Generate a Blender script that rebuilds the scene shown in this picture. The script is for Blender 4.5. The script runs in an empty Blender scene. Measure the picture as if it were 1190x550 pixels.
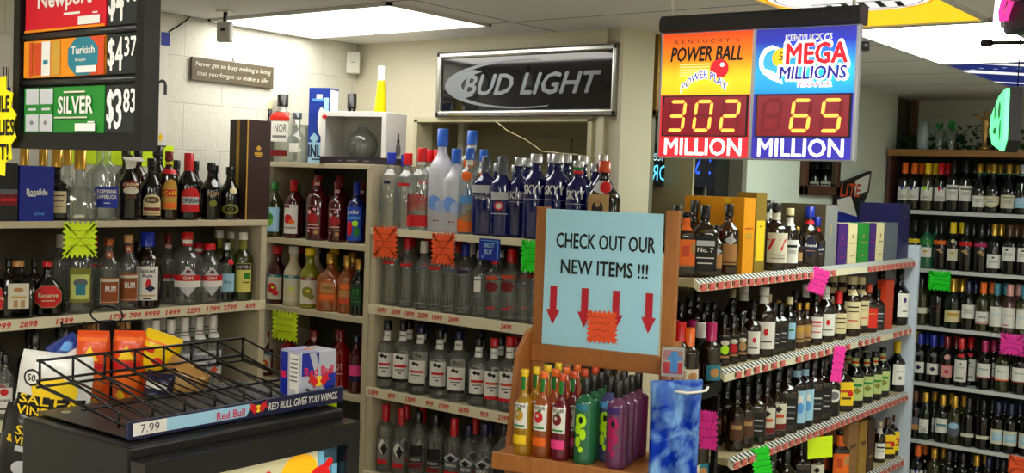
import bpy, math, random
import numpy as np
from mathutils import Vector, Matrix
R_ = random.Random(7)
PI = math.pi
sc = bpy.context.scene
COL = sc.collection

# ------------------------------------------------------------------ camera
H = 1.95                                   # eye height
yaw, pit, rol = (math.radians(a) for a in (-37.317, 2.761, 2.092))
F = 1308.4                                 # focal length in pixels of the 1190 px wide frame
fw = np.array([math.sin(yaw)*math.cos(pit), math.cos(yaw)*math.cos(pit), -math.sin(pit)])
r0 = np.array([math.cos(yaw), -math.sin(yaw), 0.0]); d0 = np.cross(fw, r0)
RT = math.cos(rol)*r0 - math.sin(rol)*d0
DN = math.sin(rol)*r0 + math.cos(rol)*d0
cd = bpy.data.cameras.new('camera'); cam = bpy.data.objects.new('camera', cd); COL.objects.link(cam)
cd.sensor_fit = 'HORIZONTAL'; cd.sensor_width = 36; cd.lens = 36*F/1190; cd.clip_start = .05
cam.matrix_world = Matrix(((RT[0], -DN[0], -fw[0], 0), (RT[1], -DN[1], -fw[1], 0), (RT[2], -DN[2], -fw[2], H), (0, 0, 0, 1)))
sc.camera = cam

def ray(x, y): return fw + RT*(x-595)/F + DN*(y-275)/F
def at(x, y, ax, v):                       # where the sight line of a measured photo point meets an axis plane
    q = ray(x, y); o = (0, 0, H)[ax]
    p = q*((v-o)/q[ax]); return Vector((p[0], p[1], p[2]+H))
def dep(x, y, d):
    p = ray(x, y)*d; return Vector((p[0], p[1], p[2]+H))
def proj(p):
    q = np.array([p[0], p[1], p[2]-H]); z = q@fw
    return 595+F*(q@RT)/z, 275+F*(q@DN)/z

# ------------------------------------------------------------------ world, exposure
sc.view_settings.view_transform = 'Standard'; sc.view_settings.look = 'None'
sc.view_settings.gamma = 1; sc.view_settings.use_curve_mapping = False
sc.view_settings.exposure = 0.0
w = bpy.data.worlds.new('world'); sc.world = w; w.use_nodes = True
w.node_tree.nodes['Background'].inputs[0].default_value = (.30, .33, .40, 1)
w.node_tree.nodes['Background'].inputs[1].default_value = .05
TROFFER = 7                              # strength of the lit ceiling troffers
FILL_TROFFER = 13.5                                 # strength of the unseen troffers added as fill light
try:
    sc.cycles.max_bounces = 10; sc.cycles.transmission_bounces = 8; sc.cycles.transparent_max_bounces = 28
    sc.cycles.glossy_bounces = 4; sc.cycles.diffuse_bounces = 4
    sc.cycles.caustics_reflective = False; sc.cycles.sample_clamp_indirect = 4; sc.cycles.use_denoising = True
except Exception: pass

# ------------------------------------------------------------------ materials
def s2l(c): return tuple((x/12.92 if x <= .04045 else ((x+.055)/1.055)**2.4) for x in c)
_mats = {}
def mat(name, rgb=(.5, .5, .5), rough=.5, metal=0, trans=0, ior=1.45, emit=0, ecol=None, noise=0, nscale=8, bump=0, coat=0):
    if name in _mats: return _mats[name]
    m = bpy.data.materials.new(name); m.use_nodes = True; nt = m.node_tree; b = nt.nodes['Principled BSDF']
    c = s2l(rgb)+(1,)
    b.inputs['Base Color'].default_value = c; b.inputs['Roughness'].default_value = rough
    b.inputs['Metallic'].default_value = metal; b.inputs['IOR'].default_value = ior
    b.inputs['Transmission Weight'].default_value = trans; b.inputs['Coat Weight'].default_value = coat
    if emit:
        b.inputs['Emission Color'].default_value = s2l(ecol or rgb)+(1,); b.inputs['Emission Strength'].default_value = emit
    if noise or bump:
        tc = nt.nodes.new('ShaderNodeTexCoord'); n = nt.nodes.new('ShaderNodeTexNoise'); n.inputs['Scale'].default_value = nscale
        n.inputs['Detail'].default_value = 4
        nt.links.new(tc.outputs['Object'], n.inputs['Vector'])
        if noise:
            mx = nt.nodes.new('ShaderNodeMix'); mx.data_type = 'RGBA'
            mx.inputs[6].default_value = tuple(x*(1-noise) for x in c[:3])+(1,); mx.inputs[7].default_value = tuple(min(1, x*(1+noise)) for x in c[:3])+(1,)
            nt.links.new(n.outputs['Fac'], mx.inputs[0]); nt.links.new(mx.outputs[2], b.inputs['Base Color'])
        if bump:
            bp = nt.nodes.new('ShaderNodeBump'); bp.inputs['Strength'].default_value = bump; bp.inputs['Distance'].default_value = .01
            nt.links.new(n.outputs['Fac'], bp.inputs['Height']); nt.links.new(bp.outputs['Normal'], b.inputs['Normal'])
    _mats[name] = m; return m
def N(m): return m.node_tree, m.node_tree.nodes['Principled BSDF']

def block_wall(name, rgb, axis, z0):       # painted concrete block: running bond with grooved joints
    m = mat(name, rgb, .6); nt, b = N(m)
    tc = nt.nodes.new('ShaderNodeTexCoord'); sp = nt.nodes.new('ShaderNodeSeparateXYZ'); cb = nt.nodes.new('ShaderNodeCombineXYZ')
    nt.links.new(tc.outputs['Object'], sp.inputs[0]); nt.links.new(sp.outputs[axis], cb.inputs[0])
    ad = nt.nodes.new('ShaderNodeMath'); ad.operation = 'SUBTRACT'; ad.inputs[1].default_value = z0
    nt.links.new(sp.outputs[2], ad.inputs[0]); nt.links.new(ad.outputs[0], cb.inputs[1])
    br = nt.nodes.new('ShaderNodeTexBrick'); br.inputs['Scale'].default_value = 1; br.inputs['Brick Width'].default_value = .4
    br.inputs['Row Height'].default_value = .2; br.inputs['Mortar Size'].default_value = .0022; br.inputs['Mortar Smooth'].default_value = .6
    c = s2l(rgb)
    br.inputs['Color1'].default_value = c+(1,); br.inputs['Color2'].default_value = tuple(x*.97 for x in c)+(1,)
    br.inputs['Mortar'].default_value = tuple(x*.72 for x in c)+(1,)
    nt.links.new(cb.outputs[0], br.inputs['Vector']); nt.links.new(br.outputs['Color'], b.inputs['Base Color'])
    n = nt.nodes.new('ShaderNodeTexNoise'); n.inputs['Scale'].default_value = 60; n.inputs['Detail'].default_value = 6
    nt.links.new(tc.outputs['Object'], n.inputs['Vector'])
    mm = nt.nodes.new('ShaderNodeMath'); mm.operation = 'MULTIPLY_ADD'; mm.inputs[1].default_value = -1.2
    nt.links.new(br.outputs['Fac'], mm.inputs[0]); nt.links.new(n.outputs['Fac'], mm.inputs[2])
    bp = nt.nodes.new('ShaderNodeBump'); bp.inputs['Strength'].default_value = .35; bp.inputs['Distance'].default_value = .006
    nt.links.new(mm.outputs[0], bp.inputs['Height']); nt.links.new(bp.outputs[0], b.inputs['Normal'])
    return m
def grid_mat(name, rgb, line, sx, sy, ox, oy, wd):    # lay-in ceiling tiles with their T-bars, or floor tiles
    m = mat(name, rgb, .8); nt, b = N(m)
    tc = nt.nodes.new('ShaderNodeTexCoord'); sp = nt.nodes.new('ShaderNodeSeparateXYZ'); nt.links.new(tc.outputs['Object'], sp.inputs[0])
    outs = []
    for ax, s, o in ((0, sx, ox), (1, sy, oy)):
        a = nt.nodes.new('ShaderNodeMath'); a.operation = 'SUBTRACT'; a.inputs[1].default_value = o-100*s; nt.links.new(sp.outputs[ax], a.inputs[0])
        q = nt.nodes.new('ShaderNodeMath'); q.operation = 'MODULO'; q.inputs[1].default_value = s; nt.links.new(a.outputs[0], q.inputs[0])
        l = nt.nodes.new('ShaderNodeMath'); l.operation = 'LESS_THAN'; l.inputs[1].default_value = wd; nt.links.new(q.outputs[0], l.inputs[0])
        outs.append(l)
    mxm = nt.nodes.new('ShaderNodeMath'); mxm.operation = 'MAXIMUM'; nt.links.new(outs[0].outputs[0], mxm.inputs[0]); nt.links.new(outs[1].outputs[0], mxm.inputs[1])
    n = nt.nodes.new('ShaderNodeTexNoise'); n.inputs['Scale'].default_value = 120; nt.links.new(tc.outputs['Object'], n.inputs['Vector'])
    mx = nt.nodes.new('ShaderNodeMix'); mx.data_type = 'RGBA'; mx.inputs[6].default_value = s2l(rgb)+(1,); mx.inputs[7].default_value = s2l(line)+(1,)
    nt.links.new(mxm.outputs[0], mx.inputs[0]); nt.links.new(mx.outputs[2], b.inputs['Base Color'])
    bp = nt.nodes.new('ShaderNodeBump'); bp.inputs['Strength'].default_value = .2; bp.inputs['Distance'].default_value = .003
    nt.links.new(n.outputs['Fac'], bp.inputs['Height']); nt.links.new(bp.outputs[0], b.inputs['Normal'])
    return m
def ramp_mat(name, stops, axis=2, emit=0, rough=.4, diag=False):     # a printed colour blend over the mesh's own extent
    if name in _mats: return _mats[name]
    m = mat(name, (.5,)*3, rough); nt, b = N(m)
    tc = nt.nodes.new('ShaderNodeTexCoord'); sp = nt.nodes.new('ShaderNodeSeparateXYZ'); nt.links.new(tc.outputs['Generated'], sp.inputs[0])
    cr = nt.nodes.new('ShaderNodeValToRGB'); e = cr.color_ramp.elements
    while len(e) < len(stops): e.new(.5)
    for i, (p, c) in enumerate(stops): e[i].position = p; e[i].color = s2l(c)+(1,)
    nt.links.new(sp.outputs[axis], cr.inputs[0]); nt.links.new(cr.outputs[0], b.inputs['Base Color'])
    if emit:
        nt.links.new(cr.outputs[0], b.inputs['Emission Color']); b.inputs['Emission Strength'].default_value = emit
    return m
def wood(name, a, bcol, scale=6, axis=(1, 1, .12), rough=.45):
    if name in _mats: return _mats[name]
    m = mat(name, a, rough); nt, b = N(m)
    tc = nt.nodes.new('ShaderNodeTexCoord'); mp = nt.nodes.new('ShaderNodeMapping'); mp.inputs['Scale'].default_value = axis
    n = nt.nodes.new('ShaderNodeTexNoise'); n.inputs['Scale'].default_value = scale*6; n.inputs['Detail'].default_value = 5; n.inputs['Distortion'].default_value = .6
    nt.links.new(tc.outputs['Object'], mp.inputs[0]); nt.links.new(mp.outputs[0], n.inputs['Vector'])
    mx = nt.nodes.new('ShaderNodeMix'); mx.data_type = 'RGBA'; mx.inputs[6].default_value = s2l(a)+(1,); mx.inputs[7].default_value = s2l(bcol)+(1,)
    nt.links.new(n.outputs['Fac'], mx.inputs[0]); nt.links.new(mx.outputs[2], b.inputs['Base Color'])
    return m
def stripe_mat(name, a, bcol, period, axis=1):     # slanted black and white ticks along a price channel
    m = mat(name, a, .5); nt, b = N(m)
    tc = nt.nodes.new('ShaderNodeTexCoord'); sp = nt.nodes.new('ShaderNodeSeparateXYZ'); nt.links.new(tc.outputs['Object'], sp.inputs[0])
    ad = nt.nodes.new('ShaderNodeMath'); ad.operation = 'ADD'; nt.links.new(sp.outputs[axis], ad.inputs[0]); nt.links.new(sp.outputs[2], ad.inputs[1])
    q = nt.nodes.new('ShaderNodeMath'); q.operation = 'PINGPONG'; q.inputs[1].default_value = period/2; nt.links.new(ad.outputs[0], q.inputs[0])
    l = nt.nodes.new('ShaderNodeMath'); l.operation = 'LESS_THAN'; l.inputs[1].default_value = period/4; nt.links.new(q.outputs[0], l.inputs[0])
    mx = nt.nodes.new('ShaderNodeMix'); mx.data_type = 'RGBA'; mx.inputs[6].default_value = s2l(a)+(1,); mx.inputs[7].default_value = s2l(bcol)+(1,)
    nt.links.new(l.outputs[0], mx.inputs[0]); nt.links.new(mx.outputs[2], b.inputs['Base Color'])
    return m

PAL = dict(white=(.90, .89, .86), offwhite=(.84, .82, .74), cream=(.86, .80, .62), black=(.03, .03, .035), dark=(.09, .08, .08), red=(.80, .07, .10), dkred=(.45, .04, .06),
    orange=(.93, .42, .08), yellow=(.95, .80, .10), gold=(.78, .60, .22), green=(.12, .50, .18), lime=(.72, .93, .08), blue=(.08, .17, .62), navy=(.06, .07, .25), sky=(.35, .62, .88),
    teal=(.16, .48, .55), pink=(.93, .25, .55), magenta=(.70, .10, .38), purple=(.25, .12, .42), tan=(.72, .52, .30), brown=(.33, .20, .12), grey=(.48, .48, .48), copper=(.62, .32, .16),
    kraft=(.70, .55, .36), ltblue=(.62, .80, .90), silver=(.75, .76, .78), rust=(.80, .28, .12), olive=(.50, .50, .16), steel=(.36, .38, .42), blush=(.85, .60, .58))
def TG(n, rgb, edge, rough=.04, haze=0):      # clear liquid in glass: tinted pass-through with mirror-like edges
    m = bpy.data.materials.new('glass_'+n); m.use_nodes = True; nt = m.node_tree; nt.nodes.remove(nt.nodes['Principled BSDF']); out = nt.nodes['Material Output']
    lw = nt.nodes.new('ShaderNodeLayerWeight'); lw.inputs['Blend'].default_value = .45
    mx = nt.nodes.new('ShaderNodeMix'); mx.data_type = 'RGBA'; mx.inputs[6].default_value = s2l(rgb)+(1,); mx.inputs[7].default_value = s2l(edge)+(1,); nt.links.new(lw.outputs['Facing'], mx.inputs[0])
    tr = nt.nodes.new('ShaderNodeBsdfTransparent'); nt.links.new(mx.outputs[2], tr.inputs['Color'])
    gl = nt.nodes.new('ShaderNodeBsdfGlossy'); gl.inputs['Roughness'].default_value = rough; gl.inputs['Color'].default_value = (.95, .97, 1, 1)
    lf = nt.nodes.new('ShaderNodeLayerWeight'); lf.inputs['Blend'].default_value = .5
    p5 = nt.nodes.new('ShaderNodeMath'); p5.operation = 'POWER'; p5.inputs[1].default_value = 5; nt.links.new(lf.outputs['Facing'], p5.inputs[0])
    fr = nt.nodes.new('ShaderNodeMath'); fr.operation = 'MULTIPLY_ADD'; fr.inputs[1].default_value = .85; fr.inputs[2].default_value = .07; nt.links.new(p5.outputs[0], fr.inputs[0])
    ms = nt.nodes.new('ShaderNodeMixShader'); nt.links.new(fr.outputs[0], ms.inputs[0])
    src = tr
    if haze:
        df = nt.nodes.new('ShaderNodeBsdfTranslucent'); d2 = nt.nodes.new('ShaderNodeBsdfDiffuse'); 
        for q in (df, d2): q.inputs['Color'].default_value = s2l(tuple(x**.5 for x in rgb))+(1,)
        mm = nt.nodes.new('ShaderNodeMixShader'); mm.inputs[0].default_value = .5; nt.links.new(df.outputs[0], mm.inputs[1]); nt.links.new(d2.outputs[0], mm.inputs[2])
        m2 = nt.nodes.new('ShaderNodeMixShader'); m2.inputs[0].default_value = haze; nt.links.new(tr.outputs[0], m2.inputs[1]); nt.links.new(mm.outputs[0], m2.inputs[2]); src = m2
    nt.links.new(src.outputs[0], ms.inputs[1]); nt.links.new(gl.outputs[0], ms.inputs[2]); nt.links.new(ms.outputs[0], out.inputs['Surface'])
    return m
def C(n, rough=.55): return mat('paper_'+n, PAL[n], rough)
def CAP(n): return mat('cap_'+n, (.16, .38, .78) if n == 'sky' else PAL[n], .3, metal=.7 if n in ('gold', 'silver', 'copper', 'steel') else 0, coat=.3)
def GL(n, rgb, rough=.03, ior=1.4): return mat('glass_'+n, rgb, rough, trans=1, ior=ior)
G = dict(clear=TG('clear', (.965, .975, .97), (.70, .74, .72), .03, .075), frost=TG('frost', (.93, .94, .99), (.78, .80, .87), .3, .72), whisky=TG('whisky', (.66, .34, .10), (.30, .11, .03), .04, .06), dkwhisky=TG('dark_whisky', (.42, .18, .06), (.12, .04, .015), .04, .05),
    green=TG('green', (.20, .52, .26), (.05, .20, .08)), olive=TG('olive', (.62, .62, .24), (.28, .28, .08), .04, .08), ltgreen=TG('light_green', (.90, .95, .78), (.45, .50, .34)), red=TG('red', (.70, .05, .09), (.35, .02, .04), .04, .12), orange=GL('orange', (.95, .45, .08)),
    yellow=TG('yellow', (.98, .80, .06), (.85, .55, .03), .04, .35), rose=TG('rose', (.88, .52, .46), (.5, .22, .2), .04, .1), emerald=TG('emerald', (.10, .62, .32), (.10, .50, .28), .04, .42), bluel=TG('blue_liqueur', (.30, .34, .80), (.25, .28, .65), .04, .42), purplel=TG('purple_liqueur', (.62, .20, .50), (.45, .14, .38), .04, .42),
    rasp=TG('raspberry', (.66, .05, .13), (.5, .03, .09), .04, .35), tangerine=TG('tangerine', (.98, .42, .10), (.75, .22, .04), .04, .35),
    cobalt=mat('glass_cobalt', (.05, .08, .42), .06, trans=.35, ior=1.5, coat=.5), dark=mat('glass_dark', (.035, .03, .025), .08, ior=1.5, coat=.3), dkgreen=mat('glass_dark_green', (.04, .09, .05), .08, ior=1.5, coat=.3),
    milk=mat('glass_cream', (.80, .76, .64), .15, coat=.4), black=mat('glass_black', (.015, .013, .013), .10, ior=1.5, coat=.3), ygreen=mat('glass_lime_mix', (.62, .62, .14), .12, trans=.4, coat=.4),
    berry=mat('glass_berry_mix', (.32, .04, .06), .12, trans=.3, coat=.4))

# ------------------------------------------------------------------ mesh builder
_tx = {}
def text2d(s, bold=0, shear=0):
    k = (s, bold, shear)
    if k in _tx: return _tx[k]
    cu = bpy.data.curves.new('lettering', 'FONT'); cu.body = s; cu.align_x = 'CENTER'; cu.resolution_u = 2; cu.offset = bold; cu.shear = shear; cu.size = 1
    cu.fill_mode = 'FRONT'
    o = bpy.data.objects.new('lettering', cu); COL.objects.link(o)
    dg = bpy.context.evaluated_depsgraph_get(); me = bpy.data.meshes.new_from_object(o.evaluated_get(dg))
    v = [(p.co.x, p.co.y) for p in me.vertices]; f = [tuple(p.vertices) for p in me.polygons]
    bpy.data.objects.remove(o); bpy.data.curves.remove(cu); bpy.data.meshes.remove(me)
    if v:
        xs = [a for a, _ in v]; ys = [b for _, b in v]; cx = (min(xs)+max(xs))/2; cy = (min(ys)+max(ys))/2; hh = max(ys)-min(ys); ww = max(xs)-min(xs)
        v = [((a-cx)/hh, (b-cy)/hh) for a, b in v]; r = (v, f, ww/hh)
    else: r = ([], [], 1)
    _tx[k] = r; return r

class MB:
    def __init__(s): s.v = []; s.f = []; s.mi = []; s.sm = []; s.mats = []; s.lift = 0
    def m(s, mt):
        if mt not in s.mats: s.mats.append(mt)
        return s.mats.index(mt)
    def add(s, vs, fs, mt, smooth=False):
        o = len(s.v); s.v += [tuple(p) for p in vs]; i = s.m(mt)
        for f in fs: s.f.append(tuple(o+k for k in f)); s.mi.append(i); s.sm.append(smooth)
        return s
    def box(s, a, b, mt, M=None):
        x0, y0, z0 = a; x1, y1, z1 = b
        vs = [(x0, y0, z0), (x1, y0, z0), (x1, y1, z0), (x0, y1, z0), (x0, y0, z1), (x1, y0, z1), (x1, y1, z1), (x0, y1, z1)]
        if M: vs = [M @ Vector(p) for p in vs]
        return s.add(vs, [(3, 2, 1, 0), (4, 5, 6, 7), (0, 1, 5, 4), (1, 2, 6, 5), (2, 3, 7, 6), (3, 0, 4, 7)], mt)
    def lathe(s, prof, mt, seg=20, off=(0, 0, 0), caps=True):
        vs = []; fs = []
        for p in prof:
            rx, ry, z, n = (p[0], p[0], p[1], 2) if len(p) == 2 else p
            for k in range(seg):
                t = 2*PI*(k+.5)/seg; c, q = math.cos(t), math.sin(t)
                e = 2/n
                vs.append((off[0]+rx*math.copysign(abs(c)**e, c), off[1]+ry*math.copysign(abs(q)**e, q), off[2]+z))
        for i in range(len(prof)-1):
            for k in range(seg):
                k2 = (k+1) % seg; fs.append((i*seg+k, i*seg+k2, (i+1)*seg+k2, (i+1)*seg+k))
        s.add(vs, fs, mt, True)
        if caps:
            o = len(s.v)-len(vs)
            s.f.append(tuple(o+k for k in reversed(range(seg)))); s.mi.append(s.m(mt)); s.sm.append(False)
            e = o+(len(prof)-1)*seg; s.f.append(tuple(e+k for k in range(seg))); s.mi.append(s.m(mt)); s.sm.append(False)
        return s
    def tube(s, pts, r, mt, seg=8, rs=None):
        P = [Vector(p) for p in pts]; vs = []; fs = []; nrm = None
        for i, p in enumerate(P):
            t = (P[min(i+1, len(P)-1)]-P[max(i-1, 0)]).normalized()
            if nrm is None: nrm = t.orthogonal().normalized()
            else: nrm = (nrm-t*nrm.dot(t)).normalized()
            bn = t.cross(nrm); rr = rs[i] if rs else r
            for k in range(seg):
                a = 2*PI*k/seg; vs.append(p+nrm*math.cos(a)*rr+bn*math.sin(a)*rr)
        for i in range(len(P)-1):
            for k in range(seg):
                k2 = (k+1) % seg; fs.append((i*seg+k, i*seg+k2, (i+1)*seg+k2, (i+1)*seg+k))
        fs.append(tuple(reversed(range(seg)))); fs.append(tuple((len(P)-1)*seg+k for k in range(seg)))
        return s.add(vs, fs, mt, True)
    def prism(s, poly, mp, t, mt):         # 2-D outline pushed through mp(u, v, depth)
        n = len(poly); vs = [mp(u, v, 0) for u, v in poly]+[mp(u, v, -t) for u, v in poly]
        caps_ = [tuple(range(n)), tuple(reversed(range(n, 2*n)))]
        if n > 20:                          # star-shaped outlines: a fan from the middle
            vs += [mp(0, 0, 0), mp(0, 0, -t)]; caps_ = [(i, (i+1) % n, 2*n) for i in range(n)]+[(n+(i+1) % n, n+i, 2*n+1) for i in range(n)]
        fs = caps_+[((i+1) % n, i, n+i, n+(i+1) % n) for i in range(n)]
        return s.add(vs, fs, mt)
    def poly(s, pts, mp, mt):
        s.lift += .00035
        return s.add([mp(u, v, s.lift) for u, v in pts], [tuple(range(len(pts)))], mt)
    def patch(s, mp, u, v, w_, h_, mt, kind='r', step=.5):
        s.lift += .00035
        rows = 1 if kind == 'r' else 10
        rows = max(rows, int(math.ceil(h_/step))); n = max(1, int(math.ceil(w_/step))); vs = []; fs = []
        for i in range(rows+1):
            t = -1+2*i/rows
            hw = {'r': 1, 'e': math.sqrt(max(0, 1-t*t)), 'd': 1-abs(t), 'o': min(1, (1-abs(t))/.55*.55+.45), 'a': 1 if t < .2 else math.sqrt(max(0, 1-((t-.2)/.8)**2)),
                  's': 1 if t > 0 else math.sqrt(max(0, 1-t*t)), 'v': (t+1)/2}[kind]
            for j in range(n+1):
                vs.append(mp(u+(-1+2*j/n)*hw*w_/2, v+t*h_/2, s.lift))
        for i in range(rows):
            for j in range(n): a = i*(n+1)+j; fs.append((a, a+1, a+n+2, a+n+1))
        return s.add(vs, fs, mt, step < .1)
    def text(s, mp, st, u, v, size, mt, width=None, bold=0, shear=0, bend=None):
        vs, fs, asp = text2d(st, 0, shear)
        if not vs: return s
        s.lift += .00035; kx = size if width is None else width/asp
        n = 0 if not bold else (2 if bold < .02 else (4 if bold < .05 else 8))
        for k in range(max(1, n)):
            dx = bold*size*math.cos(2*PI*k/n) if n else 0; dy = bold*size*math.sin(2*PI*k/n) if n else 0
            out = []
            for a, b in vs:
                x, y = a*kx+dx, b*size+dy
                if bend: y += bend(x)
                out.append(mp(u+x, v+y, s.lift))
            s.add(out, fs, mt); s.lift += .00012
        return s
    def ops(s, mp, L, step=.5):
        for o in L:
            if o[0] == 't': s.text(mp, o[1], o[2], o[3], o[4], o[5], *(o[6:7] if len(o) > 6 else ()), bold=.03)
            else: s.patch(mp, o[1], o[2], o[3], o[4], o[5], o[0], step)
        return s
    def build(s, name, parent=None, mod=None):
        me = bpy.data.meshes.new(name); me.from_pydata(s.v, [], s.f)
        for mt in s.mats: me.materials.append(mt)
        me.polygons.foreach_set('material_index', s.mi); me.polygons.foreach_set('use_smooth', s.sm); me.update()
        o = bpy.data.objects.new(name, me); COL.objects.link(o)
        if parent: o.parent = parent
        return o
def bev(o, w=.002, seg=2):
    b = o.modifiers.new('edge', 'BEVEL'); b.width = w; b.segments = seg; b.limit_method = 'ANGLE'; b.angle_limit = .7; return o
def plane_map(O, U, V):
    O = Vector(O); U = Vector(U).normalized(); V = Vector(V).normalized(); Nn = U.cross(V)
    return lambda u, v, d=0: O+U*u+V*v+Nn*d
def tag(o, label, cat, group=None):
    o['label'] = label; o['category'] = cat
    if group: o['group'] = group
    return o
def thing(name, label, cat, loc=(0, 0, 0), rz=0, group=None):
    o = bpy.data.objects.new(name, None); COL.objects.link(o); o.location = loc; o.rotation_euler = (0, 0, rz); o.empty_display_size = .05
    return tag(o, label, cat, group)
def struct(o): o['kind'] = 'structure'; return o
def dup(root, label, group=None):
    r = root.copy(); COL.objects.link(r); r['label'] = label
    if group: r['group'] = group
    for ch in list(root.children):
        c = ch.copy(); COL.objects.link(c); c.parent = r
        for g in list(ch.children):
            d = g.copy(); COL.objects.link(d); d.parent = c
    return r
def local(root):   # world -> root's frame
    M = Matrix.Translation(root.location) @ root.rotation_euler.to_matrix().to_4x4(); return M.inverted()
ORD = 'first second third fourth fifth sixth seventh eighth ninth tenth eleventh twelfth thirteenth fourteenth fifteenth sixteenth seventeenth eighteenth nineteenth twentieth'.split()
ORD += ['twenty-'+x for x in ORD[:9]]+['thirtieth']+['thirty-'+x for x in ORD[:9]]

# ------------------------------------------------------------------ the room
CZ = H+.66                                 # ceiling height
LW, BW, WW, FW = -4.09, 4.03, -2.52, 7.84   # left wall, back wall, stub wall behind the gondola, far wall
RW, NW = 3.2, -2.6
m_lw = block_wall('painted_block_left', (.88, .87, .82), 1, at(200, 63.6, 0, LW).z)
m_fw = block_wall('painted_block_far', (.80, .82, .77), 0, .1)
m_ww = mat('painted_wall_stub', (.82, .85, .80), .5, noise=.03, nscale=2, bump=.03)
m_bw = mat('painted_panel_back', (.84, .82, .73), .55, noise=.04, nscale=3, bump=.04)
m_ceil = grid_mat('ceiling_tiles', (.88, .88, .87), (.40, .42, .42), 1.22, .61, -4.09, 3.09, .012)
m_floor = grid_mat('floor_tiles', (.66, .64, .60), (.2, .2, .2), .305, .305, 0, 0, .003)
def wall(name, a, b, m): return struct(MB().box(a, b, m).build(name))
wall('floor', (LW-.12, NW-.12, -.1), (RW+.12, FW+.12, 0), m_floor)
wall('ceiling', (LW-.12, NW-.12, CZ), (RW+.12, FW+.12, CZ+.1), m_ceil)
wall('wall_left', (LW-.12, NW-.12, 0), (LW, BW+.6, CZ), m_lw)
wall('wall_far', (WW-.12, FW, 0), (RW+.12, FW+.12, CZ), m_fw)
wall('wall_right', (RW, NW, 0), (RW+.12, FW, CZ), m_bw)
wall('wall_near', (LW, NW-.12, 0), (RW, NW, CZ), m_bw)
# back wall with the pass-through opening
ox0 = at(483, 137, 1, BW).x; ox1 = at(690, 140, 1, BW).x; oz1 = at(590, 139, 1, BW).z; oz0 = 1.45
mb = MB()
mb.box((LW, BW, 0), (ox0, BW+.1, CZ), m_bw).box((ox1, BW, 0), (WW, BW+.1, CZ), m_bw).box((ox0, BW, oz1), (ox1, BW+.1, CZ), m_bw).box((ox0, BW, 0), (ox1, BW+.1, oz0), m_bw)
struct(mb.build('wall_back'))
m_trim = mat('painted_trim', (.78, .76, .64), .45)
mb = MB(); fr = .022
mb.box((ox0, BW-.012, oz0), (ox0+fr, BW+.1, oz1), m_trim).box((ox1-fr, BW-.012, oz0), (ox1, BW+.1, oz1), m_trim).box((ox0, BW-.012, oz1-.01), (ox1, BW+.1, oz1+.012), m_trim)
struct(mb.build('trim_1'))
m_rec = mat('recess_board', (.70, .67, .55), .6, noise=.12, nscale=2.5)
mb = MB(); mb.box((ox0-.05, BW+.42, 0.5), (ox1+.05, BW+.46, CZ), m_rec); mb.box((ox0-.06, BW+.1, 0.5), (ox0-.03, BW+.46, CZ), m_rec); mb.box((ox1+.02, BW+.1, .5), (ox1+.05, BW+.46, CZ), m_rec)
struct(mb.build('wall_recess'))
mb = MB(); x_ = ox0+.10
mb.box((x_, BW+.2, .5), (x_+.035, BW+.24, CZ), mat('recess_post', (.80, .80, .78), .4)); struct(mb.build('trim_2'))
mb = MB()
for k in range(3):
    x_ = ox0+.33+k*.33; mb.box((x_, BW+.405, 1.5), (x_+.3, BW+.42, oz1-.06+.02*k), mat('recess_panel', (.66, .63, .50), .55, noise=.15, nscale=4))
struct(mb.build('trim_3'))
# vertical battens that make the column at the end of the back wall
mb = MB(); cx0 = at(693, 200, 1, BW).x; cx1 = at(722, 200, 1, BW-.03).x
mb.box((cx0+.01, BW-.02, 0), (cx0+.04, BW, CZ), m_bw).box((cx1-.02, BW-.05, 0), (WW+.03, BW+.2, CZ), m_bw)
struct(mb.build('trim_4'))
# stub wall with the dark shop window
wy0 = at(757, 130, 0, WW).y; wy1 = at(868, 180, 0, WW).y; wz1 = at(760, 118, 0, WW).z; wz0 = 1.05
mb = MB(); yb = BW+.1
mb.box((WW-.12, yb, 0), (WW, wy0, CZ), m_bw).box((WW-.12, wy1, 0), (WW, FW-.40, CZ), m_ww).box((WW-.12, wy0, wz1), (WW, wy1, CZ), m_bw).box((WW-.12, wy0, 0), (WW, wy1, wz0), m_bw)
struct(mb.build('wall_stub'))
struct(MB().box((WW-.16, FW-.40, 0), (WW-.04, FW, CZ), mat('dark_niche', (.30, .27, .24), .6, noise=.1)).build('wall_niche'))
struct(MB().box((WW-.03, FW-.06, 1.9), (WW+.01, FW-.005, CZ), mat('niche_post', (.45, .34, .25), .5)).build('trim_5'))
win = struct(MB().box((WW-.075, wy0, wz0), (WW-.07, wy1, wz1), mat('night_glass', (.12, .13, .14), .04, ior=1.5, coat=.2)).build('window_1'))
mb = MB(); mf = mat('window_aluminium', (.55, .54, .48), .4, metal=.3)
for a, b in ((wy0, wy0+.03), (wy1-.05, wy1)): mb.box((WW-.09, a, wz0), (WW+.005, b, wz1), mf)
mb.box((WW-.09, wy0, wz1-.03), (WW+.004, wy1, wz1), mf).box((WW-.09, wy0, wz0), (WW+.02, wy1, wz0+.03), mf).box((WW-.09, (wy0+wy1)/2+.16, wz0), (WW-.06, (wy0+wy1)/2+.18, wz1), mf)
mb.build('window_frame', win)
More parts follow.
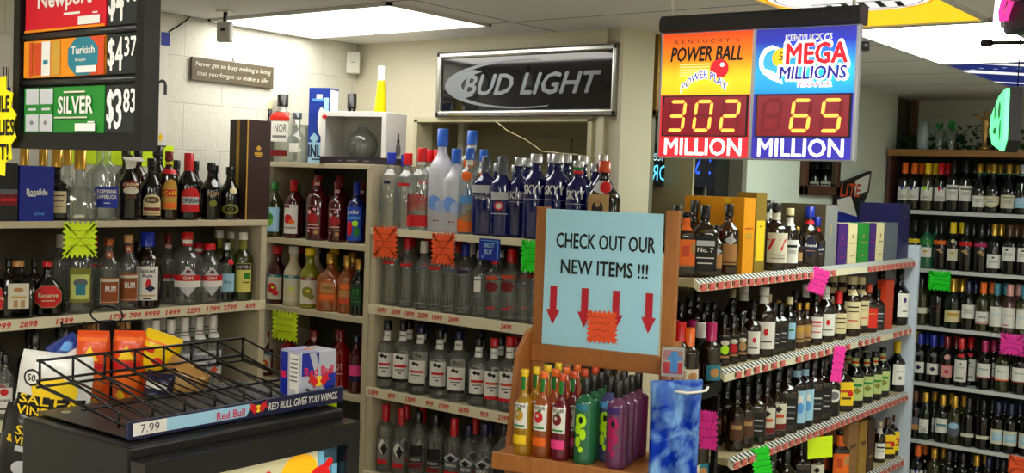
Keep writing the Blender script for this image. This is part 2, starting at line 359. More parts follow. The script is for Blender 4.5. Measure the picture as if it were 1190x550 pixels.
# ------------------------------------------------------------------ ceiling troffers
m_dif = mat('troffer_diffuser', (.98, 1, .97), .5, emit=TROFFER, ecol=(1, .985, .95)); m_tf = mat('troffer_frame', (.80, .80, .78), .5)
m_dif2 = mat('troffer_diffuser_fill', (.98, 1, .97), .5, emit=FILL_TROFFER, ecol=(1, .985, .95))
def troffer(x0, y0, x1, y1, label, dif=None, art=None):
    t = thing('ceiling_troffer', label, 'ceiling light', ((x0+x1)/2, (y0+y1)/2, CZ), 0, 'lit ceiling troffers')
    a, b = (x1-x0)/2, (y1-y0)/2; e = .018
    mb = MB(); mb.box((-a, -b, -.012), (-a+e, b, 0), m_tf).box((a-e, -b, -.012), (a, b, 0), m_tf).box((-a, -b, -.012), (a, -b+e, 0), m_tf).box((-a, b-e, -.012), (a, b, 0), m_tf)
    mb.build('frame', t)
    mb = MB(); mb.box((-a+e, -b+e, -.006), (a-e, b-e, -.001), dif or m_dif)
    if art:
        mp = plane_map((0, 0, -.0065), (1, 0, 0), (0, -1, 0)); art(mb, mp, a-e, b-e)
    mb.build('diffuser', t); return t
c1 = at(237, 18, 2, CZ); c2 = at(560, 30, 2, CZ); c3 = at(440, 2, 2, CZ)
troffer(LW+.03, c3.y+.02, LW+.03+1.08, c3.y+.64, 'bright white ceiling troffer over the corner shelves by the block wall')
rx0, rx1, ry0, ry1 = -1.72, -1.13, 4.35, 5.64
troffer(rx0, ry0, rx1, ry1, label='plain white glowing ceiling troffer between the yellow and blue printed ones', dif=mat('troffer_diffuser_row', (.98, 1, .97), .5, emit=15, ecol=(.95, 1, .95)))
def em(n, rgb, e): return mat('lit_'+n, rgb, .5, emit=e)
def art_y(mb, mp, a, b):
    def ring(r1, r2, m, cx=.005, cy=.03):
        n = 48; mb.lift += .0004
        vs = [mp(cx+r*math.cos(2*PI*k/n), cy+r*math.sin(2*PI*k/n), mb.lift) for r in (r1, r2) for k in range(n)]
        mb.add(vs, [(k, (k+1) % n, n+(k+1) % n, n+k) for k in range(n)], m)
    ring(.001, .262, em('art_white', (.97, .97, .97), .85)); ring(.238, .243, em('art_black', (.05, .05, .05), .02)); ring(.262, .275, em('art_orange', (.9, .62, .05), .8))
    k = em('art_black', (.05, .05, .05), .02)
    for u, l_ in ((-.12, .10), (-.06, .12), (0, .12), (.06, .12), (.12, .10)): mb.poly([(u-.012, -.16), (u+.012, -.16), (u+.03, -.16+l_), (u+.008, -.16+l_)], mp, k)
    mb.patch(mp, 0, -.03, .30, .012, k); mb.patch(mp, .05, -.17, .22, .008, k); mb.patch(mp, 0, .1, .2, .06, k, 'd')
troffer(rx0-.01, ry0-1.24, rx1-.02, ry0-.02, 'ceiling troffer with yellow cover and round white emblem', em('cover_yellow', (1.0, .83, .12), .9), art_y)
def art_b(mb, mp, a, b):
    wv = em('art_white', (.97, .97, .97), .85)
    mb.poly([(-a*.2, b), (a, b*.45), (a, b*.25), (-a*.6, b)], mp, wv); mb.poly([(-a, b*.5), (-a*.8, b*.5), (a, -b*.45), (a, -b*.6), (-a, b*.3)], mp, wv); mb.poly([(-a, -b*.5), (a*.2, -b), (-a*.2, -b), (-a, -b*.62)], mp, wv)
    for k in range(8): mb.patch(mp, -.22+.055*k, b*.55+.05*(k % 2), .03, .03, em('art_pale', (.7, .75, .9), .8), 'd')
troffer(rx0, ry1+.015, rx1, ry1+1.25, 'ceiling troffer with a blue and white printed cover', em('cover_blue', (.10, .17, .50), .55), art_b)
for i, (x, y) in enumerate(((-2.6, .2), (-.6, .2), (1.4, .2), (-.6, 2.2), (1.6, 2.6), (1.6, 5.0), (-2.6, -1.6), (.4, -1.6))):  # out-of-view troffers added to brighten the shop from the camera side
    troffer(x, y, x+1.2, y+.6, 'unseen ceiling troffer added over the shop floor as fill light', m_dif2)

# ------------------------------------------------------------------ bottles: one builder per kind, then copies
def pr(Rb, h, nr, zs, zn, ry=None, n=2, flare=True):
    ry = ry or Rb; o = [(Rb*.88, ry*.88, 0, n), (Rb*.99, ry*.99, .005, n), (Rb, ry, .012, n), (Rb, ry, zs, n)]
    for t in (.2, .4, .6, .8, 1):
        k = (math.cos(PI*t)+1)/2; nn = n+(2-n)*t
        o.append((nr+(Rb-nr)*k, nr+(ry-nr)*k, zs+(zn-zs)*t, nn))
    return o+[(nr, nr, h, 2)]
K = {}
def kind(key, name, desc, prof, glass, cap, ops=(), neck=(), extra=None, seg=20): K[key] = dict(name=name, desc=desc, prof=prof, glass=glass, cap=cap, ops=ops, neck=neck, extra=extra, seg=seg, proto=None, h=max(cap[1] if cap else 0, prof[-1][2]))
def wrapper(prof):
    zs = [p[2] for p in prof]
    def dims(z):
        for a, b in zip(prof, prof[1:]):
            if a[2] <= z <= b[2]:
                t = (z-a[2])/max(1e-9, b[2]-a[2]); return [a[i]+(b[i]-a[i])*t for i in (0, 1, 3)]
        p = prof[-1] if z > zs[-1] else prof[0]; return [p[0], p[1], p[3]]
    cache = {}
    def mp(u, z, d=0):
        rx, ry, n = dims(z); rx += d+.0004; ry += d+.0004
        if n < 2.05 and abs(rx-ry) < 1e-6:
            t = u/rx; return (rx*math.sin(t), -ry*math.cos(t), z)
        key = (round(rx, 5), round(ry, 5), round(n, 2))
        if key not in cache:
            ts = np.linspace(0, PI, 240); e = 2/n
            xs = rx*np.sign(np.sin(ts))*np.abs(np.sin(ts))**e; ys = -ry*np.sign(np.cos(ts))*np.abs(np.cos(ts))**e
            L = np.concatenate([[0], np.cumsum(np.hypot(np.diff(xs), np.diff(ys)))]); cache[key] = (L, xs, ys)
        L, xs, ys = cache[key]; a = abs(u); x = float(np.interp(a, L, xs)); y = float(np.interp(a, L, ys))
        return (math.copysign(x, u), y, z)
    return mp
def proto(key):
    k = K[key]
    if k['proto']: return k['proto'], True
    t = thing(k['name'], '', 'bottle'); p = k['prof']
    MB().lathe(p, k['glass'], k['seg']).build('body', t)
    if k['cap']:
        z0, z1, r, m = k['cap'][:4]; mb = MB(); mb.lathe([(r, z0), (r*1.04, z0+.002), (r*1.0, z0+.005), (r, z1-.002), (r*.9, z1)], m, 16)
        mb.build('foil' if len(k['cap']) > 4 else 'cap', t)
    mp = wrapper(p)
    zi = lambda o: (o[3]-o[4]/2, o[3]+o[4]/2)
    cl = []
    for o in k['ops']:                      # bands of print far apart up the glass are labels of their own
        a, b = zi(o); hit = [c for c in cl if a < c[1]+.003 and b > c[0]-.003]
        for c in hit: cl.remove(c)
        idx = sorted(sum((c[2] for c in hit), [])+[k['ops'].index(o)])
        cl.append((min([a]+[c[0] for c in hit]), max([b]+[c[1] for c in hit]), idx))
    for c in cl: MB().ops(mp, [k['ops'][i] for i in c[2]], .008).build('label', t)
    if k['neck']: MB().ops(mp, k['neck'], .008).build('neck_label', t)
    if k['extra']: k['extra'](t, mp)
    k['proto'] = t; return t, False
def put(key, loc, rz, s, label, group):
    t, used = proto(key)
    o = dup(t, label) if used else t
    o['label'] = label; o['group'] = group
    o.location = loc; o.rotation_euler = (0, 0, rz); wk = WIDE.get(key, 1.22 if K[key]['name'] == 'wine_bottle' else 1.08); o.scale = (s*wk, s*wk, s); return o
WIDE = dict(irish=1.2, carol=1.22, kahl=1.1, redcream=1.2, rumcream=1.2, oval=1.3, ginjug=1.3, gin=1.32, amaretto=1.3, octo=1.15, romana=1.2, tanlabel=1.3, decanter=1.3, orjug=1.25, spiced=1.1, lemon=1.15, nor=1.0, cone=1.0, sour=.95, pinkflower=1,
    goosejug=1, skyy=1.1, kraken=1.1, pyellow=.86, porange=.86, pred=.86, ogreen=.80, oblue=.80, opurple=.80)
for k_ in 'dk dkgrey fgreen fred ftan midw bigw tang redtext creamw creamt jd tanw seven wlab crownr cogn bourb bluew orangeneck yellab greencream blackw whitet'.split(): WIDE[k_] = 1.14
COUNT = {}
def solve_x(px, ax, val, z):               # place along a shelf so that the bottle stands in the photo's column
    lo, hi = (-6, 2) if ax == 1 else (-.5, 9)
    f = lambda t: proj((t, val, z) if ax == 1 else (val, t, z))[0]-px
    for _ in range(50):
        mid = (lo+hi)/2
        if f(mid) > 0: hi = mid
        else: lo = mid
    return mid
def shelf_row(ax, val, z, rot, items, where, mark, rev=False, back=None, bstep=.085, group=None, sgn=1, bskip=(), jit=.25):
    """items: (kind, px, ytop or None[, extra inset]); val = plane of the front row's centres"""
    its = sorted(items, key=lambda e: -e[1] if rev else e[1]); n = 0
    group = group or 'bottles on the '+where
    def one(it, i, dv, backrow):
        key, px, yt = it[:3]; v = val+sgn*((it[3] if len(it) > 3 else 0)+dv)
        h0 = K[key]['h']; s = it[4] if len(it) > 4 else 1
        t = solve_x(px, ax, v, z+.5*h0); base = (t, v, z) if ax == 1 else (v, t, z)
        if yt is not None:
            lo, hi = .05, .6
            for _ in range(40):
                mid = (lo+hi)/2
                if proj((base[0], base[1], z+mid))[1] > yt: lo = mid
                else: hi = mid
            s = mid/h0
            if not .72 < s < 1.35: print('SCALE', where, key, px, round(s, 2))
            s = min(1.4, max(.65, s))
        d = K[key]['desc']
        lab = f'{d}, {ORD[i]} from {mark}, {where}'
        o = put(key, base, rot+R_.uniform(-jit, jit), s, lab, group); return o, t, s
    pos = []
    for i, it in enumerate(its):
        o, t, s = one(it, i, 0, False); pos.append((t, s, it))
    if back:
        j = 0
        for q in range(back):
            for i, (t, s, it) in enumerate(pos):
                if i in bskip: continue
                t2 = t+(.03 if q % 2 == 0 else 0)*(1 if R_.random() > .3 else .6)
                v = val+sgn*((it[3] if len(it) > 3 else 0)+bstep*(q+1))
                base = (t2, v, z) if ax == 1 else (v, t2, z)
                lab = f"{K[it[0]]['desc']}, {ORD[i]} from {mark}, back row, {where}"
                put(it[0], base, rot+R_.uniform(-jit, jit), s, lab, group)

W_, B_, RD = C('white'), C('black'), C('red')
def bars(u, z, w, n, m, dz=.006, h=.0022):   # lines of fine print
    return [('r', u, z-i*dz, w*(1-.25*(i % 2)), h, m) for i in range(n)]
# ---- wines
bord = pr(.0375, .30, .0145, .185, .232); burg = pr(.041, .30, .0150, .135, .235); hock = pr(.036, .31, .0140, .15, .26); champ = pr(.044, .305, .0160, .15, .25)
def wine(key, desc, glass, cap, ops, prof=bord, cz=.232, neck=(), cr=.0158): kind(key, 'wine_bottle', desc, prof, glass, (cz, .302, cr, CAP(cap), 1), ops, neck)
def wl(m, z=.10, h=.085, w=.066, more=()): return [('r', 0, z, w, h, m)]+list(more)
D, DG = G['dark'], G['dkgreen']
for cap in ('orange', 'red', 'black', 'gold', 'magenta', 'blue', 'yellow'):
    wine('drip_'+cap, f'dark wine bottle with {cap} foil', D, cap, wl(W_, .105, .085, .066, [('v', -.008, .137, .022, .03, C('blue' if cap == 'orange' else 'red')), ('v', .01, .14, .014, .02, C('purple'))]+bars(0, .09, .04, 3, C('grey'))))
wine('drip_lime', 'pale wine bottle with yellow foil', G['olive'], 'yellow', wl(W_, .105, .085, .066, [('v', -.008, .137, .026, .03, C('lime')), ('v', .012, .137, .018, .026, C('green'))]+bars(0, .09, .04, 3, C('grey'))))
wine('bar', 'dark wine bottle with black band label', D, 'black', wl(W_, .11, .09, .068, [('r', 0, .135, .05, .008, B_)]+bars(0, .115, .04, 3, C('grey'))))
wine('plainwhite', 'burgundy bottle with square white label', D, 'gold', wl(W_, .07, .07, .07, bars(0, .085, .045, 4, C('grey'))), burg, .24)
wine('shield', 'burgundy bottle with gold shield label', D, 'gold', [('s', 0, .07, .08, .07, C('cream')), ('s', 0, .072, .066, .056, C('offwhite')), ('r', 0, .085, .05, .004, C('gold')), ('r', 0, .072, .04, .006, C('grey'))], burg, .24)
wine('creamlab', 'burgundy bottle with cream label', D, 'gold', wl(C('offwhite'), .075, .08, .072, [('r', 0, .10, .055, .006, C('olive'))]+bars(0, .085, .045, 4, C('grey'))), burg, .24)
wine('bluelab', 'dark wine bottle with pale blue label', D, 'silver', wl(C('ltblue'), .07, .06, .07, bars(0, .08, .045, 3, W_)))
for c, d in (('yellow', 'yellow'), ('green', 'green'), ('orange', 'orange'), ('red', 'red'), ('magenta', 'magenta')):
    gl = G['emerald'] if c == 'green' else D
    low = [('r', 0, .105, .062, .062, W_), ('d', 0, .11, .03, .018, C('gold'))] if c == 'green' else [('d', -.004, .125, .034, .02, C('kraft')), ('d', .008, .112, .02, .02, C('kraft'))]
    wine('band_'+c, f'wine bottle with {d} neck band', gl, 'black', [('r', 0, .172, .075, .026, C(c))]+low)
wine('band_cream', 'wine bottle with narrow cream label', D, 'yellow', [('r', 0, .10, .055, .075, C('offwhite')), ('d', 0, .11, .03, .018, C('gold'))], neck=[('e', 0, .185, .02, .024, C('cream'))])
wine('kj', 'wine bottle with tall white label', D, 'gold', wl(W_, .075, .085, .072, [('d', -.004, .098, .02, .014, B_)]+bars(0, .08, .045, 3, C('grey'))))
wine('kj2', 'wine bottle with white upper label', D, 'brown', wl(W_, .125, .085, .07, [('d', -.008, .15, .02, .014, B_)]+bars(0, .13, .045, 3, C('grey'))))
wine('olivew', 'olive wine bottle with white label', G['olive'], 'black', wl(C('offwhite'), .095, .035, .068))
wine('darkplain', 'plain dark wine bottle', D, 'black', [('r', 0, .13, .06, .004, C('dkred')), ('d', 0, .10, .02, .02, C('brown'))])
wine('champ', 'gold foiled sparkling wine bottle', G['dkgreen'], 'gold', wl(C('cream'), .075, .07, .08, [('r', 0, .085, .06, .02, C('gold'))]), champ, .19, cr=.021)
wine('bluecap', 'wine bottle with blue foil', D, 'navy', wl(W_, .115, .085, .068, bars(0, .13, .05, 5, C('grey'))))
wine('orangecap', 'white wine bottle with orange foil', G['olive'], 'orange', wl(W_, .085, .075, .072, [('t', 'vino', 0, .09, .014, C('blue')), ('r', 0, .055, .07, .012, C('blush'))]))
wine('tealcap', 'white wine bottle with teal foil', G['ltgreen'], 'teal', wl(W_, .10, .12, .07, bars(0, .12, .045, 4, C('ltblue'))))
wine('pinkcap', 'rose wine bottle with pink foil', G['rose'], 'blush', wl(W_, .10, .12, .07, bars(0, .12, .045, 3, C('blush'))+[('r', -.01, .055, .03, .006, C('magenta'))]))
wine('yel', 'pale yellow wine bottle', G['olive'], 'yellow', wl(C('lime'), .09, .075, .06))
wine('bluefoot', 'dark wine bottle with bright blue foil', D, 'blue', wl(W_, .09, .07, .06, [('d', 0, .09, .03, .03, C('navy'))]), neck=[('e', 0, .178, .03, .026, C('steel'))])
wine('redfoot', 'dark wine bottle with crimson foil', D, 'dkred', wl(C('blush'), .085, .07, .06, [('d', 0, .085, .03, .03, C('magenta')), ('r', 0, .123, .06, .006, RD)]), neck=[('e', 0, .175, .03, .034, C('blush'))])
wine('bigwhite', 'wine bottle with large white label', D, 'red', wl(W_, .10, .135, .066, [('d', 0, .145, .014, .012, B_)]+bars(0, .125, .04, 2, C('grey'))+bars(0, .06, .045, 2, B_, .009, .004)), neck=[('r', 0, .196, .03, .02, RD)])
for c, gl, lo in (('magenta', D, 'magenta'), ('olive', G['olive'], 'orange'), ('dkred', D, 'dkred')):
    wine('sut_'+c, f'wine bottle with white and {"orange" if c=="olive" else "crimson" if c=="dkred" else "magenta"} label', gl, 'magenta' if c != 'olive' else 'gold', wl(W_, .12, .085, .074, [('r', 0, .076, .074, .008, C(lo)), ('t', 'Home', 0, .13, .012, C('teal'))]))
wine('scene', 'dark bottle, blue and yellow label', D, 'brown', [('r', 0, .115, .066, .05, C('steel')), ('r', 0, .075, .066, .035, C('tan'))])
wine('flagged', 'slim dark bottle with narrow white label', DG, 'gold', wl(W_, .09, .09, .05, bars(0, .085, .035, 4, C('steel'), .012, .005)), hock)
wine('land', 'wine bottle with landscape label', D, 'gold', wl(W_, .11, .09, .066, [('r', 0, .115, .05, .012, C('teal')), ('r', 0, .103, .04, .006, C('steel'))]))
wine('clearw', 'pale green bottle with grey label', G['olive'], 'gold', [('e', 0, .10, .07, .1, C('steel')), ('e', 0, .12, .05, .04, C('ltblue'))])
wine('lowband', 'dark wine bottle with low white band', D, 'black', [('r', 0, .075, .07, .022, C('offwhite'))])
wine('twin', 'dark wine bottle with square grey-white label', D, 'navy', wl(C('offwhite'), .095, .09, .072, [('r', 0, .095, .05, .05, C('ltblue'))]+bars(0, .11, .035, 4, W_)))
# foil topped bottles of the small stand
for c in ('pink', 'red', 'orange', 'white', 'magenta'):
    wine('foil_'+c, f'sparkling wine bottle with {c} foil', G['dkwhisky'] if c != 'white' else DG, c, wl(C('teal' if c == 'magenta' else 'offwhite'), .08, .07, .07, [('e', 0, .08, .04, .04, C('tan'))]), champ if c == 'white' else bord, .175 if c == 'white' else .21, cr=.02)
# ---- spirits
lq = pr(.038, .295, .0135, .175, .225); tall = pr(.0375, .30, .0135, .195, .24); jug = pr(.056, .325, .018, .20, .275); sq = pr(.042, .27, .0145, .165, .215, .042, 5)
flat = pr(.058, .26, .014, .13, .205, .034, 3); goose = pr(.044, .33, .0155, .20, .265); skyy = pr(.043, .315, .0165, .215, .262)
def sp(key, name, desc, prof, glass, cap, ops=(), neck=(), ch=.035, cr=None, extra=None):
    h = prof[-1][2]; nr = prof[-1][0]; kind(key, name, desc, prof, glass, (h-ch, h+.004, cr or nr+.0025, CAP(cap)), ops, neck, extra)
CL = G['clear']
sp('gift_gold', 'liqueur_bottle', 'tall slim bottle with gold neck', pr(.030, .36, .013, .19, .22), CL, 'gold', [('r', 0, .1, .05, .05, C('cream'))], ch=.10, cr=.019)
sp('tanlabel', 'liqueur_bottle', 'dark bottle with square parchment label', pr(.046, .33, .0145, .15, .20, .046, 3), G['black'], 'gold', [('r', 0, .085, .07, .10, C('cream')), ('r', 0, .115, .055, .006, C('brown')), ('r', 0, .09, .05, .005, C('brown')), ('r', 0, .065, .045, .004, C('brown'))], ch=.085, cr=.019)
sp('decanter', 'tequila_bottle', 'squat clear tequila decanter', pr(.055, .30, .015, .11, .16, .045, 4), CL, 'gold', [('r', 0, .02, .03, .012, W_)], ch=.085, cr=.019)
sp('romana', 'liqueur_bottle', 'clear bottle with blue label', pr(.050, .35, .016, .20, .26), CL, 'silver', [('r', 0, .10, .085, .09, C('blue')), ('t', 'ROMANA', 0, .125, .016, W_, .07), ('t', 'SAMBUCA', 0, .102, .016, W_, .07), ('r', 0, .075, .02, .004, W_)], ch=.03)
cream = pr(.040, .27, .014, .14, .215); G['crm'] = G['black']
def pour(t, mp):
    mb = MB(); mb.box((-.032, -.028, .262), (.032, .03, .266), W_, Matrix.Rotation(.25, 4, 'X')); mb.prism([(-.022, .0), (.022, .0), (.016, -.04), (-.012, -.05)], lambda u, v, d: Vector((u, -.02+d, .262+v)), .002, W_); mb.build('paper_tag', t)
sp('irish', 'cream_liqueur_bottle', 'black cream bottle with white paper on its cap', cream, G['black'], 'black', [('e', 0, .145, .062, .045, C('dkred')), ('e', 0, .125, .055, .03, C('offwhite')), ('t', 'CREAM', 0, .15, .012, C('cream')), ('e', 0, .10, .04, .02, C('brown'))], extra=pour)
sp('carol', 'cream_liqueur_bottle', 'black cream bottle with arched parchment label', cream, G['black'], 'black', [('a', 0, .07, .068, .095, C('cream')), ('e', 0, .09, .055, .03, C('brown')), ('t', 'IRISH', 0, .09, .012, C('cream')), ('r', 0, .05, .062, .014, C('dkred')), ('r', 0, .03, .06, .006, C('kraft'))])
sp('kahl', 'liqueur_bottle', 'brown liqueur bottle with yellow label', tall, G['dkwhisky'], 'dkred', [('a', 0, .115, .062, .135, C('gold')), ('r', 0, .12, .05, .03, RD), ('t', 'CAFE', 0, .12, .016, C('yellow')), ('r', 0, .065, .05, .022, C('orange'))], neck=[('r', 0, .252, .05, .012, C('yellow')), ('r', 0, .215, .07, .02, RD)])
sp('redcream', 'cream_liqueur_bottle', 'black bottle with red cap and red label', cream, G['black'], 'red', [('a', 0, .085, .07, .10, RD), ('r', 0, .08, .062, .03, C('silver')), ('t', 'CREAM', 0, .08, .016, B_)], ch=.075)
sp('rumcream', 'cream_liqueur_bottle', 'black cream bottle with gold lettering', cream, G['black'], 'black', [('t', 'RUM', 0, .125, .02, C('kraft'), .05), ('e', 0, .08, .03, .035, C('olive'))], neck=[('e', .01, .175, .03, .04, C('silver'))])
sp('oval', 'cream_liqueur_bottle', 'black cream bottle with gold oval label', cream, G['black'], 'black', [('e', 0, .055, .075, .055, C('olive')), ('e', 0, .055, .05, .035, C('black')), ('t', 'O', 0, .055, .02, C('olive'))], neck=[('e', .01, .15, .03, .035, C('cream'))])
sp('amaretto', 'liqueur_bottle', 'square black bottle with tall cream label', pr(.05, .235, .016, .16, .19, .04, 6), G['black'], 'tan', [('r', 0, .095, .062, .105, C('offwhite')), ('r', 0, .09, .045, .008, C('gold')), ('e', 0, .12, .03, .02, C('tan')), ('r', .013, .062, .012, .03, C('kraft')), ('r', -.008, .062, .012, .03, C('kraft'))], ch=.022)
sp('octo', 'liqueur_bottle', 'flat dark bottle with red octagonal label', pr(.062, .225, .014, .09, .18, .036, 2.3), G['black'], 'red', [('o', 0, .083, .098, .095, C('kraft')), ('o', 0, .083, .092, .089, RD), ('t', 'Reserve', 0, .088, .02, C('cream'), .07), ('r', 0, .065, .045, .004, C('cream'))], ch=.02, cr=.018)
sp('lemon', 'liqueur_bottle', 'clear bottle with yellow picture label', pr(.043, .30, .014, .19, .235), CL, 'silver', [('r', 0, .105, .07, .125, C('olive')), ('r', 0, .10, .06, .09, mat('paper_pale_lime', (.78, .82, .45), .5)), ('e', 0, .115, .045, .03, C('steel')), ('r', 0, .09, .03, .04, C('teal')), ('r', 0, .158, .04, .006, C('olive'))])
def rum(key, d, prof, cp, sc_): sp(key, 'rum_bottle', d, prof, CL, cp, [('r', 0, .095, .075*sc_, .115, C('offwhite')), ('r', 0, .09, .07*sc_, .09, mat('paper_rum', (.55, .27, .08), .5)), ('t', 'RUM', .004, .105, .024, W_, .038*sc_), ('r', 0, .15, .07*sc_, .008, C('copper')), ('r', 0, .04, .065*sc_, .006, C('copper'))], neck=[('r', 0, .255, .03, .03, C('copper')), ('t', 'R', 0, .255, .014, W_)], ch=.03)
rum('rumjug', 'large clear rum bottle with brown label', pr(.052, .325, .018, .19, .27), 'copper', 1.1); rum('rum', 'clear rum bottle with brown label', pr(.043, .31, .015, .19, .24), 'tan', 1)
sp('spiced', 'rum_bottle', 'amber rum bottle with blue cap', pr(.050, .31, .018, .195, .25), G['dkwhisky'], 'blue', [('r', 0, .105, .088, .14, W_), ('t', 'Spiced', 0, .155, .018, C('navy'), .055), ('t', 'Rum', 0, .137, .014, C('navy')), ('e', .005, .10, .022, .05, RD), ('d', .012, .085, .04, .03, C('navy')), ('r', 0, .055, .06, .005, C('gold')), ('r', 0, .042, .03, .005, B_)], ch=.055, cr=.026)
sp('redneck', 'vodka_bottle', 'clear bottle with dark red cap', tall, CL, 'dkred', [('r', 0, .12, .05, .02, RD), ('r', 0, .105, .05, .012, W_)], neck=[('r', 0, .25, .03, .015, C('blush'))])
gin = [('d', 0, .11, .095, .14, C('silver')), ('r', 0, .125, .10, .026, RD), ('t', 'GIN', 0, .125, .014, W_), ('r', 0, .098, .10, .028, W_), ('d', 0, .155, .02, .02, C('dkred'))]
sp('ginjug', 'gin_bottle', 'large gin bottle, red diamond label', jug, CL, 'red', gin, neck=[('r', 0, .287, .04, .018, W_), ('r', 0, .272, .04, .008, RD)], ch=.028)
sp('gin', 'gin_bottle', 'clear gin bottle with red diamond label', pr(.05, .285, .018, .175, .24), CL, 'red', gin, ch=.028, cr=.022)
sp('greengin', 'gin_bottle', 'green gin bottle with white label', pr(.042, .30, .015, .19, .24, .03, 3), G['green'], 'silver', [('r', 0, .10, .066, .09, C('ltblue')), ('t', 'Dry', 0, .10, .02, C('steel')), ('r', 0, .05, .05, .005, C('steel'))], neck=[('e', .015, .205, .03, .03, RD)])
sp('limegin', 'gin_bottle', 'clear gin bottle with yellow label', pr(.042, .305, .016, .19, .24), G['ltgreen'], 'white', [('r', 0, .105, .070, .13, mat('paper_pale_yellow', (.86, .83, .42), .5)), ('r', 0, .155, .064, .026, B_), ('t', 'SEVEN', 0, .155, .013, W_), ('r', .012, .115, .026, .028, C('green')), ('r', .01, .085, .03, .004, B_)], neck=[('r', 0, .252, .04, .04, C('olive'))], ch=.03)
def vod(key, d, cp, ops, prof=tall, ch=.045, gl=CL, neck=(), nm='vodka_bottle', cr=None): sp(key, nm, d, prof, gl, cp, ops, neck, ch, cr)
vod('whitecap', 'white-capped vodka bottle with neck label', 'white', [('r', 0, .11, .066, .10, C('silver')), ('t', 'VODKA', 0, .14, .014, C('navy'), .05), ('r', .0, .10, .05, .02, C('steel')), ('d', 0, .08, .03, .03, C('rust'))], neck=[('r', 0, .235, .045, .045, W_), ('r', 0, .245, .03, .006, C('grey')), ('r', 0, .232, .03, .005, C('grey'))])
vod('waxseal', 'clear bottle, white label, red seal', 'black', [('r', 0, .09, .075, .12, W_), ('e', 0, .13, .035, .035, RD), ('t', 'BOURBON', 0, .09, .012, B_, .055), ('r', 0, .05, .05, .008, B_)])
# corner unit
sp('sour', 'schnapps_bottle', 'green schnapps bottle with lime leaf label', pr(.048, .29, .017, .19, .24), G['olive'], 'green', [('r', .01, .095, .08, .13, C('ltblue')), ('e', -.012, .095, .055, .08, mat('paper_leaf', (.45, .68, .18), .5)), ('e', .0, .11, .03, .03, C('green'))])
sp('redberry', 'schnapps_bottle', 'red schnapps bottle with white label', pr(.044, .30, .016, .19, .245), G['red'], 'red', [('r', 0, .10, .078, .15, W_), ('r', -.02, .165, .035, .015, C('dkred')), ('e', -.01, .10, .045, .05, RD), ('e', .01, .085, .03, .03, C('orange')), ('r', 0, .055, .06, .006, C('grey'))], ch=.055)
lace = [('e', -.02, .135, .02, .02, C('blush')), ('e', .005, .15, .014, .01, C('blush')), ('e', 0, .105, .055, .05, mat('paper_deep_red', (.62, .05, .10), .5)), ('r', 0, .075, .05, .006, C('blush')), ('r', 0, .06, .055, .004, C('blush')), ('e', .015, .04, .02, .02, C('tan')), ('e', -.02, .045, .012, .012, C('blush')), ('r', 0, .165, .06, .003, C('blush'))]
sp('lacejug', 'schnapps_bottle', 'large red schnapps bottle with printed fruit', pr(.050, .31, .017, .20, .255), G['red'], 'dkred', lace, ch=.03, neck=[('r', 0, .27, .03, .015, C('blush'))]); sp('lace', 'schnapps_bottle', 'slim red schnapps bottle with printed fruit', pr(.042, .30, .015, .19, .24), G['red'], 'dkred', lace, ch=.03, neck=[('r', 0, .255, .03, .015, C('blush'))])
sp('bluepop', 'vodka_bottle', 'blue flavoured vodka bottle with berries', pr(.04, .30, .014, .19, .24), G['cobalt'], 'blue', [('r', 0, .10, .085, .165, mat('paper_royal', (.10, .30, .75), .4)), ('t', 'polar', 0, .155, .024, W_, .06), ('e', -.018, .075, .035, .08, RD), ('e', .012, .10, .03, .03, C('lime')), ('e', .02, .06, .028, .05, C('green')), ('r', .0, .128, .07, .012, C('sky'))], ch=.06)
def mixer(key, d, gl, cp, fr_, band): sp(key, 'mixer_bottle', d, pr(.046, .30, .019, .165, .235), G[gl], cp, [('r', 0, .085, .088, .12, C('offwhite')), ('r', 0, .15, .088, .014, C(band)), ('t', 'MIX', 0, .15, .010, W_), ('e', -.005, .085, .05, .055, C(fr_)), ('e', .015, .06, .03, .03, C(fr_)), ('e', .0, .09, .016, .016, C('lime' if fr_ != 'olive' else 'yellow'))], (), .035, .024)
mixer('mixred', 'dark red mixer bottle with red cap', 'berry', 'red', 'red', 'teal'); mixer('mixcream', 'cream mixer bottle with white cap', 'milk', 'white', 'cream', 'teal'); mixer('mixlime', 'yellow-green mixer bottle with yellow cap', 'ygreen', 'yellow', 'olive', 'dkred')
sp('orjug', 'liqueur_bottle', 'large orange liqueur bottle', pr(.056, .29, .015, .16, .225, .045, 2.6), G['tangerine'], 'gold', [('a', 0, .105, .07, .11, mat('paper_amber', (.72, .36, .10), .4)), ('r', 0, .12, .055, .05, C('tan')), ('r', 0, .075, .06, .025, C('orange')), ('t', 'TRIPLE', 0, .12, .012, C('brown'), .045)], ch=.05)
sp('ors', 'liqueur_bottle', 'orange liqueur bottle with orange label', pr(.040, .285, .014, .17, .225, .036, 2.4), G['tangerine'], 'gold', [('e', 0, .135, .055, .03, C('orange')), ('r', 0, .10, .055, .035, C('tan')), ('r', 0, .065, .055, .03, C('rust'))], ch=.05)
sp('mel', 'liqueur_bottle', 'dark green liqueur bottle with green print', pr(.040, .28, .014, .17, .225), G['green'], 'gold', [('r', 0, .10, .055, .11, mat('paper_deep_green', (.05, .22, .10), .5)), ('t', 'M', 0, .12, .03, C('green')), ('r', 0, .09, .05, .006, C('green')), ('r', 0, .07, .05, .006, C('green'))], ch=.05)
sp('redlow', 'schnapps_bottle', 'wide red schnapps bottle', pr(.050, .30, .016, .19, .25), mat('glass_scarlet', (.70, .08, .06), .1, trans=.5, coat=.4), 'dkred', [('t', 'HOT', 0, .12, .03, C('blush'), .06), ('r', 0, .085, .06, .006, C('blush'))])
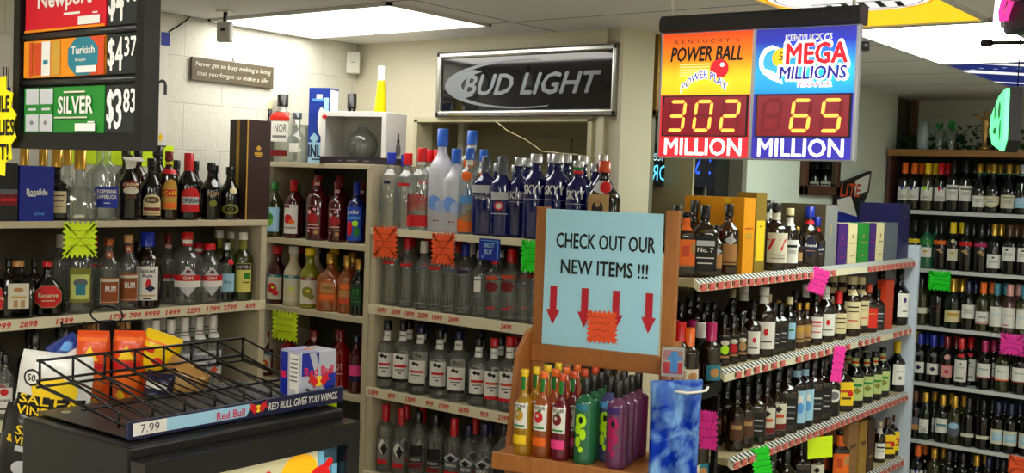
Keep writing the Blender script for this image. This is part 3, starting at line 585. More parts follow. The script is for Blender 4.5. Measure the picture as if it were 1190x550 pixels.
sp('pinklow', 'schnapps_bottle', 'dark bottle with pink and blue label', tall, G['berry'], 'navy', [('r', 0, .12, .066, .06, C('pink')), ('r', 0, .08, .066, .03, C('navy'))])
# top of the corner unit
sp('nor', 'whiskey_bottle', 'clear square bottle with red shoulders and white label', pr(.058, .33, .02, .22, .265, .04, 6), CL, 'black', [('r', 0, .225, .10, .045, mat('paper_vermilion', (.80, .16, .10), .4)), ('r', 0, .15, .092, .10, W_), ('t', 'NOR', .006, .168, .042, B_, .062), ('r', 0, .125, .07, .012, C('grey')), ('r', 0, .045, .09, .03, C('dkred'))], ch=.055, cr=.028)
sp('pinkflower', 'liqueur_bottle', 'dark slim bottle with a pink flower', pr(.03, .34, .012, .20, .26), G['dkgreen'], 'cream', [('e', 0, .10, .05, .07, C('cream')), ('o', 0, .19, .05, .05, C('blush')), ('r', 0, .04, .05, .04, C('kraft'))], ch=.04)
sp('cone', 'liqueur_bottle', 'yellow cone shaped liqueur bottle with white cap', [(.045, .045, 0, 2), (.047, .047, .01, 2), (.046, .046, .06, 2), (.032, .032, .24, 2), (.022, .022, .36, 2), (.017, .017, .41, 2), (.015, .015, .47, 2)], mat('glass_limoncello', (.92, .84, .05), .15, trans=.25, coat=.4), 'white', [('r', 0, .12, .05, .05, C('yellow'))], ch=.065)
sp('darkneck', 'wine_bottle', 'dark bottle with foil neck', bord, D, 'black', [('r', 0, .1, .06, .08, C('offwhite'))], ch=.06)
sp('skullflask', 'liqueur_bottle', 'clear stoppered decanter', pr(.045, .27, .018, .12, .18, .04, 3), CL, 'steel', [('r', 0, .08, .05, .05, W_)], ch=.03, cr=.024)
# vodka unit
vod('smblue', 'clear vodka bottle with blue cap', 'blue', [('r', .0, .19, .026, .012, C('navy')), ('r', -.03, .12, .012, .10, C('steel'))], pr(.042, .31, .015, .21, .252)); vod('smred', 'clear vodka bottle with red cap', 'red', [('r', .0, .185, .05, .012, RD), ('r', -.03, .12, .012, .10, C('steel'))], pr(.042, .31, .015, .21, .252))
def burst(t, mp):
    mb = MB()
    for k in range(15):
        a = PI*.08+k*PI*.84/14; u0, v0 = .002*math.cos(a), .07; p = [(u0+.013*math.cos(a-.03), v0+.013*math.sin(a-.03)), (.068*math.cos(a-.055), v0+.075*math.sin(a-.055)), (.068*math.cos(a+.055), v0+.075*math.sin(a+.055)), (u0+.013*math.cos(a+.03), v0+.013*math.sin(a+.03))]
        p = [(max(-.055, min(.055, a_)), b_) for a_, b_ in p]
        mb.poly(p, mp, RD)
    mb.patch(mp, 0, .04, .11, .045, RD, 'r', .008); mb.patch(mp, -.045, .1, .02, .09, C('dkred'), 'r', .008); mb.build('label', t)
vod('sunburst', 'clear vodka bottle with red sunburst print', 'red', (), tall, extra=None) if False else sp('sunburst', 'vodka_bottle', 'clear vodka bottle with red sunburst print', pr(.043, .32, .0145, .20, .255), CL, 'red', (), [('r', 0, .268, .04, .02, W_)], .05, None, burst)
gg = [('e', -.012, .115, .06, .06, mat('paper_bird_blue', (.45, .62, .92), .4)), ('e', .02, .10, .05, .05, mat('paper_bird_pale', (.70, .78, .95), .4)), ('r', -.006, .045, .008, .005, C('navy')), ('r', .008, .045, .008, .005, RD)]
vod('goose', 'tall frosted vodka bottle with blue cap', 'sky', gg, goose, .055, G['frost']); vod('goosejug', 'large frosted vodka bottle with blue cap', 'sky', gg, pr(.052, .40, .018, .24, .32), .065, G['frost'], cr=.022)
vod('gooseor', 'frosted vodka bottle with orange roundel', 'sky', [('e', 0, .235, .04, .04, C('orange')), ('r', 0, .14, .05, .03, C('sky')), ('r', 0, .035, .09, .05, C('orange')), ('e', .01, .065, .06, .03, C('tan'))], pr(.040, .345, .0145, .24, .285), .045, CL, neck=[('r', 0, .292, .04, .025, W_)])
vod('diamondblue', 'angular cobalt vodka bottle with grey cap', 'steel', [('r', 0, .16, .08, .006, C('steel')), ('t', 'IMPERIA', 0, .15, .01, C('silver')), ('r', 0, .185, .085, .03, C('silver'))], pr(.046, .31, .016, .20, .25, .04, 3), .06, G['cobalt'])
vod('redseal', 'cobalt vodka bottle with red seal', 'steel', [('e', 0, .12, .035, .035, RD), ('e', 0, .12, .022, .022, W_), ('r', 0, .16, .07, .03, C('silver')), ('r', 0, .09, .07, .003, C('silver'))], pr(.042, .31, .016, .20, .25), .09, G['cobalt'])
sk = [('t', 'SKYY', 0, .185, .034, W_, .074), ('r', 0, .15, .08, .0016, C('silver'))]
vod('skyy', 'cobalt blue vodka bottle with silver cap', 'silver', sk, skyy, .032, G['cobalt'], cr=.021); vod('skyys', 'small cobalt vodka bottle with silver cap', 'silver', [('t', 'SKYY', 0, .16, .028, W_, .062), ('r', 0, .135, .07, .0014, C('silver'))], pr(.038, .30, .0145, .19, .24), .03, G['cobalt'])
vod('skyyc', 'cobalt vodka bottle with green and red collar', 'silver', sk, skyy, .022, G['cobalt'], neck=[('r', 0, .288, .09, .012, C('green')), ('r', 0, .274, .09, .012, RD)], cr=.02)
sp('kraken', 'rum_bottle', 'black rum bottle with kraft portrait label', pr(.058, .31, .017, .17, .25, .045, 3), G['dark'], 'rust', [('r', -.01, .13, .075, .12, C('kraft')), ('e', -.012, .135, .04, .055, C('dark')), ('e', -.012, .15, .018, .022, C('kraft'))], neck=[('e', 0, .215, .07, .05, C('silver')), ('e', .012, .215, .04, .045, RD)], ch=.04, cr=.022)
for c, lab in (('red', RD), ('white', C('steel')), ('blue', C('navy'))):
    vod('plain_'+c, f'printed clear vodka bottle, {c} cap', c, [('r', 0, .185, .05, .014, lab), ('r', 0, .17, .035, .004, C('grey')), ('r', 0, .03, .05, .006, C('grey'))], tall, .05)
vod('berryvod', 'red-printed clear vodka bottle', 'red', [('r', 0, .185, .055, .018, C('rust')), ('e', 0, .145, .06, .045, C('dkred')), ('r', 0, .05, .04, .008, RD)], tall, .055)
vod('whiteflash', 'clear vodka bottle with white script', 'silver', [('r', .0, .15, .03, .07, W_), ('r', 0, .17, .05, .004, C('navy')), ('r', 0, .09, .05, .01, C('steel'))], tall, .03)
crest = lambda m, k=1: [('e', -.008, .15*k, .028, .028, B_), ('e', .006, .143*k, .018, .018, C('steel'))]
def hv(key, d, prof, cp, red=False, w=.074):
    o = [('r', 0, .105, w, .12, W_), ('d', -.010, .15, .026, .022, B_), ('d', .006, .146, .020, .018, B_), ('r', 0, .112, w*.75, .011, RD if not red else C('rust')), ('r', 0, .095, w*.55, .006, C('grey')), ('r', 0, .082, .015, .005, B_)]
    o += [('r', 0, .05, w, .014, RD if red else B_)]
    hh = prof[-1][2]
    sp(key, 'vodka_bottle', d, prof, CL, cp, o, [('r', 0, hh-.062, .04, .042, W_), ('r', 0, hh-.06, .025, .006, C('grey'))], .035)
hv('hv', 'clear vodka bottle with white crest label', pr(.041, .30, .0145, .185, .23), 'black'); hv('hvjug', 'large vodka jug with white crest label', pr(.057, .325, .018, .20, .255), 'navy', w=.085); hv('hvred', 'clear vodka bottle with red-edged crest label', pr(.041, .30, .0145, .175, .225), 'red', True)
vod('low_red', 'clear vodka bottle, red neck, eagle print', 'red', [('r', 0, .105, .05, .10, C('grey')), ('d', .0, .12, .045, .07, W_), ('d', .008, .11, .03, .06, B_), ('r', 0, .05, .045, .022, RD)], tall, .075); vod('low_dark', 'clear vodka bottle with black block print', 'black', [('r', 0, .14, .06, .05, B_), ('r', 0, .10, .06, .024, B_), ('t', 'VODKA', 0, .10, .012, W_, .05), ('r', 0, .07, .06, .02, C('dkred'))], pr(.045, .31, .016, .20, .25), .05)
def crown(mc):
    return [('d', 0, .135, .075, .05, C('silver')), ('r', 0, .105, .065, .04, C('steel')), ('d', 0, .135, .04, .03, B_), ('t', 'KING', 0, .108, .014, W_, .045), ('r', 0, .06, .065, .04, C(mc))]
vod('crown_red', 'clear vodka bottle, crown, red label', 'red', crown('red'), tall, .075); vod('crown_blue', 'clear vodka bottle, crown, blue label', 'navy', crown('navy'), tall, .05)
# easel bottles
def puck(key, d, gl, cp, fc, blk):
    sp(key, 'schnapps_bottle', d, pr(.037, .285, .0135, .165, .215), G[gl], cp, [('r', 0, .135, .068, .085, W_), ('t', 'PUCKER', 0, .168, .010, B_, .05), ('e', -.002, .138, .040, .040, C(fc)), ('e', -.006, .142, .014, .012, C('offwhite')), ('d', .004, .158, .018, .012, C('green')), ('r', 0, .102, .05, .006, C('green')), ('r', 0, .055, .066, .030, mat('paper_block_'+blk, PAL[blk], .5))], [('r', 0, .245, .018, .05, C('green'))], .02, .0155)
puck('pyellow', 'yellow schnapps bottle', 'yellow', 'yellow', 'gold', 'yellow'); puck('porange', 'orange schnapps bottle', 'tangerine', 'orange', 'red', 'orange'); puck('pred', 'dark red schnapps bottle', 'rasp', 'rust', 'dkred', 'pink')
for k in ('pyellow', 'porange', 'pred'): pass
def oso(key, d, gl, c1_, c2_):
    pg = mat('paper_print_'+c1_, PAL[c1_], .45)
    sp(key, 'schnapps_bottle', d, pr(.045, .28, .0145, .20, .235), G[gl], 'black', [('r', 0, .19, .06, .022, C(c2_)), ('e', 0, .145, .050, .050, pg), ('e', .002, .147, .018, .024, B_), ('e', -.012, .115, .03, .035, pg), ('e', .012, .10, .026, .04, pg), ('e', -.010, .075, .026, .04, pg), ('e', .006, .05, .02, .02, pg)], (), .05)
oso('ogreen', 'green swirl-print schnapps bottle', 'emerald', 'lime', 'teal'); oso('oblue', 'blue swirl-print schnapps bottle', 'bluel', 'lime', 'sky'); oso('opurple', 'purple swirl-print schnapps bottle', 'purplel', 'magenta', 'purple')
# gondola whiskies
WH, DW = G['whisky'], G['dkwhisky']
sp('orangeneck', 'whiskey_bottle', 'amber whiskey bottle with orange label', pr(.050, .30, .016, .19, .235, .04, 4), DW, 'black', [('r', 0, .115, .088, .12, C('orange')), ('r', .028, .135, .03, .05, C('tan')), ('r', -.01, .12, .03, .05, C('rust')), ('r', 0, .05, .088, .004, C('kraft'))], neck=[('r', 0, .245, .05, .06, C('orange'))], ch=.015)
sp('jd', 'whiskey_bottle', 'square black-label whiskey bottle', sq, DW, 'black', [('r', 0, .09, .078, .13, B_), ('r', 0, .13, .06, .02, C('silver')), ('t', 'No. 7', 0, .105, .016, W_), ('r', 0, .075, .06, .004, W_), ('r', 0, .055, .05, .004, W_)], ch=.05)
sp('tanw', 'whiskey_bottle', 'amber whiskey bottle with tan label', pr(.041, .30, .0145, .185, .235), WH, 'black', [('r', 0, .10, .066, .13, C('black')), ('r', 0, .09, .06, .09, C('tan')), ('d', 0, .15, .05, .04, C('silver')), ('r', 0, .055, .06, .006, C('brown'))], ch=.05)
sp('seven', 'whiskey_bottle', 'dark whiskey bottle with red seven label', pr(.048, .29, .016, .175, .225), DW, 'dark', [('r', 0, .10, .092, .13, C('offwhite')), ('t', '7', .02, .115, .05, RD), ('t', '7', -.03, .115, .05, RD), ('r', 0, .07, .06, .004, B_), ('r', 0, .055, .06, .004, C('grey'))], neck=[('r', 0, .235, .05, .028, C('offwhite'))], ch=.03)
sp('wlab', 'whiskey_bottle', 'whiskey bottle with plain white label', pr(.040, .285, .0145, .17, .225), DW, 'cream', [('r', 0, .085, .072, .11, W_), ('r', 0, .11, .05, .012, B_)]+bars(0, .09, .045, 3, C('grey')), neck=[('r', 0, .225, .045, .04, W_)], ch=.03)
sp('crownr', 'whiskey_bottle', 'whisky bottle with blue diamond label', pr(.046, .295, .016, .15, .235, .04, 3), DW, 'blue', [('d', 0, .10, .07, .11, C('navy')), ('t', 'Royal', 0, .105, .018, W_, .05), ('r', 0, .08, .04, .003, C('gold'))], neck=[('r', 0, .22, .06, .02, RD)], ch=.05, cr=.02)
sp('cogn', 'brandy_bottle', 'brandy bottle with gold cap', pr(.046, .28, .014, .12, .20), DW, 'gold', [('r', 0, .075, .066, .06, C('kraft'))], ch=.04)
sp('dk', 'whiskey_bottle', 'plain dark whiskey bottle', lq, DW, 'black', [('r', 0, .10, .06, .09, C('brown')), ('r', 0, .12, .045, .02, C('kraft'))], ch=.045)
sp('dkgrey', 'whiskey_bottle', 'dark whiskey bottle with grey label', pr(.041, .29, .0145, .18, .23, .041, 4), DW, 'black', [('r', 0, .10, .066, .12, C('dark')), ('r', 0, .12, .05, .008, C('silver')), ('r', 0, .095, .05, .008, C('steel')), ('r', 0, .07, .045, .006, C('silver'))], ch=.045)
def fruit(key, d, c): sp(key, 'whiskey_bottle', d, pr(.036, .285, .014, .17, .22), DW, 'black', [('r', 0, .10, .062, .13, B_), ('e', 0, .135, .045, .03, C('offwhite')), ('e', 0, .095, .045, .055, C(c)), ('r', 0, .055, .05, .012, C('tan'))], ch=.045)
fruit('fgreen', 'flavoured whiskey bottle with green label', 'lime'); fruit('fred', 'flavoured whiskey bottle with red label', 'red'); fruit('ftan', 'flavoured whiskey bottle with tan label', 'kraft')
sp('bigw', 'whiskey_bottle', 'large whiskey bottle with white label', pr(.054, .325, .018, .20, .265), DW, 'white', [('r', 0, .105, .10, .13, W_), ('e', 0, .12, .02, .035, RD), ('r', 0, .075, .06, .006, B_)], neck=[('r', 0, .27, .05, .035, W_)], ch=.035)
sp('midw', 'whiskey_bottle', 'whiskey bottle, white label, red mark', pr(.046, .29, .016, .185, .235), DW, 'black', [('r', 0, .10, .088, .13, W_), ('e', .005, .115, .018, .03, RD), ('r', 0, .07, .05, .006, B_)], ch=.04)
sp('greenw', 'whiskey_bottle', 'green whiskey bottle with white label', pr(.041, .30, .0145, .18, .235), G['green'], 'cream', [('r', 0, .115, .07, .09, C('ltblue')), ('r', 0, .12, .045, .01, C('green'))], ch=.04)
sp('tang', 'brandy_bottle', 'brandy bottle with tan and gold label', lq, WH, 'gold', [('r', 0, .10, .062, .11, C('kraft')), ('e', 0, .125, .045, .04, C('gold')), ('r', 0, .065, .05, .01, C('brown'))], ch=.04)
sp('redtext', 'whiskey_bottle', 'whiskey bottle with red lettering on white', pr(.042, .29, .015, .17, .23), DW, 'black', [('r', 0, .10, .074, .12, W_), ('r', 0, .13, .055, .012, RD), ('r', 0, .11, .055, .012, C('blush')), ('r', 0, .075, .05, .006, RD)], ch=.04)
sp('creamw', 'bourbon_bottle', 'bourbon bottle with cream label', pr(.046, .29, .016, .16, .23), DW, 'red', [('r', 0, .10, .084, .12, C('cream')), ('r', 0, .13, .06, .008, C('brown')), ('r', 0, .105, .06, .008, B_), ('r', 0, .07, .05, .006, C('brown'))], ch=.075, cr=.021)
sp('creamt', 'bourbon_bottle', 'tall bourbon bottle with cream label', pr(.050, .33, .018, .21, .27), DW, 'cream', [('r', 0, .12, .092, .15, C('cream')), ('r', 0, .165, .06, .008, B_), ('r', 0, .14, .06, .006, C('brown')), ('r', 0, .09, .05, .006, RD)], neck=[('r', 0, .245, .05, .03, C('cream'))], ch=.04, cr=.026)
sp('redlab', 'whiskey_bottle', 'square whiskey bottle with red label', pr(.048, .29, .016, .17, .225, .044, 5), DW, 'rust', [('r', 0, .09, .09, .12, mat('paper_tomato', (.82, .15, .10), .5)), ('r', 0, .115, .06, .006, C('gold'))], ch=.05)
sp('blackw', 'whiskey_bottle', 'big black bottle with white label', pr(.050, .325, .018, .185, .255), G['black'], 'black', [('r', .008, .12, .075, .14, W_), ('e', .008, .15, .02, .03, C('purple')), ('r', .01, .085, .03, .006, B_)], ch=.05)
sp('bourb', 'bourbon_bottle', 'bourbon bottle with parchment and red label', pr(.045, .30, .015, .15, .22), DW, 'black', [('r', 0, .095, .08, .12, C('offwhite')), ('r', 0, .05, .08, .028, C('dkred')), ('d', 0, .13, .03, .03, B_), ('r', 0, .10, .05, .014, C('rust'))], ch=.05)
sp('bluew', 'vodka_bottle', 'dark bottle with white and blue label', pr(.043, .30, .016, .20, .24), G['black'], 'black', [('r', 0, .105, .078, .145, C('ltblue')), ('r', .0, .12, .03, .07, W_), ('e', .005, .10, .03, .05, C('sky'))], neck=[('r', 0, .255, .045, .04, C('ltblue'))], ch=.035)
sp('ovalw', 'tequila_bottle', 'dark bottle with white oval label', pr(.05, .27, .016, .16, .215), G['black'], 'black', [('e', 0, .115, .085, .075, W_), ('e', 0, .115, .06, .045, C('grey'))], ch=.04)
sp('yellab', 'tequila_bottle', 'dark bottle with yellow label', pr(.046, .27, .016, .16, .215, .04, 4), G['dkwhisky'], 'brown', [('r', 0, .10, .082, .13, C('yellow')), ('r', 0, .115, .06, .014, C('rust')), ('r', 0, .075, .05, .012, C('brown')), ('e', .02, .10, .03, .03, RD)], ch=.045)
sp('greencream', 'tequila_bottle', 'dark bottle with pale green label', pr(.044, .29, .016, .17, .225), G['black'], 'black', [('r', 0, .10, .075, .12, mat('paper_pale_green', (.72, .78, .50), .5)), ('r', 0, .12, .05, .014, C('green')), ('d', 0, .09, .04, .04, C('olive'))], neck=[('r', 0, .24, .04, .05, mat('paper_pale_green', (.72, .78, .50), .5)), ('r', 0, .235, .04, .012, RD)], ch=.03)
sp('whitet', 'whiskey_bottle', 'dark bottle, white label, yellow neck', pr(.05, .31, .016, .18, .24), G['black'], 'yellow', [('r', 0, .11, .08, .13, W_), ('r', 0, .13, .045, .006, B_), ('d', 0, .09, .03, .03, C('grey'))], ch=.07)

# ------------------------------------------------------------------ shelving
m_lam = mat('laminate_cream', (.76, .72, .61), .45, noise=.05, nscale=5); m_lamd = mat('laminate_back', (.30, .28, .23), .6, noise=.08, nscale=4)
m_lip = mat('laminate_lip', (.88, .85, .73), .4); m_paper = mat('tag_paper', (.88, .84, .72), .6); m_num = mat('tag_red_ink', (.82, .08, .08), .5)
m_metal = mat('shelf_metal_white', (.80, .81, .80), .4); m_blk = mat('black_metal', (.025, .025, .028), .4, metal=.4)
# ---- vodka unit in the middle
CY = 3.45; CD = .31; czs = [at(434, 264.9, 1, CY).z, at(435, 354.2, 1, CY).z, at(430, 450.2, 1, CY).z, at(426.5, 547, 1, CY).z, .33]
cxl = at(437, 300, 1, CY).x; cxr = -2.13; pt = .032
unit = thing('shelving_unit', 'cream shelving unit of clear and cobalt vodka bottles between corner unit and wooden display', 'shelving unit', ((cxl+cxr)/2, CY, 0)); L = local(unit)
def ubox(unit, name, a, b, m, bevel=.0015):
    l = local(unit); o = MB().box(a, b, m, l).build(name, unit)
    if bevel: bev(o, bevel)
    return o
LT = .028
ubox(unit, 'side_panel', (cxl-pt, CY, 0), (cxl, CY+CD, czs[0]), m_lam); ubox(unit, 'side_panel', (cxr, CY, 0), (cxr+pt, CY+CD, czs[0]), m_lam)
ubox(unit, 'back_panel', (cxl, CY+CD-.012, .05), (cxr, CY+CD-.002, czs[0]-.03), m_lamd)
def tags(unit, sh, lst, mp, hgt, par=None):
    for (u, v, s, wd) in lst:
        mb = MB(); q = lambda a, b, d=0: mp(u+a, v+b, d)
        mb.patch(q, 0, 0, wd*1.2, hgt, m_paper); mb.text(q, s, 0, 0, hgt*.80, m_num, wd*1.05, bold=.045, shear=.15); mb.build('price_tag', sh)
ctags = {1: [(444, '1499'), (460, '2699'), (476, '1899'), (491, '2299'), (508, '1899'), (527, '2499'), (588, '2499')], 2: [(434, '1299'), (455, '899'), (477, '1599'), (499, '999'), (516, '1099'), (539, '1699'), (563, '959'), (585, '2199')]}
for i, z in enumerate(czs):
    sh = ubox(unit, 'shelf', (cxl-(pt if i == 0 else 0), CY+.002, z-LT), (cxr+(pt if i == 0 else 0), CY+CD-.012, z), m_lam)
    st = ubox(unit, 'price_strip', (cxl-pt, CY-.006, z-LT-(0 if i == 0 else .012)), (cxr+pt, CY+.0015, z+.001), m_lip)
    if i in ctags:
        lst = [(at(p, 275, 1, CY).x if False else solve_x(p, 1, CY-.0065, z-.018), z-.018, s, .050*len(s)/4) for p, s in ctags[i]]
        l = local(unit); tags(unit, st, lst, lambda u, v, d=0: l @ Vector((u, CY-.0065-d, v)), .024)
VU = 'vodka '
FC = CY+.052
shelf_row(1, FC, czs[0], .42, [('smblue', 454, 177), ('smred', 473, 178), ('sunburst', 489, 172), ('goosejug', 513, 150, .02), ('goose', 529, 173, -.005), ('gooseor', 545, 172, .0),
    ('diamondblue', 564, 182), ('redseal', 583, 182), ('skyys', 602, 183, .03), ('skyy', 622, 179, .01), ('skyy', 647, 179, .01), ('skyyc', 671, 187), ('kraken', 701, 187)], VU+'top shelf', 'corner post', jit=.1)
shelf_row(1, FC+.12, czs[0], .42, [('smblue', 470, 180), ('smred', 497, 174), ('smred', 508, 174), ('gooseor', 547, 152), ('gooseor', 561, 174), ('skyys', 577, 190), ('skyys', 598, 192), ('skyys', 612, 184), ('skyys', 640, 179), ('skyys', 657, 179), ('skyys', 676, 181), ('skyys', 690, 190), ('skyys', 699, 180)], VU+'top shelf', 'corner post, back row', jit=.12, group='back bottles on the vodka unit top shelf')
shelf_row(1, FC, czs[1], .45, [('plain_red', 455, None), ('plain_red', 473, 276), ('plain_white', 492, 280), ('plain_red', 507, 279), ('plain_white', 523, 281), ('plain_blue', 540, 283), ('whiteflash', 557, 291), ('berryvod', 575, 292), ('berryvod', 593, 289), ('plain_white', 609, 302), ('plain_white', 623, 304), ('plain_red', 645, None), ('plain_blue', 668, None), ('plain_red', 690, None)], VU+'second shelf', 'corner post', back=1, bstep=.095)
shelf_row(1, FC, czs[2], .45, [('hv', 450, 373), ('hv', 468, 373), ('hvjug', 489, 378, .012), ('hv', 511, 383), ('hvjug', 533, 385, .012), ('hv', 556, 392), ('hvred', 574, 393), ('hvred', 592, 391), ('hv', 612, None), ('hv', 635, None), ('hv', 660, None)], VU+'third shelf', 'corner post', back=1, bstep=.105, jit=.1)
shelf_row(1, FC, czs[3], .45, [('low_red', 448, 470), ('low_red', 466, 474), ('low_dark', 486, 478), ('low_dark', 506, 481), ('crown_red', 527, 486), ('crown_blue', 544, 494), ('crown_blue', 563, 492), ('low_dark', 585, None)], VU+'fourth shelf', 'corner post', back=1, bstep=.1, jit=.1)

# ---- corner unit
kxl = LW+.012; kxr = cxl-pt-.003; kzs = [at(430, 191, 1, CY).z, at(415, 284.5, 1, CY).z, at(415, 368.5, 1, CY).z, at(410, 460, 1, CY).z, .35]
KD = .5
unit2 = thing('shelving_unit', 'cream corner shelving unit of coloured schnapps against the block wall', 'shelving unit', ((kxl+kxr)/2, CY, 0))
ubox(unit2, 'side_panel', (kxr-.030, CY-.004, 0), (kxr, CY+KD, kzs[0]-.022), m_lam); ubox(unit2, 'side_panel', (kxl, CY+.05, 0), (kxl+.004, CY+KD, kzs[0]-.022), m_lam)
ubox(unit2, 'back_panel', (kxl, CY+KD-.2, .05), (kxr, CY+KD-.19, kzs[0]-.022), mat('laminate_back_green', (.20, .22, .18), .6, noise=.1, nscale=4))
for i, z in enumerate(kzs):
    if i == 0: ubox(unit2, 'top', (kxl, CY-.006, z-.022), (kxr, CY+KD, z), m_lam)
    else: ubox(unit2, 'shelf', (kxl+.02, CY, z-.026), (kxr-.030, CY+KD-.2, z), m_lam)
ku = 'corner '
FK = CY+.058
shelf_row(1, FK, kzs[1], .55, [('sour', 319, 212, -.022), ('redberry', 341, 209), ('lacejug', 369, 203), ('lace', 392, 211), ('bluepop', 414, 212)], ku+'upper shelf', 'block wall', back=1, bstep=.12, jit=.15)
shelf_row(1, FK, kzs[2], .55, [('mixred', 302, 290), ('mixred', 322, 286), ('mixcream', 341, 286), ('mixlime', 360, 288), ('orjug', 384, 294), ('ors', 403, 297), ('mel', 417, 301)], ku+'middle shelf', 'block wall', back=1, bstep=.12, jit=.15)
shelf_row(1, FK, kzs[3], .55, [('mixred', 310, 385), ('redlow', 335, 384), ('lacejug', 365, 384), ('redlow', 396, 384, .02), ('pinklow', 414, 390)], ku+'lower shelf', 'block wall', back=1, bstep=.12, jit=.15)
# on top of it
zt = kzs[0]; FT = CY+.055
shelf_row(1, FT, zt, .5, [('pinkflower', 313, 118, -.028), ('nor', 328, 110, .0), ('skullflask', 345, 131, -.012)], 'corner unit top', 'brown box', jit=.1, group='bottles on top of the corner unit')
shelf_row(1, FT+.23, zt, 0, [('darkneck', 408, 109), ('cone', 442, 77)], 'behind white window box', 'block wall', jit=0, group='bottles on top of the corner unit')
def carton(name, label, cat, loc, rz, w, d, h, m, front=(), side=(), group=None, right=()):
    t = thing(name, label, cat, loc, rz, group)
    mb = MB().box((-w/2, -d/2, 0), (w/2, d/2, h), m)
    for L_, mp in ((front, plane_map((0, -d/2-.0003, 0), (1, 0, 0), (0, 0, 1))), (side, plane_map((-w/2-.0003, 0, 0), (0, -1, 0), (0, 0, 1))), (right, plane_map((w/2+.0003, 0, 0), (0, 1, 0), (0, 0, 1)))):
        mb.lift = 0
        if L_: mb.ops(mp, L_)
    mb.build('carton', t)
    return t
def height_to(base, y):
    lo, hi = .01, 1
    for _ in range(40):
        mid = (lo+hi)/2
        if proj((base[0], base[1], base[2]+mid))[1] > y: lo = mid
        else: hi = mid
    return mid
fx = (solve_x(359, 1, CY+.06, zt+.15)+solve_x(385, 1, CY+.06, zt+.15))/2; hh = height_to((fx, CY+.06, zt), 102)
mblue = mat('carton_ice_blue', (.12, .22, .58), .35, noise=.5, nscale=14)
carton('bottle_box', 'blue and white vodka gift box standing on the corner unit', 'gift box', (fx-.028, CY+.06+.045, zt), .36, .104, .09, hh, mblue,
    [('r', 0, hh*.87, .03, .03, W_), ('r', 0, hh*.84, .07, .012, C('sky')), ('e', .012, hh*.55, .035, hh*.40, W_), ('r', .036, hh*.62, .022, hh*.5, C('ltblue')), ('d', -.02, hh*.33, .05, .05, C('ltblue')), ('r', 0, hh*.14, .097, hh*.27, C('ltblue')), ('t', 'INLA', -.002, hh*.16, .055, C('navy'), .088), ('r', 0, hh*.05, .06, .006, C('navy'))], [('r', 0, hh*.5, .08, hh*.9, C('ltblue'))], right=[('r', 0, hh*.55, .08, hh*.85, W_)])
# white window box with the glass flask
bx0 = solve_x(374, 1, CY+.03, zt+.08); bx1 = solve_x(434, 1, CY+.03, zt+.08); bw = bx1-bx0; bh = height_to((bx0, CY+.03, zt), 130); bd = .20
wb = thing('window_box', 'white window box holding a round glass flask on the corner unit', 'gift box', ((bx0+bx1)/2, CY+.03+bd/2, zt), .30)
mwb = mat('carton_white', (.90, .90, .89), .4); mdk = mat('carton_charcoal', (.16, .14, .17), .5)
mb = MB(); t_ = .004; a, b = bw/2, bd/2
mb.box((-a, -b, 0), (a, b, t_), mwb).box((-a, -b, bh-t_), (a, b, bh), mwb).box((-a, -b, t_), (-a+t_, b, bh-t_), mwb).box((a-t_, -b, t_), (a, b, bh-t_), mwb).box((-a+t_, b-t_, t_), (a-t_, b, bh-t_), mat('carton_lining', (.86, .85, .82), .5))
e = .022; mb.box((-a+t_, -b, .03), (-a+e, -b+.003, bh-t_), mwb).box((a-e, -b, .03), (a-t_, -b+.003, bh-t_), mwb).box((-a+e, -b, bh-e), (a-e, -b+.003, bh-t_), mwb)
bev(mb.build('carton', wb), .001, 1)
mb = MB(); mb.box((-a-.001, -b-.001, 0), (a+.001, b+.001, .030), mdk)
mp = plane_map((0, -b-.0012, 0), (1, 0, 0), (0, 0, 1)); mb.ops(mp, [('r', -.06, .014, .02, .004, C('grey')), ('r', .0, .014, .05, .004, C('grey')), ('r', .07, .014, .03, .004, C('grey')), ]); mb.build('base_band', wb)
MB().ops(mp, [('d', -a+.018, bh-.025, .028, .022, RD)]).build('emblem', wb)
MB().ops(plane_map((a+.0006, 0, 0), (0, 1, 0), (0, 0, 1)), [('r', .02, .09, .025, .05, B_), ('e', .02, .07, .05, .06, C('grey')), ('r', .02, .125, .012, .03, B_)]).build('side_print', wb)
fl = thing('flask', 'round clear glass flask inside the white window box', 'decanter', ((bx0+bx1)/2-.005, CY+.03+bd/2, zt+t_))
prof = [(.034, 0)]+[(.068*math.sin(PI*(k/12)), .080-.074*math.cos(PI*(k/12))) for k in range(2, 11)]+[(.020, .158), (.020, .166)]
MB().lathe(prof, CL, 24).build('body', fl); MB().lathe([(.024, .160), (.025, .168), (.02, .174)], CAP('silver'), 16).build('stopper', fl)
mb = MB()
for k in range(7):
    aa = -1.2+k*.4; mb.tube([(.058*math.sin(aa)*.9, -.052*math.cos(aa), .04), (.06*math.sin(aa), -.058*math.cos(aa), .07), (.058*math.sin(aa)*.9, -.052*math.cos(aa), .10)], .004, CL, 6)
mb.build('ribbing', fl)
t = thing('plastic_container', 'clear ribbed plastic container between red-shouldered bottle and blue gift box', 'container', (solve_x(350, 1, CY+.1, zt+.1), CY+.1, zt))
mpl = mat('clear_plastic', (.90, .90, .86), .25, trans=.75, ior=1.3); bev(MB().box((-.028, -.03, 0), (.028, .03, .17), mpl).build('body', t), .006); MB().box((-.03, -.032, .165), (.03, .032, .175), mpl).build('lid', t)

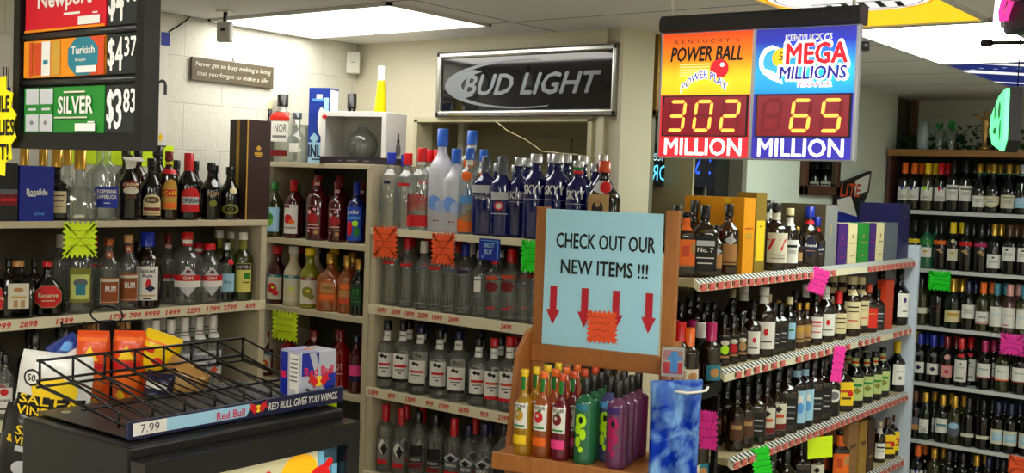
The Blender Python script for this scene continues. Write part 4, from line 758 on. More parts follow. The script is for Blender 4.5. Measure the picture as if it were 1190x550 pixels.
# ---- liquor case along the block wall
LX = -3.75; LD = .325; lzs = [at(305, 255.8, 0, LX).z, at(300, 349.6, 0, LX).z, at(0, 491, 0, LX).z, .33]
ly1 = at(303, 300, 0, LX).y; ly0 = 1.55
unit3 = thing('shelving_unit', 'cream liquor case along the block wall behind the drinks cooler', 'shelving unit', (LX, (ly0+ly1)/2, 0))
ubox(unit3, 'side_panel', (LX-LD, ly1, 0), (LX, ly1+.03, lzs[0]-.024), m_lam); ubox(unit3, 'side_panel', (LX-LD, ly0-.03, 0), (LX, ly0, lzs[0]-.024), m_lam)
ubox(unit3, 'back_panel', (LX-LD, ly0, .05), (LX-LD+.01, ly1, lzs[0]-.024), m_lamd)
ltags = [(2, '1999'), (33, '2898'), (75, '1399'), (137, '1799'), (157, '799'), (177, '9999'), (201, '1499'), (225, '2299'), (248, '1799'), (267, '2799'), (291, '699')]
for i, z in enumerate(lzs):
    if i == 0: ubox(unit3, 'top', (LX-LD, ly0-.03, z-.024), (LX+.004, ly1+.032, z), m_lam)
    else:
        ubox(unit3, 'shelf', (LX-LD+.01, ly0, z-.026), (LX-.002, ly1, z), m_lam); st = ubox(unit3, 'price_strip', (LX-.0015, ly0-.03, z-.038), (LX+.005, ly1+.03, z+.001), m_lip)
        if i == 1:
            l = local(unit3); lst = [(solve_x(p, 0, LX+.0055, z-.018), z-.018, s, .064*len(s)/4) for p, s in ltags]
            tags(unit3, st, lst, lambda u, v, d=0: l @ Vector((LX+.0055+d, u, v)), .024)
lu = 'case '
FL = LX-.055
shelf_row(0, FL, lzs[0], PI/2-.5, [('tanlabel', 66, 172, .03), ('decanter', 93, 173, -.005), ('romana', 123, 160), ('irish', 150, 180), ('carol', 176, 184), ('kahl', 196, 176), ('redcream', 219, 178), ('rumcream', 245, 189), ('oval', 267, 194)], lu+'top shelf', 'blue box', sgn=-1, jit=.12)
shelf_row(0, FL-.15, lzs[0], PI/2, [('gift_gold', 28, 168), ('gift_gold', 50, 168), ('gift_gold', 78, 168), ('romana', 116, 165), ('dk', 146, 172), ('dk', 160, 172), ('carol', 183, 170), ('dk', 205, 186), ('dk', 227, 187), ('rumcream', 249, 192)], lu+'top shelf', 'near end, back row', sgn=-1, group='back bottles on the liquor case top shelf')
shelf_row(0, FL, lzs[1], PI/2-.5, [('octo', -6, 306, .03), ('amaretto', 21, 303), ('octo', 55, 304), ('lemon', 92, 268, .0), ('rumjug', 126, 277), ('rum', 149, 273), ('spiced', 171, 270), ('redneck', 195, 272, .09), ('ginjug', 217, 270, .01), ('gin', 243, 283), ('greengin', 263, 282), ('limegin', 282, 270)], lu+'middle shelf', 'near end', sgn=-1, jit=.12)
shelf_row(0, FL-.14, lzs[1], PI/2, [('dk', 10, 300), ('dk', 40, 303), ('plain_white', 70, 272), ('plain_red', 108, 276), ('dk', 160, 280), ('ginjug', 230, 282), ('limegin', 254, 268), ('limegin', 268, 269)], lu+'middle shelf', 'near end, back row', sgn=-1, group='back bottles on the liquor case middle shelf')
shelf_row(0, FL, lzs[2], PI/2-.5, [('waxseal', 6, 412), ('dk', 40, None), ('waxseal', 75, None), ('rum', 110, None), ('rum', 145, None), ('whitecap', 180, 372), ('whitecap', 198, 371), ('whitecap', 214, 369), ('whitecap', 231, 368), ('whitecap', 247, 366)], lu+'lower shelf', 'near end', back=1, sgn=-1, jit=.1)
def on_left(px, inset, z, y): return Vector((LX-inset, solve_x(px, 0, LX-inset, z+.1), z))
p0 = on_left(14, .06, lzs[0], 0); p1 = on_left(54, .06, lzs[0], 0); bwid = p1.y-p0.y; bhh = height_to((p1.x+.055, (p0.y+p1.y)/2, lzs[0]), 193)
mbl = mat('carton_royal_blue', (.06, .14, .55), .4)
carton('bottle_box', 'royal blue gift box with white script on the liquor case', 'gift box', (LX-.06, (p0.y+p1.y)/2, lzs[0]), PI/2, bwid, .10, bhh, mbl, [('t', 'Bonafide', -.0, bhh*.53, .022, W_, bwid*.6), ('r', -.02, bhh*.46, .03, .005, W_), ('t', 'Silver', .01, bhh*.14, .012, C('sky'), .04)])
p0b = on_left(-24, .06, lzs[0], 0); p1b = on_left(12, .06, lzs[0], 0); bh2 = height_to((LX-.01, p1b.y, lzs[0]), 190)
carton('bottle_box', 'black gift box with red band beside the royal blue box', 'gift box', (LX-.06, (p0b.y+p1b.y)/2, lzs[0]), PI/2, p1b.y-p0b.y, .10, bh2, mat('carton_black', (.06, .07, .07), .5), [('r', 0, bh2*.37, p1b.y-p0b.y-.002, bh2*.2, C('dkred')), ('r', 0, bh2*.51, p1b.y-p0b.y-.002, bh2*.08, C('steel')), ('r', .02, bh2*.37, .05, .01, RD)])
p0 = on_left(277, .06, lzs[0], 0); p1 = on_left(305, .06, lzs[0], 0); bh3 = height_to((LX-.01, p1.y, lzs[0]), 141)
carton('bottle_box', 'tall dark brown gift box with gold edge at the case end', 'gift box', (LX-.07, (p0.y+p1.y)/2+.0, lzs[0]), PI/2, p1.y-p0.y, .11, bh3, mat('carton_brown', (.22, .15, .14), .45), [('d', 0, bh3*.72, .03, .025, C('gold')), ('r', 0, bh3*.665, .045, .012, C('gold')), ('r', 0, bh3*.64, .035, .006, C('gold')), ('r', 0, bh3*.12, .04, .005, C('brown')), ('r', -(p1.y-p0.y)/2+.004, bh3*.5, .006, bh3, C('gold'))], [('r', -.0, bh3*.5, .02, bh3*.98, C('gold'))])

# ---- gondola of whisky
GX = -2.0; GY0 = 3.765; GY1 = 6.27; GD = .44
gzs = [at(1058.6, 300.9, 0, GX).z, at(1060, 377.3, 0, GX).z, at(1060.9, 452.3, 0, GX).z, at(1058.6, 525, 0, GX).z, .13]
gst = [GY0, at(838, 430, 0, GX).y, at(847, 534, 0, GX).y, at(860, 560, 0, GX).y, 4.1]
g = thing('gondola_shelf', 'long whisky gondola with red price tags along the window wall', 'shelving unit', (GX, (GY0+GY1)/2, 0))
m_gl = mat('gondola_shelf_beige', (.66, .60, .46), .5); m_post = mat('gondola_post', (.74, .78, .84), .4); m_tick = stripe_mat('price_channel_ticks', (.82, .82, .80), (.05, .05, .05), .034); m_tagr = mat('tag_pink_red', (.86, .36, .34), .5)
ubox(g, 'end_panel', (GX-GD, GY1, 0), (GX+.035, GY1+.03, gzs[0]+.075), m_post)
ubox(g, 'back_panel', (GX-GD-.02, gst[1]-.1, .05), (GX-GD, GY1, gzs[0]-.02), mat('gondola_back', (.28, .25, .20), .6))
ubox(g, 'end_panel', (GX-GD, GY0+.01, 0), (GX-GD+.05, GY0+.05, gzs[0]-.02), m_gl, 0)
for i, z in enumerate(gzs):
    y0 = gst[i]
    sh = ubox(g, 'shelf', (GX-GD, y0, z-.03), (GX-.004, GY1, z), m_gl)
    l = local(g)
    mb = MB(); vs = [(GX-.004, y0, z+.004), (GX-.004, GY1+.03, z+.004), (GX+.016, GY1+.03, z-.014), (GX+.016, y0, z-.014), (GX-.004, y0, z-.03), (GX-.004, GY1+.03, z-.03), (GX+.016, GY1+.03, z-.044), (GX+.016, y0, z-.044)]
    mb.add([l @ Vector(v) for v in vs], [(0, 3, 2, 1)], m_tick); mb.add([l @ Vector(v) for v in vs], [(3, 7, 6, 2), (7, 4, 5, 6), (0, 4, 7, 3), (1, 2, 6, 5)], m_lip)
    ch = mb.build('price_channel', sh)
    if i == 4: continue
    yy = y0+.04; k = 0
    while yy < GY1:
        keep = (i in (0, 2, 3) or R_.random() > .3) and not (i == 0 and GY1-1.15 < yy < GY1-.75)
        if keep:
            mb = MB(); mp = plane_map(l @ Vector((GX+.0165, yy, z-.029)), (0, 1, 0), (0, 0, 1))
            mb.patch(mp, -.031, .004, .008, .022, B_); mb.patch(mp, 0, 0, .050, .027, m_tagr); mb.ops(mp, [('t', R_.choice(('1899', '2499', '1299', '3199', '2199', '999')), .004, .002, .011, C('blush'), .03), ('r', -.02, .004, .006, .01, B_)]); mb.build('price_tag', ch)
        yy += .068 if i in (0, 2, 3) else .085
gu = 'gondola '
RG = PI/2
RB = PI/2-.85
FG = GX-.055
mk = 'display end'
shelf_row(0, FG, gzs[0], RB, [('orangeneck', 797, 246, .05), ('jd', 818, 238, .0), ('tanw', 832, 262, .0), ('tanw', 846, 237, .0), ('seven', 888, 236, .06), ('seven', 901, 236, .0), ('wlab', 917, 242, .0), ('cogn', 926, 266, .03), ('crownr', 940, 240, .02), ('crownr', 949, 252, -.005)], gu+'top shelf', mk, sgn=-1, jit=.1)
shelf_row(0, FG-.17, gzs[0], RG, [('dk', 786, 238), ('dk', 806, 233), ('jd', 815, 230), ('dk', 826, 238), ('seven', 893, 233), ('cogn', 914, 238), ('crownr', 938, 238)], gu+'top shelf', mk+', back row', sgn=-1, jit=.1, group='back bottles on the gondola top shelf')
seq = [('fgreen', 841, 366), ('fred', 852, 366), ('ftan', 862, 365), ('midw', 874, 358), ('bigw', 887, 334, .01), ('dkgrey', 899, 352), ('dkgrey', 907, 352), ('greenw', 917, 345), ('tang', 928, 352), ('tang', 937, 352), ('redtext', 947, 340), ('bigw', 959, 333, .01), ('creamw', 974, 338), ('creamt', 989, 321, .005), ('creamt', 999, 322, .03), ('redlab', 1009, 330), ('dkgrey', 1020, 336), ('blackw', 1045, 313)]
shelf_row(0, FG, gzs[1], RB, seq, gu+'second shelf', mk, back=1, bstep=.11, sgn=-1, jit=.12)
shelf_row(0, FG-.2, gzs[1], RG, [('dk', 790, 350), ('dk', 800, 345), ('dk', 809, 338), ('dkgrey', 820, 352), ('dk', 829, 350), ('greenw', 850, 336)], gu+'second shelf', mk+', hindmost', sgn=-1, group='hindmost bottles on the gondola second shelf')
seq = [('dk', 855, 452), ('dk', 867, 448), ('dkgrey', 879, 446), ('bourb', 890, 436), ('bourb', 902, 430), ('dkgrey', 914, 426), ('bluew', 925, 420), ('bluew', 934, 419), ('dkgrey', 944, 418), ('dkgrey', 954, 416), ('ovalw', 965, 424), ('yellab', 980, 420), ('greencream', 993, 408), ('greencream', 1006, 410), ('greencream', 1016, 409), ('greencream', 1025, 404), ('whitet', 1042, 397)]
shelf_row(0, FG, gzs[2], RB, seq, gu+'third shelf', mk, back=1, bstep=.11, sgn=-1, jit=.12)
seq = [('dk', 878, None), ('dk', 896, None), ('jd', 912, None), ('dkgrey', 930, None), ('bourb', 946, None), ('orangeneck', 975, 500), ('wlab', 1022, 490), ('yellab', 1031, 486), ('yellab', 1039, 482), ('yellab', 1047, 478)]
shelf_row(0, FG, gzs[3], RB, seq, gu+'fourth shelf', mk, back=1, bstep=.11, sgn=-1, jit=.1)
def gbox(label, px_front0, px_front1, ytop, depth, m, zi=0, inset=.01, front=(), near=(), name='bottle_box', cat='gift box', group=None):
    x = GX-inset; z = gzs[zi]; y0 = solve_x(px_front0, 0, x, z+.12); y1 = solve_x(px_front1, 0, x, z+.12); h = height_to((x, (y0+y1)/2, z), ytop)
    return carton(name, label, cat, (x-depth/2, (y0+y1)/2, z), RG, max(.02, y1-y0-.002), depth, h, m, [tuple([o[0]]+[q*1.0 if isinstance(q, float) else q for q in o[1:]]) for o in front(h, y1-y0)] if front else (), near(h, depth) if near else (), group)
m_or = mat('carton_orange', (.93, .62, .08), .4); m_olv = mat('carton_olive_gold', (.55, .45, .16), .4); m_br = mat('carton_bronze', (.42, .36, .26), .4, metal=.3)
gbox('broad orange-yellow gift box behind the bottles near the display end', 863, 876, 230, .27, m_or, front=lambda h, w: [('r', 0, h*.6, w*.7, .006, C('rust')), ('r', 0, h*.5, w*.5, .02, C('gold'))], near=lambda h, d: [('r', .06, h*.96, .03, .02, C('yellow'))])
gbox('olive gold gift tube with a yellow tag beside the orange box', 877, 889, 224, .085, m_olv, inset=.02, front=lambda h, w: [('r', 0, h*.4, w*.8, h*.5, C('yellow')), ('r', 0, h*.58, .02, .004, B_)])
gbox('wide bronze and grey gift box behind the blue diamond bottles', 958, 972, 238, .22, m_br, front=lambda h, w: [('r', 0, h*.5, w*.98, h*.98, C('grey')), ('r', 0, h*.6, .012, .05, C('kraft'))])
for i, (lab, a_, b_, c_, mk_) in enumerate((('deep purple gift carton beside the bronze box', 974, 985, 'purple', 'magenta'), ('cream gift carton between purple and green cartons', 986, 996, 'cream', 'brown'), ('green gift carton in the row of slim cartons', 997, 1010, 'green', 'gold'),
        ('purple gift carton between green and cream cartons', 1011, 1018, 'purple', 'magenta'), ('cream gift carton with small dark emblem beside grey carton', 1019, 1027, 'cream', 'black'), ('grey-violet gift carton below the navy box', 1028, 1043, 'steel', 'grey'))):
    gbox(lab, a_, b_, 260-.1*i*6/3, .09, mat('carton_'+c_, PAL[c_], .45), front=lambda h, w: [('d', 0, h*.68, .018, .025, C(mk_)), ('r', 0, h*.52, w*.6, .004, C(mk_)), ('r', 0, h*.2, w*.5, .003, C(mk_))], near=lambda h, d: [('r', 0, h*.6, .04, .05, C(mk_))], group='slim gift cartons on the gondola')
gbox('large navy gift box at the far end of the gondola', 1044, 1056, 237, .22, mat('carton_navy', (.10, .08, .30), .4), front=lambda h, w: [('d', 0, h*.75, .02, .03, C('grey'))])
gbox('orange-red carton standing among the second shelf bottles', 1029, 1038, 326, .05, mat('carton_vermilion', (.80, .24, .10), .45), zi=1, inset=.02, front=lambda h, w: [('r', 0, h*.45, .03, .008, C('tan')), ('r', 0, h*.3, .03, .004, C('tan'))])
for i, (a_, b_, yt, c_, l_) in enumerate(((985, 996, 492, 'tan', 'tan'), (998, 1007, 490, 'gold', 'dull gold'), (1008, 1016, 488, 'brown', 'brown'))):
    gbox(f'{l_} gift box on the gondola bottom shelf', a_, b_, yt, .1, mat('carton_low_'+c_, tuple(x*.8 for x in PAL[c_]), .5), zi=3, front=lambda h, w: [('r', 0, h*.6, w*.6, .02, C('brown')), ('r', 0, h*.3, w*.5, .006, C('gold'))], group='low gift boxes')

# ---- wine wall
WY = 7.25; wl0 = [at(1057, 244, 1, WY).z, at(1061, 311.4, 1, WY).z, at(1068, 378.2, 1, WY).z, at(1056, 442.2, 1, WY).z, at(1054, 509, 1, WY).z, .06]
wtop = at(1046, 173.3, 1, WY).z; wx0 = WW+.012; wx1 = -1.25; WD = .42
wu = thing('wine_rack', 'tall white wine rack on the far wall beneath a wooden plank', 'shelving unit', ((wx0+wx1)/2, WY, 0))
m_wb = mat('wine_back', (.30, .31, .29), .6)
ubox(wu, 'back_panel', (wx0, WY+WD, 0), (wx1, WY+WD+.012, wtop-.03), m_wb); ubox(wu, 'side_panel', (wx0, WY+.01, 0), (wx0+.02, WY+WD, wtop-.03), mat('wine_side', (.33, .20, .18), .5)); ubox(wu, 'side_panel', (wx1-.02, WY+.01, 0), (wx1, WY+WD, wtop-.03), m_metal)
for z in wl0: ubox(wu, 'shelf', (wx0+.02, WY, z-.024), (wx1-.02, WY+WD, z), m_metal)
ubox(wu, 'plank', (wx0, WY-.01, wtop-.042), (wx1, FW-.02, wtop), wood('plank_wood', (.66, .48, .26), (.54, .36, .17), 3, (.15, 2, 2)), .003)
FWY = WY+.05; mk = 'gondola post'; wn = 'rack '
def wrow(z, seq, nm): shelf_row(1, FWY, z, .22, seq, wn+nm, mk, back=1, bstep=.085, jit=.12)
wrow(wl0[0], [('drip_orange', 1051, None), ('drip_orange', 1062, None), ('drip_lime', 1078, None), ('drip_red', 1093, None), ('bar', 1108, 186), ('bar', 1122, 187), ('plainwhite', 1138, None), ('shield', 1154, None), ('creamlab', 1172, None), ('bluelab', 1188, None), ('kj', 1206, None)], 'first shelf')
wrow(wl0[1], [('band_yellow', 1063, None), ('band_green', 1077, None), ('band_orange', 1093, None), ('band_cream', 1107, None), ('band_red', 1123, None), ('band_magenta', 1140, None), ('kj', 1155, None), ('kj2', 1173, None), ('kj2', 1190, None), ('kj2', 1207, None)], 'second shelf')
wrow(wl0[2], [('olivew', 1057, None), ('olivew', 1071, None), ('darkplain', 1089, None), ('champ', 1107, 323), ('bluecap', 1125, None), ('orangecap', 1142, None), ('tealcap', 1158, None), ('pinkcap', 1173, None), ('tealcap', 1189, None), ('pinkcap', 1206, None)], 'third shelf')
wrow(wl0[3], [('yel', 1057, None), ('bluefoot', 1069, None), ('bluefoot', 1084, None), ('redfoot', 1100, None), ('bigwhite', 1117, None), ('sut_magenta', 1144, None), ('sut_olive', 1165, None), ('sut_dkred', 1185, None), ('sut_magenta', 1205, None)], 'fourth shelf')
wrow(wl0[4], [('scene', 1063, None), ('flagged', 1075, None), ('land', 1095, None), ('clearw', 1109, None), ('lowband', 1125, None), ('lowband', 1142, None), ('twin', 1159, None), ('twin', 1174, None), ('twin', 1193, None)], 'fifth shelf')
wrow(wl0[5], [('drip_black', 1052, None), ('drip_orange', 1066, None), ('clearw', 1085, None), ('darkplain', 1102, None), ('darkplain', 1118, None), ('kj', 1134, None), ('twin', 1148, None), ('bar', 1165, None)], 'bottom shelf')

# ------------------------------------------------------------------ wooden display with the new items
FLp = dep(590, 528, 3.5); FRp = at(735, 550, 2, FLp.z); U = (FRp-FLp); EW = .43; U.normalize(); eang = math.atan2(U.y, U.x)
m_oak = wood('display_oak', (.72, .47, .24), (.58, .35, .15), 4, (2.5, 2.5, .35))
ea = thing('display_stand', 'wooden display stand with pale blue new items sign', 'display stand', (FLp.x, FLp.y, 0), eang)
ez = FLp.z; eb = .26; sz0 = 1.425; sz1 = 1.868; base_t = .028
def ebox(nm, a, b, m=m_oak): return bev(MB().box(a, b, m).build(nm, ea), .003)
ebox('post', (-.045, eb-.012, .0), (-.004, eb+.018, sz1+.005)); ebox('post', (.398, eb-.012, .0), (.440, eb+.018, sz1+.012))
ebox('shelf', (-.045, -.012, ez-base_t), (.44, eb+.02, ez)); ebox('shelf', (-.045, -.012, .45), (.44, eb+.02, .48))
ebox('front_lip', (-.045, -.022, ez-base_t-.018), (.44, -.012, ez+.006))
ebox('rail', (-.045, eb-.02, sz0-.062), (.44, eb+.0, sz0-.004))
for u0, u1 in ((-.062, -.045), (.44, .457)):
    mb = MB(); poly = [(eb+.02, 0), (eb+.02, sz0+.045), (eb-.03, sz0+.035), (eb-.105, sz0-.03), (eb-.15, ez+.0), (eb-.15, 0)]
    mb.prism(poly, lambda u, v, d, uu=u1: Vector((uu+d, u, v)), u1-u0, m_oak); bev(mb.build('side_panel', ea), .002)
m_sky = mat('sign_pale_blue', (.68, .90, .985), .5); m_arrow = mat('sign_red', (.76, .10, .18), .5)
mb = MB(); W0, W1 = -.002, .396; mb.box((W0, eb-.026, sz0), (W1, eb-.022, sz1), m_sky)
mp = plane_map((0, eb-.0265, 0), (1, 0, 0), (0, 0, 1)); hh = sz1-sz0
ink = mat('sign_ink', (.04, .05, .07), .5)
mb.text(mp, 'CHECK OUT OUR', .205, sz0+hh*.775, .048, ink, .335, bold=.022); mb.text(mp, 'NEW ITEMS !!!', .205, sz0+hh*.585, .046, ink, .295, bold=.022)
for u in (.035, .145, .252, .362):
    z_ = sz0+hh*.30-.012; mb.poly([(u-.012, z_+.072), (u-.012, z_-.005), (u-.024, z_-.005), (u, z_-.055), (u+.024, z_-.005), (u+.012, z_-.005), (u+.012, z_+.072)], mp, m_arrow)
mb.build('sign_board', ea)
def eput(kind_, u, d, lab, s=1.0, rz=0):
    p = Matrix.Rotation(eang, 4, 'Z') @ Vector((u, d, 0)); put(kind_, (FLp.x+p.x, FLp.y+p.y, ez), eang+rz, s, lab, 'schnapps bottles on the wooden display')
cols = (('pyellow', .036, 'yellow schnapps bottle'), ('porange', .100, 'orange schnapps bottle'), ('pred', .163, 'dark red schnapps bottle'), ('ogreen', .240, 'green swirl-print schnapps bottle'), ('oblue', .292, 'blue swirl-print schnapps bottle'), ('opurple', .342, 'purple swirl-print schnapps bottle'))
for i, (k_, u, d_) in enumerate(cols):
    for r in range(4):
        d0_ = (.030, .034, .032, .036, .085, .040)[i]; st_ = .060
        dd = d0_+r*st_
        if dd > eb-.03 or (i == 4 and r == 3): continue
        if k_ == 'oblue': dd += .02
        eput(k_, u+(.012 if k_[0] == 'p' else 0)*r, dd, f'{d_} {("at the front", "second from the front", "third from the front", "at the back")[r]} of the wooden display', .92, -.1)

# ------------------------------------------------------------------ neon price cards
CARD = dict(lime=(.87, 1.0, .10), coral=(1.0, .37, .18), green=(.12, .92, .16), pink=(1.0, .22, .68), yellow=(1.0, .93, .05))
def zig(w, h, n, m, d):
    P = []
    def side(a, b, k):
        for i in range(k):
            t0 = i/k; t1 = (i+.5)/k; P.append((a[0]+(b[0]-a[0])*t0, a[1]+(b[1]-a[1])*t0))
            dx, dy = b[0]-a[0], b[1]-a[1]; l_ = math.hypot(dx, dy); P.append((a[0]+dx*t1-dy/l_*d, a[1]+dy*t1+dx/l_*d))
    side((-w/2, -h/2), (w/2, -h/2), n); side((w/2, -h/2), (w/2, h/2), m); side((w/2, h/2), (-w/2, h/2), n); side((-w/2, h/2), (-w/2, -h/2), m); return P
def card(label, ax, val, px0, y0, px1, y1, col, tilt=0, yawc=0, lines=3, inkc=None, square=False):
    p = at((px0+px1)/2, (y0+y1)/2, ax, val); a = at(px0, (y0+y1)/2, ax, val); b = at(px1, (y0+y1)/2, ax, val); top = at((px0+px1)/2, y0, ax, val); bot = at((px0+px1)/2, y1, ax, val)
    w_ = (b-a).length if abs(yawc) < .6 else (px1-px0)*float(np.array([p.x, p.y, p.z-H])@fw)/F; h_ = (top-bot).length
    t = thing('price_card', label, 'price card', p, (0 if ax == 1 else PI/2)+yawc); t.rotation_euler = (tilt*0, 0, (0 if ax == 1 else PI/2)+yawc)
    m = mat('neon_card_'+col, CARD[col], .5); mk_ = inkc or mat('card_ink_'+col, tuple(x*.62 for x in CARD[col]), .6)
    def mp(u, v, d=0):
        u, v = u*math.cos(tilt)-v*math.sin(tilt), u*math.sin(tilt)+v*math.cos(tilt)
        return Vector((u, -d-.004, v))
    mb = MB()
    if square: mb.prism([(-w_/2, -h_/2), (w_/2, -h_/2), (w_/2, h_/2), (-w_/2, h_/2)], mp, .001, m)
    else: mb.prism(zig(w_*1.06, h_*1.06, 7, 7, .12*min(w_, h_)), mp, .001, m)
    for i in range(lines):
        u = -w_*.34; v = h_*.24-i*h_*.21
        while u < w_*.34:
            l_ = R_.uniform(.006, .014); mb.lift += .0003; dy = R_.uniform(-.004, .004)
            mb.add([mp(u, v, mb.lift), mp(u+l_, v+dy, mb.lift), mp(u+l_, v+dy+.0028, mb.lift), mp(u, v+.0028, mb.lift)], [(0, 1, 2, 3)], mk_); u += l_+.004
    mb.build('card', t); return t
card('lime zigzag price card hanging off the top shelf of the liquor case', 0, LX+.010, 73, 258, 112, 299, 'lime')
card('lime zigzag price card on the corner unit above the energy drink carton', 1, CY-.006, 317, 362, 346, 396, 'lime')
card('small lime price card low on the corner unit behind the energy drink carton', 1, CY-.006, 372, 459, 392, 476, 'lime')
card('coral zigzag price card beside the corner post on the vodka unit', 1, CY-.012, 434, 263, 462, 300, 'coral', .04)
card('coral zigzag price card below the frosted bottles of the vodka unit', 1, CY-.012, 502, 271, 529, 308, 'coral', .02)
card('green zigzag price card on the vodka unit beside the wooden display', 1, CY-.012, 606, 279, 633, 317, 'green', .02)
card('pink curled price card hanging from the top gondola shelf', 0, GX+.03, 940, 312, 962, 341, 'pink', -.3, -.75)
card('narrow pink price card hanging from the second gondola shelf', 0, GX+.03, 966, 403, 981, 443, 'pink', -.1, -.7)
card('pink zigzag price card on the dark stand beside the blue bags', 1, at(823, 500, 0, -1.97).y, 813, 478, 834, 522, 'pink', .04)
card('green price card hanging from the third gondola shelf', 0, GX+.03, 873, 520, 896, 552, 'green', .2, -.8)
card('plain lime card under the third gondola shelf', 0, GX+.022, 936, 508, 969, 532, 'lime', .05, -.61, 0, square=True)
card('green zigzag price card on the wine rack second shelf', 1, WY-.006, 1079, 315, 1105, 338, 'green')
card('pink zigzag price card on the wine rack third shelf', 1, WY-.006, 1162, 388, 1190, 413, 'pink')
card('coral zigzag price card on the wine rack fifth shelf', 1, WY-.006, 1172, 530, 1196, 553, 'coral')
t = card('coral zigzag price card taped on the pale blue sign', 1, 0.0, 0, 0, 1, 1, 'coral') if False else None
cc = thing('price_card', 'coral zigzag price card taped over the red arrows of the pale blue sign', 'price card', (0, 0, 0), eang)
o_ = Matrix.Rotation(eang, 4, 'Z') @ Vector((.208, eb-.031, 0)); cc.location = (FLp.x+o_.x, FLp.y+o_.y, sz0+hh*.165)
mb = MB(); mpc = lambda u, v, d=0: Vector((u*math.cos(.03)-v*math.sin(.03), -d, v+u*.03)); mb.prism(zig(.108, .108, 7, 7, .011), mpc, .001, mat('neon_card_coral', CARD['coral'], .5))
ki = mat('card_ink_coral', tuple(x*.35 for x in CARD['coral']), .6)
for i, (ln, n_) in enumerate(((.03, 3), (.034, 4), (.03, 4), (.02, 2))):
    u = -ln
    for k in range(n_*2): mb.patch(lambda a_, b_, d=0: mpc(a_, b_+a_*.3*(1 if k % 2 else -1)*.2, d), u, .030-.02*i+R_.uniform(-.003, .003), .0065, .002, ki); u += ln/n_
mb.build('card', cc)
bcd = thing('shelf_sign', 'small blue printed sign clipped below the cobalt bottles of the vodka unit', 'sign', at(569, 290, 1, CY-.010))
mb = MB(); mb.box((-.052, -.001, -.042), (.052, 0, .042), C('blue')); mp = plane_map((0, -.0012, 0), (1, 0, 0), (0, 0, 1))
mb.ops(mp, [('r', 0, .034, .09, .004, C('sky')), ('t', 'BEST', 0, .016, .016, C('ltblue'), .05), ('t', 'BUY', -.004, -.010, .018, C('ltblue'), .04), ('r', .042, .0, .006, .07, C('sky')), ('d', -.03, -.03, .02, .012, C('sky'))]); mb.build('card', bcd)

# ------------------------------------------------------------------ small dark stand with sparkling wines and the bags
st = thing('bottle_stand', 'small dark metal stand of foil-topped sparkling wines at the gondola end', 'display stand', (-2.02, 3.86, 0))
sx0, sx1, sy0, sy1 = -2.28, -1.985, 3.775, 3.985; l = local(st)
sz_ = at(800, 456, 0, -2.05).z
mb = MB()
for z in (sz_-.02, sz_-.42, .15): bev(MB().box((sx0, sy0, z), (sx1, sy1, z+.02), m_blk, l).build('shelf', st), .002)
for x, y in ((sx0, sy0), (sx1-.02, sy0), (sx0, sy1-.02), (sx1-.02, sy1-.02)): MB().box((x, y, 0), (x+.02, y+.02, sz_+.03), m_blk, l).build('post', st)
MB().box((sx1-.005, sy0, sz_), (sx1+.003, sy1, sz_+.035), m_blk, l).build('front_bar', st)
def solve_y(px, x, z): return solve_x(px, 0, x, z)
for (k_, px, x, yt) in (('foil_pink', 783, -2.14, 372), ('foil_red', 791, -2.08, 374), ('foil_magenta', 806, -2.20, 374), ('foil_orange', 802, -2.05, 381), ('foil_white', 815, -2.10, 374), ('foil_magenta', 827, -2.03, 375)):
    y = solve_y(px, x, sz_+.25); h_ = height_to((x, y, sz_), yt); put(k_, (x, y, sz_), PI/3, min(1.25, max(.8, h_/.302)), f"{K[k_]['desc']} on the dark stand, {'front' if x > -2.09 else 'rear'} {'near the display' if px < 800 else 'near the gondola'}", 'sparkling wines on the dark stand')
zz = sz_-.40
for k_, px, x in (('foil_orange', 800, -2.06), ('foil_magenta', 818, -2.05), ('foil_red', 830, -2.06)):
    put(k_, (x, min(3.94, solve_y(px, x, zz+.2)), zz), PI/3, 1, f"{K[k_]['desc']} on the lower shelf of the dark stand", 'sparkling wines on the dark stand')
tc_ = thing('shelf_sign', 'teal card hanging at the start of the second gondola shelf', 'sign', at(829, 437, 1, gst[1]-.02))
mb = MB(); mb.box((-.030, -.001, -.055), (.030, 0, .055), C('teal')); mb.ops(plane_map((0, -.0015, 0), (1, 0, 0), (0, 0, 1)), [('e', .008, .02, .03, .03, mat('paper_aqua', (.40, .68, .72), .5)), ('r', 0, -.03, .04, .006, C('ltblue'))]); mb.build('card', tc_)
# blue plastic bags hanging off the display's side
m_bag = mat('blue_plastic', (.10, .36, .86), .22, trans=.25, ior=1.2, bump=.5, nscale=14)
nt_, b_s = N(m_bag); cr_ = nt_.nodes.new('ShaderNodeValToRGB'); tc_n = nt_.nodes.new('ShaderNodeTexCoord'); nn_x = nt_.nodes.new('ShaderNodeTexNoise'); nn_x.inputs['Scale'].default_value = 9; nn_x.inputs['Distortion'].default_value = 1.5
nt_.links.new(tc_n.outputs['Object'], nn_x.inputs['Vector']); nt_.links.new(nn_x.outputs['Fac'], cr_.inputs[0]); nt_.links.new(cr_.outputs[0], b_s.inputs['Base Color'])
cr_.color_ramp.elements[0].position = .38; cr_.color_ramp.elements[0].color = s2l((.04, .22, .72))+(1,); cr_.color_ramp.elements[1].position = .66; cr_.color_ramp.elements[1].color = s2l((.55, .76, .96))+(1,)
m_bagl = mat('blue_plastic_pale', (.45, .68, .92), .3, noise=.35, nscale=14, bump=.4)
bt = dep(786, 444, 3.28); bg = thing('plastic_bags', 'sheaf of blue plastic bags hanging on the display side', 'bag', bt, math.radians(30))
wB, hB = .150, .42
